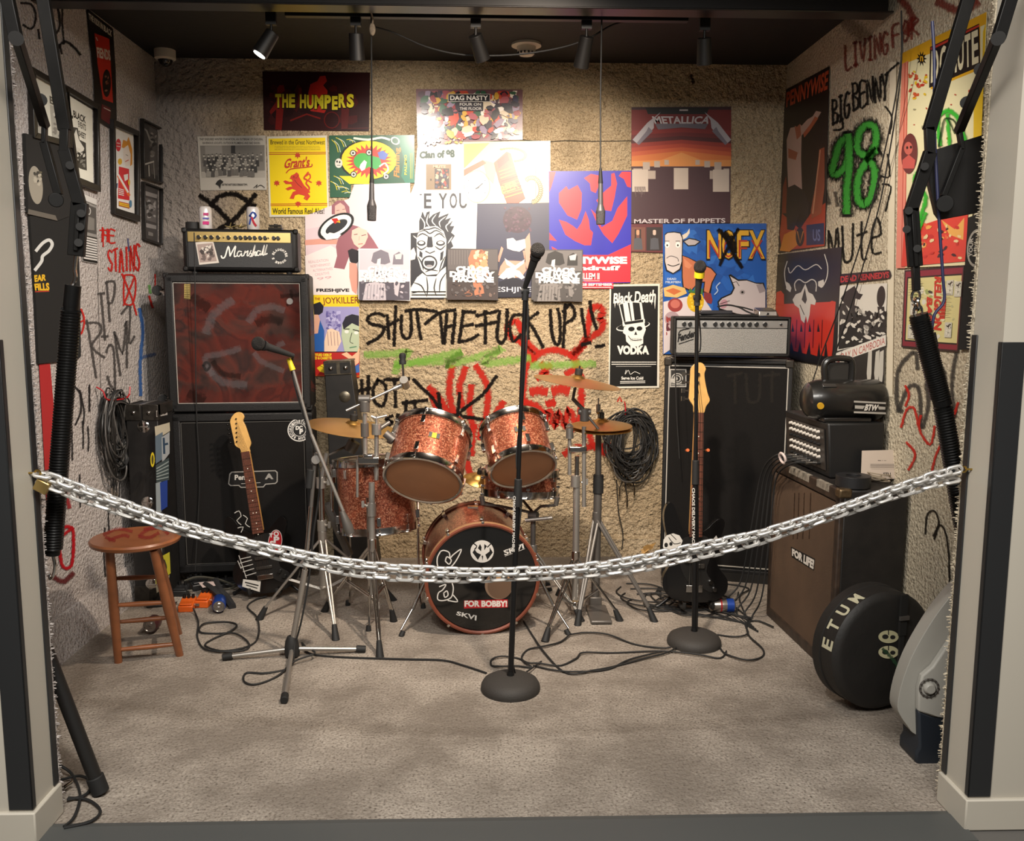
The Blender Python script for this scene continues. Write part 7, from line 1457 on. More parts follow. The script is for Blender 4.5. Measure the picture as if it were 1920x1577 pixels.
MB().cyl((x0-.04, y0_-.03, c4.z-.12), (x0+.09, y0_-.06, c4.z-.10), .009).build('side_knob', HW, parent=r)
tripod(r, x0, y0_, .30, .10, [(x0-.2, 4.35), (G(1068, 1100).x, 4.05), (x0+.1, 4.5)], HW, w=.012)
# kick pedal and throne hints behind the bass drum
r = thing('kick_pedal', 'dark kick pedal behind the bass drum', 'pedal', (kc.x-.05, 4.42, 0)); MB().box(kc.x-.10, 4.34, .004, kc.x, 4.62, .02).build('footboard', HWD, parent=r); MB().cyl((kc.x-.11, 4.34, .0), (kc.x-.11, 4.34, .2), .008).cyl((kc.x+.01, 4.34, 0), (kc.x+.01, 4.34, .2), .008).cyl((kc.x-.11, 4.34, .19), (kc.x+.01, 4.34, .19), .006).build('pedal_frame', HW, parent=r)

# ------------------------------------------------------------------ microphone stands
def micro(r, a, d, body=RB, band=None):
    a = Vector(a); d = Vector(d).normalized(); MB().cyl(a, a+d*.13, .009, .016, 18).cyl(a+d*.13, a+d*.142, .019, .021, 18).build('mic_body', body, parent=r)
    MB().ball(a+d*.165, .0265, 12, (1, 1, 1.05)).build('mic_grille', mat('mic_mesh2', '#2e2c2b', .5, .6, bump=.8, bs=500), parent=r)
    if band: MB().cyl(a+d*.12, a+d*.143, .0215, n=18).build('tape_band', mat('yellow_tape', '#c9b01a', .5), parent=r)
# straight stand, centre
def rstand(lab, base, topp, R, lat, txt=None, h=.046):
    r = thing('microphone_stand', lab, 'microphone stand', tuple(base), group='microphone stands with domed round bases')
    MB().lathe([(.001, .0), (R, .0), (R+.002, .008), (R, .022), (R*.93, .036), (R*.75, h+.002), (R*.35, h+.012), (.02, h+.014), (.001, h+.014)], 44, base).build('round_base', mat('cast_base', '#2f2c29', .7, bump=.15, bs=200), parent=r)
    b = Vector(base); t = Vector(topp); d = t-b
    MB().cyl(b+Vector((0, 0, h)), b+d*.52, .0115, n=16).build('lower_tube', BKM, parent=r); MB().cyl(b+d*.5, b+d*.985, .0085, n=16).build('upper_tube', BKM, parent=r)
    MB().cyl(b+d*.475, b+d*.545, .016, .0145, 18).build('clutch', RB, parent=r, bevel=.002); MB().cyl(b+Vector((0, 0, h+.005)), b+Vector((0, 0, h+.03)), .016, .013, 18).build('base_ring', BKM, parent=r)
    MB().cyl(t-d.normalized()*.03, t+Vector((0, 0, .005)), .013).cyl(t+Vector((-.015, 0, .005)), t+Vector((.015, 0, .005)), .011).build('mic_clip', RB, parent=r)
    if txt:
        n = 22; s = Sheet(b+d*.5+Vector((0, -.0125, 0)), (0, -1, 0), .0006, .4); s.TX('CHAOS DELIVERY MACHINE', txt, '#bdb9b2', .04); s.out('lettering', parent=r)
    return r, t
bb_ = G(957, 1293, .0); tt = W(985, 548, bb_.y)
r, t = rstand('straight black microphone stand on a domed base before the bass drum', bb_, tt, .115, None, [(967, 930), (965, 1035), (960, 1035), (962, 930)])
t = W(984, 540, bb_.y)
r = thing('microphone', 'black vocal microphone on the straight stand before the drums', 'microphone', tuple(t), group='vocal microphones on stands'); micro(r, t, (.12, -.75, .75) if 0 else (.25, -.55, .8))
r_ = MB().tube([W(986, 548, bb_.y)+Vector((.0, .012, 0)), W(990, 600, bb_.y), W(979, 760, bb_.y), W(968, 860, bb_.y), W(978, 930, bb_.y), W(972, 1010, bb_.y), W(966, 1150, bb_.y+.01), W(966, 1262, bb_.y+.02), G(972, 1255, .008)+Vector((.10, .08, 0))], .0032, 6, sm=5)
tag(r_.build('microphone_cable', RB), 'thin cable winding down the straight centre microphone stand', 'cable')
b2 = G(1301, 1207, 0); t2p = W(1307, 560, b2.y)
r, t = rstand('black microphone stand on a domed base before the bass guitar', b2, t2p, .118, None, [(1303, 915), (1303, 1040), (1297.5, 1040), (1297.5, 915)])
t = W(1307, 560, b2.y); r = thing('microphone', 'black vocal microphone with a yellow tape band over the right stand', 'microphone', tuple(t), group='vocal microphones on stands'); micro(r, t-Vector((0, 0, .025)), (-.03, -.35, 1), band=True)
mb = MB().tube([W(1308, 560, b2.y)+Vector((.0, .012, 0)), W(1313, 620, b2.y+.03), W(1313, 655, b2.y+.03), W(1306, 700, b2.y+.03), W(1309, 1000, b2.y+.03), W(1307, 1180, b2.y+.04)], .0032, 6, sm=5)
tag(mb.build('microphone_cable', RB), 'thin cable running down the right microphone stand', 'cable')
# boom stand, left
yb = 3.62; hub = G(548, 1232, .0); hub.z = .05
r = thing('boom_stand', 'chrome boom microphone stand on three flat feet left of the kit', 'microphone stand', (hub.x, hub.y, 0))
MB().lathe([(.001, -.045), (.030, -.045), (.034, -.02), (.028, .02), (.018, .045), (.001, .045)], 10, hub).build('hub', RB, parent=r, bevel=.003)
for (u, v), rr in (((420, 1232), .009), ((683, 1217), .010), ((533, 1312), .010)):
    f = G(u, v, .016); mb = MB().cyl(hub+Vector((0, 0, -.012)), f, rr, n=12); lg = mb.build('leg', HW, parent=r); d = (f-hub).normalized()
    MB().cyl(f-d*.035, f+d*.006, .015, n=14).build('rubber_foot', RB, parent=lg, bevel=.002)
pt = W(590, 878, yb)
MB().cyl(hub, W(572, 1068, yb), .0125).build('lower_tube', HW, parent=r); MB().cyl(W(572, 1068, yb), W(583, 950, yb), .0095).build('middle_tube', CHR, parent=r); MB().cyl(W(583, 955, yb), W(592, 850, yb), .008).build('upper_tube', HWD, parent=r)
MB().cyl(W(579, 915, yb), W(583, 880, yb), .017).build('clutch', RB, parent=r, bevel=.002)
MB().cyl(W(592, 862, yb-.02), W(592, 862, yb+.02), .018).cyl(W(596, 850, yb), W(588, 870, yb), .012).build('swivel', HWD, parent=r)
MB().cyl(W(650, 975, yb-.03), W(584, 815, yb-.02), .0075).cyl(W(584, 815, yb-.02), W(548, 688, yb-.02), .006).build('boom_arm', HW, parent=r)
MB().lathe([(.001, 0), (.018, 0), (.022, .03), (.013, .085), (.011, .1), (.001, .1)], 16, W(657, 1000, yb-.03), (-.35, 0, 1)).build('counterweight', HWD, parent=r)
MB().cyl(W(549, 694, yb-.02), W(541, 672, yb-.02), .012, .009).build('tape_band', mat('yellow_tape', '#c9b01a', .5), parent=r)
r = thing('microphone', 'dark microphone at the top of the chrome boom stand, before the painted cabinet', 'microphone', tuple(W(545, 672, yb-.02)), group='vocal microphones on stands')
t = W(550, 667, yb-.04); micro(r, t, W(515, 655, yb-.10)-t)
mb = MB().tube([W(550, 664, yb-.03), W(548, 700, yb), W(566, 770, yb-.01), W(586, 830, yb), W(600, 900, yb+.02), W(588, 1000, yb+.02), W(580, 1080, yb+.02), W(566, 1160, yb), W(553, 1210, yb), G(545, 1250, .006), G(500, 1262, .006), G(462, 1262, .006), G(458, 1278, .006), G(480, 1283, .006), G(520, 1268, .006), G(552, 1240, .02), G(590, 1225, .03), G(575, 1215, .02), G(566, 1205, .02), G(580, 1225, .006), G(640, 1232, .006), G(760, 1236, .006), G(830, 1238, .006), G(870, 1248, .006), G(912, 1262, .006)], .0042, 6, sm=6)
tag(mb.build('microphone_cable', RB), 'long black cable from the boom stand looping over the carpet', 'cable')
# ------------------------------------------------------------------ stool with a can beneath
r = thing('bar_stool', 'round wooden stool with red paint on the seat, by the left wall', 'stool', (-1.44, 3.72, 0))
sc_ = G(254, 1006, .555); sc_.z = .555
MB().lathe([(.001, -.028), (.155, -.028), (.172, -.02), (.176, -.008), (.170, .0), (.001, .0)], 48, sc_).build('seat', WDS, parent=r)
s = Sheet(sc_, (0, 0, 1), .0006, .5); rp = spray('#7d2a26', .6)
for pl in ([(196, 1002), (220, 992), (246, 996)], [(206, 1012), (230, 1004), (240, 1006)], [(262, 1004), (276, 994), (300, 990), (314, 1000)], [(262, 1006), (280, 1008), (296, 1000)], [(200, 1008), (214, 1014)], [(272, 992), (300, 988)]): s.R(pl, 9, rp, sm=4)
s.out('seat_paint', parent=r)
ft_ = [G(222, 1242), G(337, 1229)]; rd = [Vector((p.x, p.y, 0)).normalized() for p in ft_]
feet = ft_+[ft_[0]+rd[0]*.27, ft_[1]+rd[1]*.27]
tops = [sc_+Vector((dx, dy, -.03)) for dx, dy in ((-.070, -.09), (.105, -.09))]; tops += [tops[0]+rd[0]*.16, tops[1]+rd[1]*.15]
for f, t in zip(feet, tops):
    f = Vector((f.x, f.y, 0)); MB().tube([f, f.lerp(t, .5), t], [.016, .020, .017], 14).build('leg', WDS, parent=r)
def rung(i, j, z, rad=.010):
    a = Vector((*feet[i].xy, 0)).lerp(tops[i], z/.52); b = Vector((*feet[j].xy, 0)).lerp(tops[j], z/.52); MB().tube([a, a.lerp(b, .5), b], [rad*.8, rad*1.15, rad*.8], 12).build('rung', WDS, parent=r)
for i, j, z in ((0, 1, .06), (0, 1, .27), (2, 3, .10), (2, 3, .33), (0, 2, .16), (0, 2, .30), (1, 3, .16), (1, 3, .30)): rung(i, j, z)
cp = G(281, 1188, 0); can('soda_can', 'crushed silver can lying under the wooden stool with its lid forward', (cp.x, cp.y+.07, .034), (.12, -1, .12), mat('can_maroon', '#4a2429', .4, .4), L=.10)
# ------------------------------------------------------------------ pedals and litter before the left stack
def pedal(name, lab, c, sz, m, rz=0):
    r = thing(name, lab, 'pedal', c, rz=rz, group=None); T = T_(r); a, b, h = sz
    MB(T).hexa([(-a/2, -b/2, 0), (a/2, -b/2, 0), (a/2, b/2, 0), (-a/2, b/2, 0), (-a/2, -b/2, h*.6), (a/2, -b/2, h*.6), (a/2, b/2, h), (-a/2, b/2, h)]).build('pedal_case', m, parent=r, bevel=.004)
    MB(T).box(-a*.42, -b*.45, h*.66, a*.42, b*.0, h*.82).build('treadle', m, parent=r, bevel=.004)
    for x in (-.3, .0, .3): MB(T).cyl((a*x, b*.34, h*.9), (a*x, b*.34, h+.014), .008, n=12).build('knob', KNB, parent=r)
    MB(T).cyl((a/2, .0, h*.4), (a/2+.022, 0, h*.4), .007, n=10).build('plug', CHR, parent=r)
    return r
p = G(352, 1142); pedal('effects_pedal', 'orange effects pedal, left one, on the carpet before the left stack', (p.x, p.y, 0), (.07, .10, .05), mat('pedal_orange', '#c4561a', .4), .1)
p = G(377, 1138); pedal('effects_pedal', 'orange effects pedal touching the blue can', (p.x+.01, p.y+.03, 0), (.065, .10, .058), mat('pedal_orange', '#c4561a', .4), -.05)
p = G(408, 1150); can('soda_can', 'blue can lying beside the orange pedals with its silver base forward', (p.x-.02, p.y+.10, .034), (.28, -1, .05), mat('can_blue', '#1d3f8f', .35, .4))
for k, (u, v, a, b, h, lab) in enumerate(((335, 1115, .10, .07, .05, 'black pedal box in the shade beside the road case'), (300, 1136, .12, .05, .02, 'flat black bracket on the carpet behind the stool legs'), (425, 1098, .14, .08, .035, 'black power strip lying under the leaning guitar'), (372, 1102, .09, .11, .055, 'black pedal behind the orange pedals'))):
    p = G(u, v); pedal('floor_box', lab, (p.x, p.y, 0), (a, b, h), mat('pedal_black', '#1b1b1c', .45), .2*k)
mb = MB().tube([G(404, 1090, .05), G(412, 1108, .055), G(424, 1120, .03), G(436, 1138, .01)], .02, 6, sm=4).tube([G(385, 1096, .06), G(400, 1106, .07), G(414, 1118, .05)], .016, 6, sm=4)
tag(mb.build('guitar_strap', mat('strap_black', '#1a1a1c', .8)), 'crumpled black guitar strap draped behind the blue can', 'strap')
mb = MB().hexa([G(372, 1092, .06), G(402, 1090, .06), G(406, 1098, .065), G(380, 1102, .065), G(372, 1092, .063), G(402, 1090, .063), G(406, 1098, .068), G(380, 1102, .068)]); tag(mb.build('paper_scrap', mat('paper_red', '#c9b5b0', .6)), 'white and red scrap of paper behind the orange pedals', 'paper')
mb = MB().tube([G(392, 1100, .02), G(430, 1088, .02), G(452, 1092, .04), G(430, 1104, .05), G(400, 1106, .03), G(380, 1112, .03)], .006, 6, sm=5).tube([G(345, 1090, .06), G(370, 1082, .07), G(408, 1086, .06), G(440, 1098, .04)], .006, 6, sm=5)
tag(mb.build('coiled_cable', mat('cable_olive', '#3a3830', .5)), 'thick dark cable heaped under the leaning guitar', 'cable')
# cables along the carpet
def cable(pts, rad, lab, z=.005, m=None):
    pp = []
    for q in pts: pp.append(G(q[0], q[1], q[2] if len(q) > 2 else z))
    for i, q in enumerate(pp): q.z += .003*(i % 3)
    o = MB().tube(pp, rad, 6, sm=6).build('floor_cable', m or RB); o['group'] = 'cables on the carpet'; return tag(o, lab, 'cable')
cable([(362, 1140, .03), (366, 1150, .01), (372, 1170), (370, 1195), (384, 1218), (420, 1224), (462, 1218), (465, 1205), (440, 1190), (405, 1188), (375, 1186), (382, 1172), (420, 1166), (443, 1172), (435, 1184), (400, 1198), (385, 1212), (420, 1223), (470, 1210), (485, 1190), (482, 1160), (464, 1138), (480, 1125), (500, 1120)], .0042, 'black cable looping on the carpet right of the stool')
cable([(982, 1165), (1000, 1195), (1020, 1225), (1050, 1255), (1075, 1265), (1110, 1260), (1150, 1250), (1200, 1238), (1260, 1222), (1292, 1190)], .004, 'cable curving from the bass drum past the centre stand to the right')
cable([(1070, 1188, .015), (1050, 1205), (1020, 1214), (990, 1218), (978, 1235), (990, 1248), (996, 1252), (970, 1250), (940, 1252), (922, 1248), (922, 1238), (940, 1233), (970, 1234), (990, 1244), (1010, 1246), (1050, 1248), (1080, 1236), (1094, 1226), (1150, 1224), (1240, 1222), (1310, 1230), (1350, 1234), (1362, 1222)], .004, 'cable looping round the centre stand and on to the right')
cable([(1068, 1190, .012), (1100, 1187), (1140, 1192), (1190, 1208), (1240, 1216), (1258, 1216)], .004, 'cable from the drum stand foot towards the right stand')
cable([(1000, 1248), (1040, 1258), (1080, 1262), (1140, 1255), (1180, 1238), (1240, 1224)], .004, 'lowest of the cables between the two round stand bases')
cable([(1350, 1215), (1362, 1228), (1400, 1240), (1428, 1232), (1430, 1218), (1405, 1195), (1400, 1175), (1404, 1160)], .004, 'cable bulging right of the right stand base')
cable([(1345, 1190), (1380, 1195), (1402, 1190), (1398, 1170), (1420, 1165), (1450, 1178)], .004, 'short cable loop running towards the brown cabinet')
rn = random.Random(12)
for k in range(7):
    pts = []; cx_, cy_ = 1300+rn.uniform(-40, 40), 1130+rn.uniform(-16, 18)
    for i in range(9): t = i/8*6.28*rn.uniform(.9, 1.2)+k; pts.append((cx_+rn.uniform(40, 80)*math.cos(t), cy_+rn.uniform(12, 26)*math.sin(t)))
    pts = [(min(1420, u), max(1092, min(1180, v))) for u, v in pts]; pts.append((1405+rn.uniform(-6, 8), 1165+rn.uniform(-8, 8)))
    cable(pts, .0038, 'black cable in the tangle behind the right microphone stand')
for k, (u0, u1) in enumerate(((1164, 1240), (1172, 1250), (1184, 1260))): cable([(u0, 1100+k*12), (u0-8, 1112+k*10), (u0+20, 1126+k*10), (u1, 1128+k*8), (u1+14, 1112+k*6), (u1-20, 1098+k*8), (u0+10, 1094+k*10)], .0038, 'black cable coil, %s, between the drum legs and the bass stand' % ('farthest', 'middle', 'nearest')[k])
cp = G(1356, 1152); can('beer_can', 'silver and blue can lying on its side by the right cable tangle', (cp.x-.06, cp.y+.03, .036), (1, -.03, 0), mat('can_gold', '#a9a29a', .28, .9), L=.122)
ob = [o for o in COL.objects if o.name.startswith('beer_can')][-1]
MB().cyl((cp.x+.02, cp.y+.0276, .036), (cp.x+.055, cp.y+.0266, .036), .0338, n=28).build('blue_band', mat('can_blue', '#1d3f8f', .35, .4), parent=ob); MB().cyl((cp.x-.012, cp.y+.0285, .036), (cp.x-.004, cp.y+.0283, .036), .0336, n=28).build('red_band', mat('can_red', '#a3282c', .35, .4), parent=ob)
p = G(1210, 1058); mb = MB(); rn = random.Random(8)
for i in range(9): a = Vector((p.x+rn.uniform(-.03, .03), p.y+rn.uniform(-.02, .02), rn.uniform(.01, .11))); mb.add([a, a+Vector((rn.uniform(.02, .05), rn.uniform(-.02, .02), rn.uniform(-.01, .04))), a+Vector((rn.uniform(.0, .04), rn.uniform(-.02, .02), rn.uniform(.03, .06))), a+Vector((-.015, 0, .03))], [(0, 1, 2, 3)])
tag(mb.build('crumpled_paper', mat('paper_tan', '#b98f52', .7, var=.3, vs=30)), 'crumpled tan paper on the carpet left of the bass cabinet', 'paper')
# coils of cable hung on the walls
def coil_hang(name, lab, P0, U, V, cen, ax_, ay, n, seed, tails, nrm, hook):
    """loops hung from a hook, laid in the wall's plane"""
    r = thing(name, lab, 'cable coil', tuple(P0)); rn = random.Random(seed); U, V, nrm = Vector(U), Vector(V), Vector(nrm)
    for k in range(n):
        pts = []; ph = rn.uniform(0, 6.28); a, b = ax_*rn.uniform(.38, 1.08), ay*rn.uniform(.5, 1.05); dx, dy = rn.uniform(-.035, .035), rn.uniform(-.04, .03)
        for i in range(14): t = i/14*6.28; pts.append(P0+U*(dx+a*math.cos(t)*(1+.15*math.sin(2*t+ph)))+V*(dy+b*math.sin(t)+(ay-b)*.8)+nrm*(.012+.006*(k % 7)+.012*math.sin(t*2+ph)+.01))
        MB().tube(pts, rn.choice((.0035, .004, .0045)), 6, closed=True, sm=3).build('loop', rn.choice((RB, mat('cable_dark', '#242220', .4), mat('cable_grey', '#4a4744', .45), RB)), parent=r)
    for k in range(tails):
        x = rn.uniform(-ax_*.6, ax_*.6); e = P0+U*(x+rn.uniform(-.03, .03))+V*(-ay*rn.uniform(1.2, 1.7))+nrm*.02; pts = [P0+U*x+V*(-ay*.6)+nrm*.03, P0+U*(x+rn.uniform(-.03, .03))+V*(-ay*1.0)+nrm*.03, e]
        MB().tube(pts, .003, 6, sm=4).build('tail', RB, parent=r); MB().cyl(e, e-Vector((0, 0, .05)), .006, .005, 10).build('plug', CHR, parent=r)
    MB().tube(hook, .004, 6, sm=3).build('hook', mat('hook_red', '#9c1c20', .4), parent=r)
P0 = Vector((W(1182, 835, 5.13).x, 5.14, W(1182, 835, 5.14).z))
coil_hang('cable_coil', 'large tangle of black cables hanging on the back wall left of the bass cabinet', P0, (1, 0, 0), (0, 0, 1), None, .135, .20, 38, 3, 4, (0, -1, 0), [P0+Vector((-.04, 0, .26)), P0+Vector((-.04, -.03, .25)), P0+Vector((-.04, -.05, .22)), P0+Vector((-.04, -.05, .19))])
P0 = XW(203, 815, XL+.01)
coil_hang('cable_coil', 'bundle of black cables hanging from red hooks on the left wall', P0, (0, 1, 0), (0, 0, 1), None, .13, .20, 34, 5, 5, (1, 0, 0), [P0+Vector((0, -.10, .24)), P0+Vector((.03, -.10, .22)), P0+Vector((.05, -.10, .18)), P0+Vector((.06, .10, .17)), P0+Vector((.06, .14, .22))])
MBc = MB().tube([W(1156, 900, 5.13), W(1160, 960, 5.12), W(1168, 1000, 5.12), W(1166, 1030, 5.12)], .003, 6, sm=4); tag(MBc.build('hanging_cable', RB), 'single thin cable trailing down from the tangle on the back wall', 'cable')

# ------------------------------------------------------------------ brown cabinet stack on the right
BRG = mat('brown_grille', '#56412f', .8, var=.25, vs=5, bump=.4, bs=450); WTL = mat('scuffed_tolex', '#1d1916', .55, var=.5, vs=14, bump=.25, bs=300)
FN = G(1557, 1268); FF = G(1436, 1152); FN.z = FF.z = 0
dv = (FF-FN).normalized(); LB = (FF-FN).length; a_ = math.atan2(dv.y, dv.x)-math.pi/2
T = Matrix.Translation(FN) @ Matrix.Rotation(a_, 4, 'Z')   # local: +Y along the grille face to the back, +X into the box
r = thing('speaker_cabinet', 'worn brown grilled speaker cabinet facing left before the right wall', 'speaker cabinet', tuple(FN), rz=a_)
HB, DB = .775, .285
MB(T).box(.014, 0, .0, DB, LB, HB).build('box', WTL, parent=r, bevel=.010)
MB(T).box(.004, .04, .05, .03, LB-.04, HB-.06).build('grille', BRG, parent=r)
mb = MB(T); mb.box(0, 0, 0, .022, LB, .05).box(0, 0, HB-.055, .022, LB, HB).box(0, 0, .03, .022, .04, HB-.03).box(0, LB-.04, .03, .022, LB, HB-.03); mb.build('front_rim', mat('scuffed_rim', '#3a2c22', .55, var=.6, vs=22), parent=r, bevel=.006)
MB(T).box(-.004, -.004, HB-.035, .05, .04, HB+.004).build('corner_cap', mat('rusty_cap', '#7d6a50', .4, .8, var=.4, vs=60), parent=r, bevel=.008); MB(T).box(-.004, LB-.04, HB-.035, .05, LB+.004, HB+.004).build('corner_cap', mat('worn_steel_cap', '#3f3b36', .4, .8), parent=r, bevel=.008)
MB(T).box(-.004, -.004, 0, .05, .04, .05).build('corner_cap', mat('worn_steel_cap', '#3f3b36', .4, .8), parent=r, bevel=.008)
mb = MB(T)
for y0_, y1_ in ((.1, .22), (.30, .52)): mb.box(-.001, y0_, HB-.03, .016, y1_, HB+.0012)
mb.build('worn_tape', mat('worn_tape', '#8d8578', .7, var=.5, vs=40), parent=r)
nx = T.to_3x3() @ Vector((-1, 0, 0)); s = Sheet(T @ Vector((.004, 0, 0)), nx, .0012, .5); s.P([(1483, 1025), (1528, 1048), (1526, 1070), (1484, 1044)], '#161412'); s.TX('FOR LIFE!', [(1485, 1028), (1527, 1050), (1525, 1068), (1485, 1042)], '#cfcac2', .06); s.out('sticker', parent=r)
s = Sheet(T @ Vector((.004, 0, 0)), nx, .0008, .8); wsp = spray('#2a1c14', .5)
for x in (1490, 1498, 1508, 1520): s.R([(x, 925), (x-2, 990), (x-3, 1010)], 3, wsp)
s.out('drip_marks', parent=r)
TP = HB+.002
# powered mixer
def Lx(u, v, z): return G(u, v, z)
M0 = T @ Vector((.035, .22, 0)); Mm = Matrix.Translation((M0.x, M0.y, TP)) @ Matrix.Rotation(a_, 4, 'Z')
r = thing('powered_mixer', 'black mixer amplifier with rows of knobs standing on the brown cabinet', 'mixer', (M0.x, M0.y, TP), rz=a_)
ML, MH, MD = .47, .235, .25
MB(Mm).hexa([(.02, 0, .0), (MD, 0, .0), (MD, ML, .0), (.02, ML, .0), (0, 0, MH), (MD, 0, MH), (MD, ML, MH), (0, ML, MH)]).build('case', mat('mixer_black', '#131313', .5, bump=.15, bs=300), parent=r, bevel=.008)
MB(Mm).hexa([(.012, .03, .03), (.016, .03, .03), (.016, ML-.03, .03), (.012, ML-.03, .03), (-.004, .03, MH-.03), (0, .03, MH-.03), (0, ML-.03, MH-.03), (-.004, ML-.03, MH-.03)]).build('control_panel', mat('mixer_panel', '#2c2825', .45), parent=r)
kc1 = mat('knob_white', '#b9b4ac', .4)
for i in range(6):
    for j in range(9):
        z = .055+i*.027; x = .010-(z/MH)*.018; y = .07+j*.037; c = Mm @ Vector((x, y, z)); d = (Mm.to_3x3() @ Vector((-1, 0, -.06))).normalized()
        if i < 6: MB().cyl(c, c+d*.014, .0075, .0055, 10).build('knob', kc1 if i % 3 else KNB, parent=r)
for i in range(5):
    a = Mm @ Vector((.006, .10+i*.05, .05)); b_ = a+Vector((-.05, 0, -.0)); MB().cyl(a, b_, .006).build('jack', CHR, parent=r)
    e = W(1470-i*3, 900, a.y); pts = [b_, b_+Vector((-.05, .03, -.01)), Vector((FF.x-.03-i*.008, FF.y-.15+.03*i, .70)), Vector((FF.x-.04-i*.01, FF.y-.12+.04*i, .4)), Vector((FF.x-.05-i*.012, FF.y-.08+.05*i, .12)), Vector((FF.x-.08-i*.03, FF.y-.04+.03*i, .006)), G(1405+i*4, 1168+i*4, .006)]
    o = MB().tube(pts, .0042, 6, sm=6).build('mixer_cable', RB); tag(o, 'black cable plugged into the mixer and falling to the carpet', 'cable', 'cables falling from the mixer')
e = Mm @ Vector((-.10, .22, .05)); mb = MB().torus(e, .024, .006, (1, .2, .3), 18, 6); tag(mb.build('velcro_tie', mat('tie_white', '#b9a9a4', .6)), 'pale tie bundling the mixer cables', 'cable tie')
# cassette player on the mixer
bz = TP+MH; yb2 = M0.y+.11
ctr = Vector(((W(1527, 760, yb2).x+W(1672, 760, yb2).x)/2, yb2, bz+.088)); hl = (W(1672, 760, yb2).x-W(1527, 760, yb2).x)/2
ctr.x = min(ctr.x, 1.70-hl)
r = thing('cassette_player', 'rounded black portable stereo with a BTW sticker on top of the mixer', 'stereo', (ctr.x, ctr.y, bz))
pr = [(.001, -hl), (.045, -hl+.002), (.072, -hl+.02), (.085, -hl+.055), (.088, -hl+.10), (.088, hl-.02), (.080, hl-.004), (.001, hl)]
MB(Matrix.Translation(ctr) @ Matrix.Diagonal((1, 1.0, 1, 1))).lathe(pr, 40, (0, 0, 0), (1, 0, 0)).build('body', mat('stereo_black', '#1a1918', .3, coat=.3), parent=r)
MB().cbox(ctr+Vector((-.0, -.03, -.078)), (hl*1.2, .10, .018)).build('base_foot', mat('stereo_black', '#1a1918', .3), parent=r, bevel=.004)
mb = MB().tube([ctr+Vector((-.075, 0, .08)), ctr+Vector((-.08, 0, .15)), ctr+Vector((-.05, 0, .175)), ctr+Vector((.02, 0, .175)), ctr+Vector((.04, 0, .15)), ctr+Vector((.04, 0, .08))], .014, 10, sm=4); mb.build('handle', mat('stereo_black', '#1a1918', .3), parent=r)
MB().box(ctr.x-.07, ctr.y+.0, ctr.z+.08, ctr.x+.03, ctr.y+.035, ctr.z+.16).build('handle_panel', mat('stereo_grey', '#2a2928', .35), parent=r, bevel=.006)
s = Sheet(ctr+Vector((0, -.0895, 0)), (0, -1, 0), .001, .4); s.P([(1602, 752), (1660, 755), (1659, 776), (1601, 774)], '#161514')
s.R([(1602, 753), (1660, 756)], 3.4, '#a09b93'); s.R([(1602, 773), (1660, 775)], 3.4, '#a09b93'); s.P([(1603, 760), (1622, 761), (1618, 767), (1603, 766)], '#a09b93'); s.P([(1646, 762), (1660, 763), (1660, 768), (1648, 768)], '#a09b93'); s.TX('BTW', [(1624, 758), (1648, 759), (1645, 770), (1620, 770)], '#c9c4bb', .05); s.out('sticker', parent=r)
MB().cyl(ctr+Vector((-hl+.05, -.072, -.015)), ctr+Vector((-hl+.047, -.086, -.018)), .014, n=16).build('yellow_dot', mat('dot_yellow', '#b58a1c', .5), parent=r)
MB().cbox(ctr+Vector((-hl+.09, -.055, .062)), (.06, .02, .02), Matrix.Rotation(-.8, 3, 'X')).build('button_row', mat('stereo_grey', '#2a2928', .35), parent=r, bevel=.003)
# paper, tape, wire on the cabinet top
y4 = M0.y-.012
mb = MB().hexa([tuple(W(u, v, y4-dd)) for dd in (.028, .026) for u, v in ()] or [W(1614, 898, y4-.035), W(1694, 898, y4-.035), W(1694, 898, y4-.033), W(1614, 898, y4-.033), W(1616, 845, y4-.006), W(1696, 843, y4-.006), W(1696, 843, y4-.004), W(1616, 845, y4-.004)])
pp_ = mb.build('paper_sheet', mat('paper_beige', '#b0a295', .7)); tag(pp_, 'pale paper sheet propped against the side of the mixer', 'paper')
s = Sheet(W(1655, 870, y4-.0215), (Vector((0, -1, .42))).normalized(), .001, .6); s.TX('LIVE', q4(1646, 858, 1662, 864), '#1c1a18', .05); s.lines(q4(1632, 869, 1680, 877), 3, '#77706a', .8, 3); s.TX('STU', q4(1656, 886, 1670, 892), '#1c1a18', .03); s.R([(1622, 846), (1632, 850), (1640, 846), (1655, 850), (1664, 846), (1684, 848)], 1.4, '#6d2f2a', sm=2); s.out('print', parent=pp_)
p = G(1620, 912, TP+.02); tp = MB().lathe([(.03, 0), (.068, 0), (.068, .045), (.03, .045), (.03, 0)], 36, (min(p.x, 1.60), 3.46, TP), cap=False); tag(tp.build('tape_roll', mat('tape_black', '#1d1d1f', .45), bevel=.001), 'wide roll of black tape on the brown cabinet top', 'tape roll')
mb = MB(); rn = random.Random(2)
for k in range(7):
    c = Vector((1.625+rn.uniform(-.03, .02), 3.55+rn.uniform(-.03, .03), TP+.006+k*.004)); mb.torus(c, rn.uniform(.035, .055), .003, (rn.uniform(-.15, .15), rn.uniform(-.15, .15), 1), 24, 5, rn.uniform(.5, .9))
tag(mb.build('wire_coil', mat('wire_tan', '#8d8170', .5)), 'small coil of beige wire beside the black tape roll', 'wire coil')
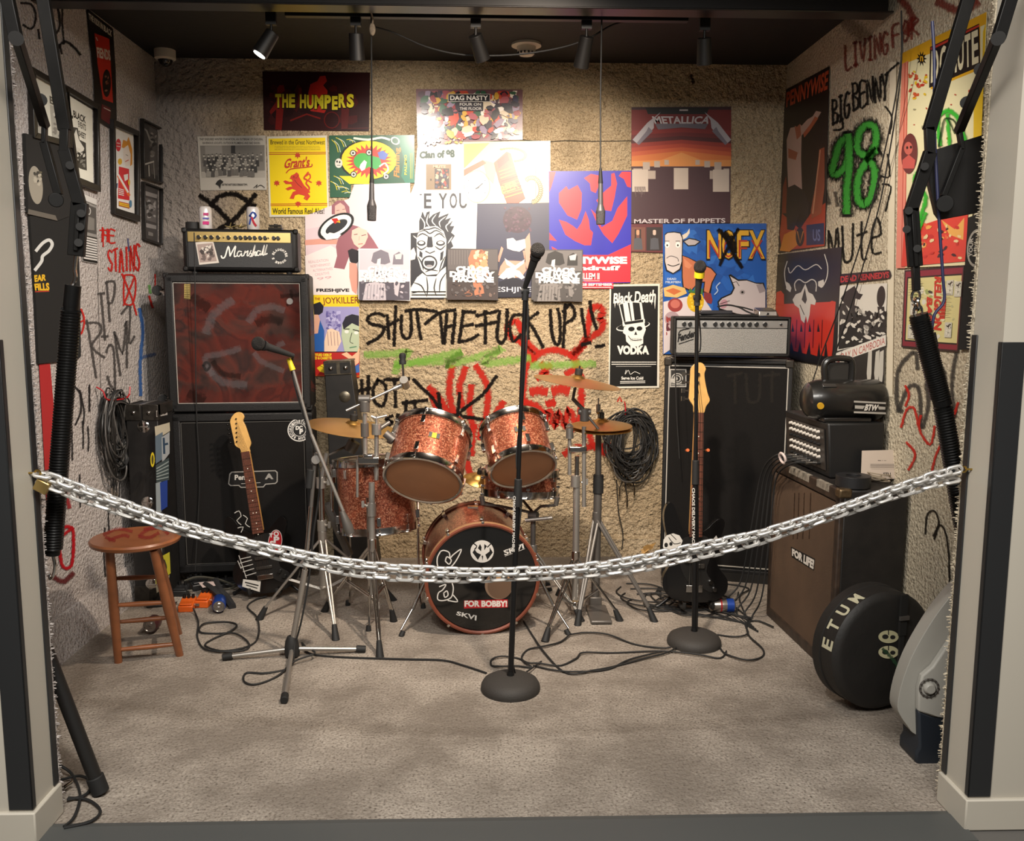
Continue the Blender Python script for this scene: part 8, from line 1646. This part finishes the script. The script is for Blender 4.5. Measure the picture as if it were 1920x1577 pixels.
# round drum case
cc = Vector((1.475, 3.06, .238)); axd = Vector((-.30, 1, .0)).normalized()
r = thing('drum_case', 'round black drum case with painted MUTE letters leaning by the brown cabinet', 'drum case', (cc.x, cc.y, 0))
RC = .225; CM = mat('fibre_case', '#1c1a18', .6, var=.25, vs=8, bump=.1, bs=80)
pr = [(.001, .0), (RC-.03, .0), (RC-.012, .006), (RC, .02), (RC, .085), (RC+.004, .087), (RC+.004, .125), (RC-.01, .13), (.001, .13)]
MB().lathe(pr, 64, cc, axd).build('case_shell', CM, parent=r)
TC_ = Matrix.Translation(cc) @ Matrix.Rotation(math.atan2(.3, 1), 4, 'Z'); mb = MB(TC_); mb.box(.045, -.012, .06, .075, -.002, .215).box(.05, -.01, -.19, .07, -.002, .06); mb.build('strap', mat('webbing', '#12110f', .8), parent=r); MB(TC_).box(.04, -.018, .12, .08, -.01, .135).build('buckle', HWD, parent=r)
s = Sheet(cc-axd*.0, -axd, .003, .7); cm = '#b5b08c'
for dy in (0, 29): 
    s.E(1666, 1194+dy, 19, 12, cm, n=24); s.E(1660, 1194+dy, 6, 4.5, '#1c1a18'); s.E(1674, 1195+dy, 5, 4, '#1c1a18'); s.R([(1666, 1182+dy), (1666, 1190+dy)], 2, '#1c1a18')
s.R([(1656, 1218), (1672, 1234), (1690, 1258)], 9, spray('#2f4a34', .7), sm=3)
s.out('painted_numerals', parent=r)
# letters round the rim
qx = axd.to_track_quat('Z', 'Y').to_matrix()
lt = MB(); mcream = mat('cream_paint', '#b9b59a', .7)
for ch_, deg in (('M', 118), ('U', 135), ('T', 152), ('E', 170)):
    vs, fs = text2d(ch_, .03); P2 = []
    for x, y in vs:
        t = math.radians(deg)+(x-.5)*.17*-1; zz = .055+(y-.5)*-.06*1.0
        zz = .055-(.5-y)*.055*-1
        P2.append(cc+Vector((axd.y, -axd.x, 0))*math.cos(t)*(RC+.0012)+Vector((0, 0, 1))*math.sin(t)*(RC+.0012)+axd*(.05+(.5-y)*.055))
    lt.add(P2, fs)
lt.build('lettering', mcream, parent=r)
# pale plastic appliance at the right pier
r = thing('plastic_appliance', 'pale grey rounded machine with a dial and navy base behind the right pier', 'appliance', (1.52, 2.75, 0)); ya_ = 2.72
def outl(px): return [(W(u, v, ya_).x, W(u, v, ya_).z) for u, v in px]
RX = Matrix.Translation((0, ya_, 0)) @ Matrix.Rotation(math.pi/2, 4, 'X')
PG = mat('appliance_grey', '#8f8d86', .45); NV = mat('appliance_navy', '#1b2129', .5)
sh = [(1830, 1085), (1800, 1100), (1765, 1140), (1735, 1185), (1708, 1235), (1690, 1285), (1683, 1325), (1690, 1345), (1702, 1362), (1714, 1376), (1740, 1380), (1830, 1370)]
MB(RX).prism([(p.x, p.y) for p in crom([Vector(q) for q in outl(sh)], 3)], -.06, .0).build('shell', PG, parent=r, bevel=.022, seg=4)
ap = [(1822, 1120), (1795, 1165), (1762, 1215), (1742, 1245), (1722, 1262), (1716, 1285), (1715, 1328), (1740, 1337), (1770, 1340), (1772, 1310), (1780, 1280), (1822, 1230)]
MB(RX).prism(outl(ap), .0, .025).build('arm_panel', mat('appliance_light', '#9c9a93', .45), parent=r, bevel=.008, seg=3)
dc = W(1742, 1290, ya_-.026); MB().torus(dc, .030, .0035, (0, 1, 0), 32, 8).build('dial_ring', mat('dial_dark', '#55524d', .5), parent=r); MB().lathe([(.001, .014), (.014, .014), (.019, .008), (.020, 0)], 28, dc, (0, -1, 0)).build('dial_knob', mat('appliance_light', '#9c9a93', .45), parent=r)
for k in range(14):
    t = k*2*math.pi/14; MB().cbox(dc+Vector((.030*math.cos(t), -.003, .030*math.sin(t))), (.006, .003, .004), Matrix.Rotation(-t, 3, 'Y')).build('dial_mark', mat('dial_mark', '#3a3431', .5), parent=r)
MB(RX).prism(outl([(1716, 1327), (1742, 1337), (1800, 1341), (1800, 1462), (1780, 1462), (1716, 1430), (1711, 1422), (1712, 1405), (1718, 1395)]), -.10, .02).build('base', NV, parent=r, bevel=.008)
# wires from the ceiling on the right
mb = MB().tube([XW(1692, 60, 1.62), XW(1690, 110, 1.62), XW(1676, 200, 1.64), XW(1655, 300, 1.66), XW(1625, 420, 1.66), XW(1580, 560, 1.66), XW(1535, 680, 1.64), XW(1505, 780, 1.6), XW(1490, 830, 1.55), XW(1480, 880, 1.48)], .003, 6, sm=4); tag(mb.build('hanging_wire', RB), 'thin black wire falling along the right wall to the mixer', 'wire')
mb = MB().tube([XW(1690, 20, 1.64), XW(1688, 150, 1.66), XW(1660, 330, 1.68), XW(1640, 420, 1.68), XW(1600, 560, 1.68), XW(1560, 680, 1.66), XW(1545, 725, 1.62)], .003, 6, sm=4); tag(mb.build('hanging_wire', RB), 'thin black wire falling along the right wall to the stereo', 'wire')
# wire down the left stack
mb = MB().tube([W(364, 436, 4.55), W(366, 560, 4.56), W(368, 760, 4.6), W(374, 880, 4.6), W(372, 960, 4.6), W(366, 1070, 4.56)], .003, 6, sm=4); tag(mb.build('speaker_wire', RB), 'thin black wire hanging down the front of the left stack', 'wire')
mb = MB().tube([W(1266, 655, 4.60), W(1268, 760, 4.60), W(1274, 860, 4.58)], .003, 6, sm=4); tag(mb.build('speaker_wire', RB), 'thin black wire hanging down the front of the bass cabinet', 'wire')
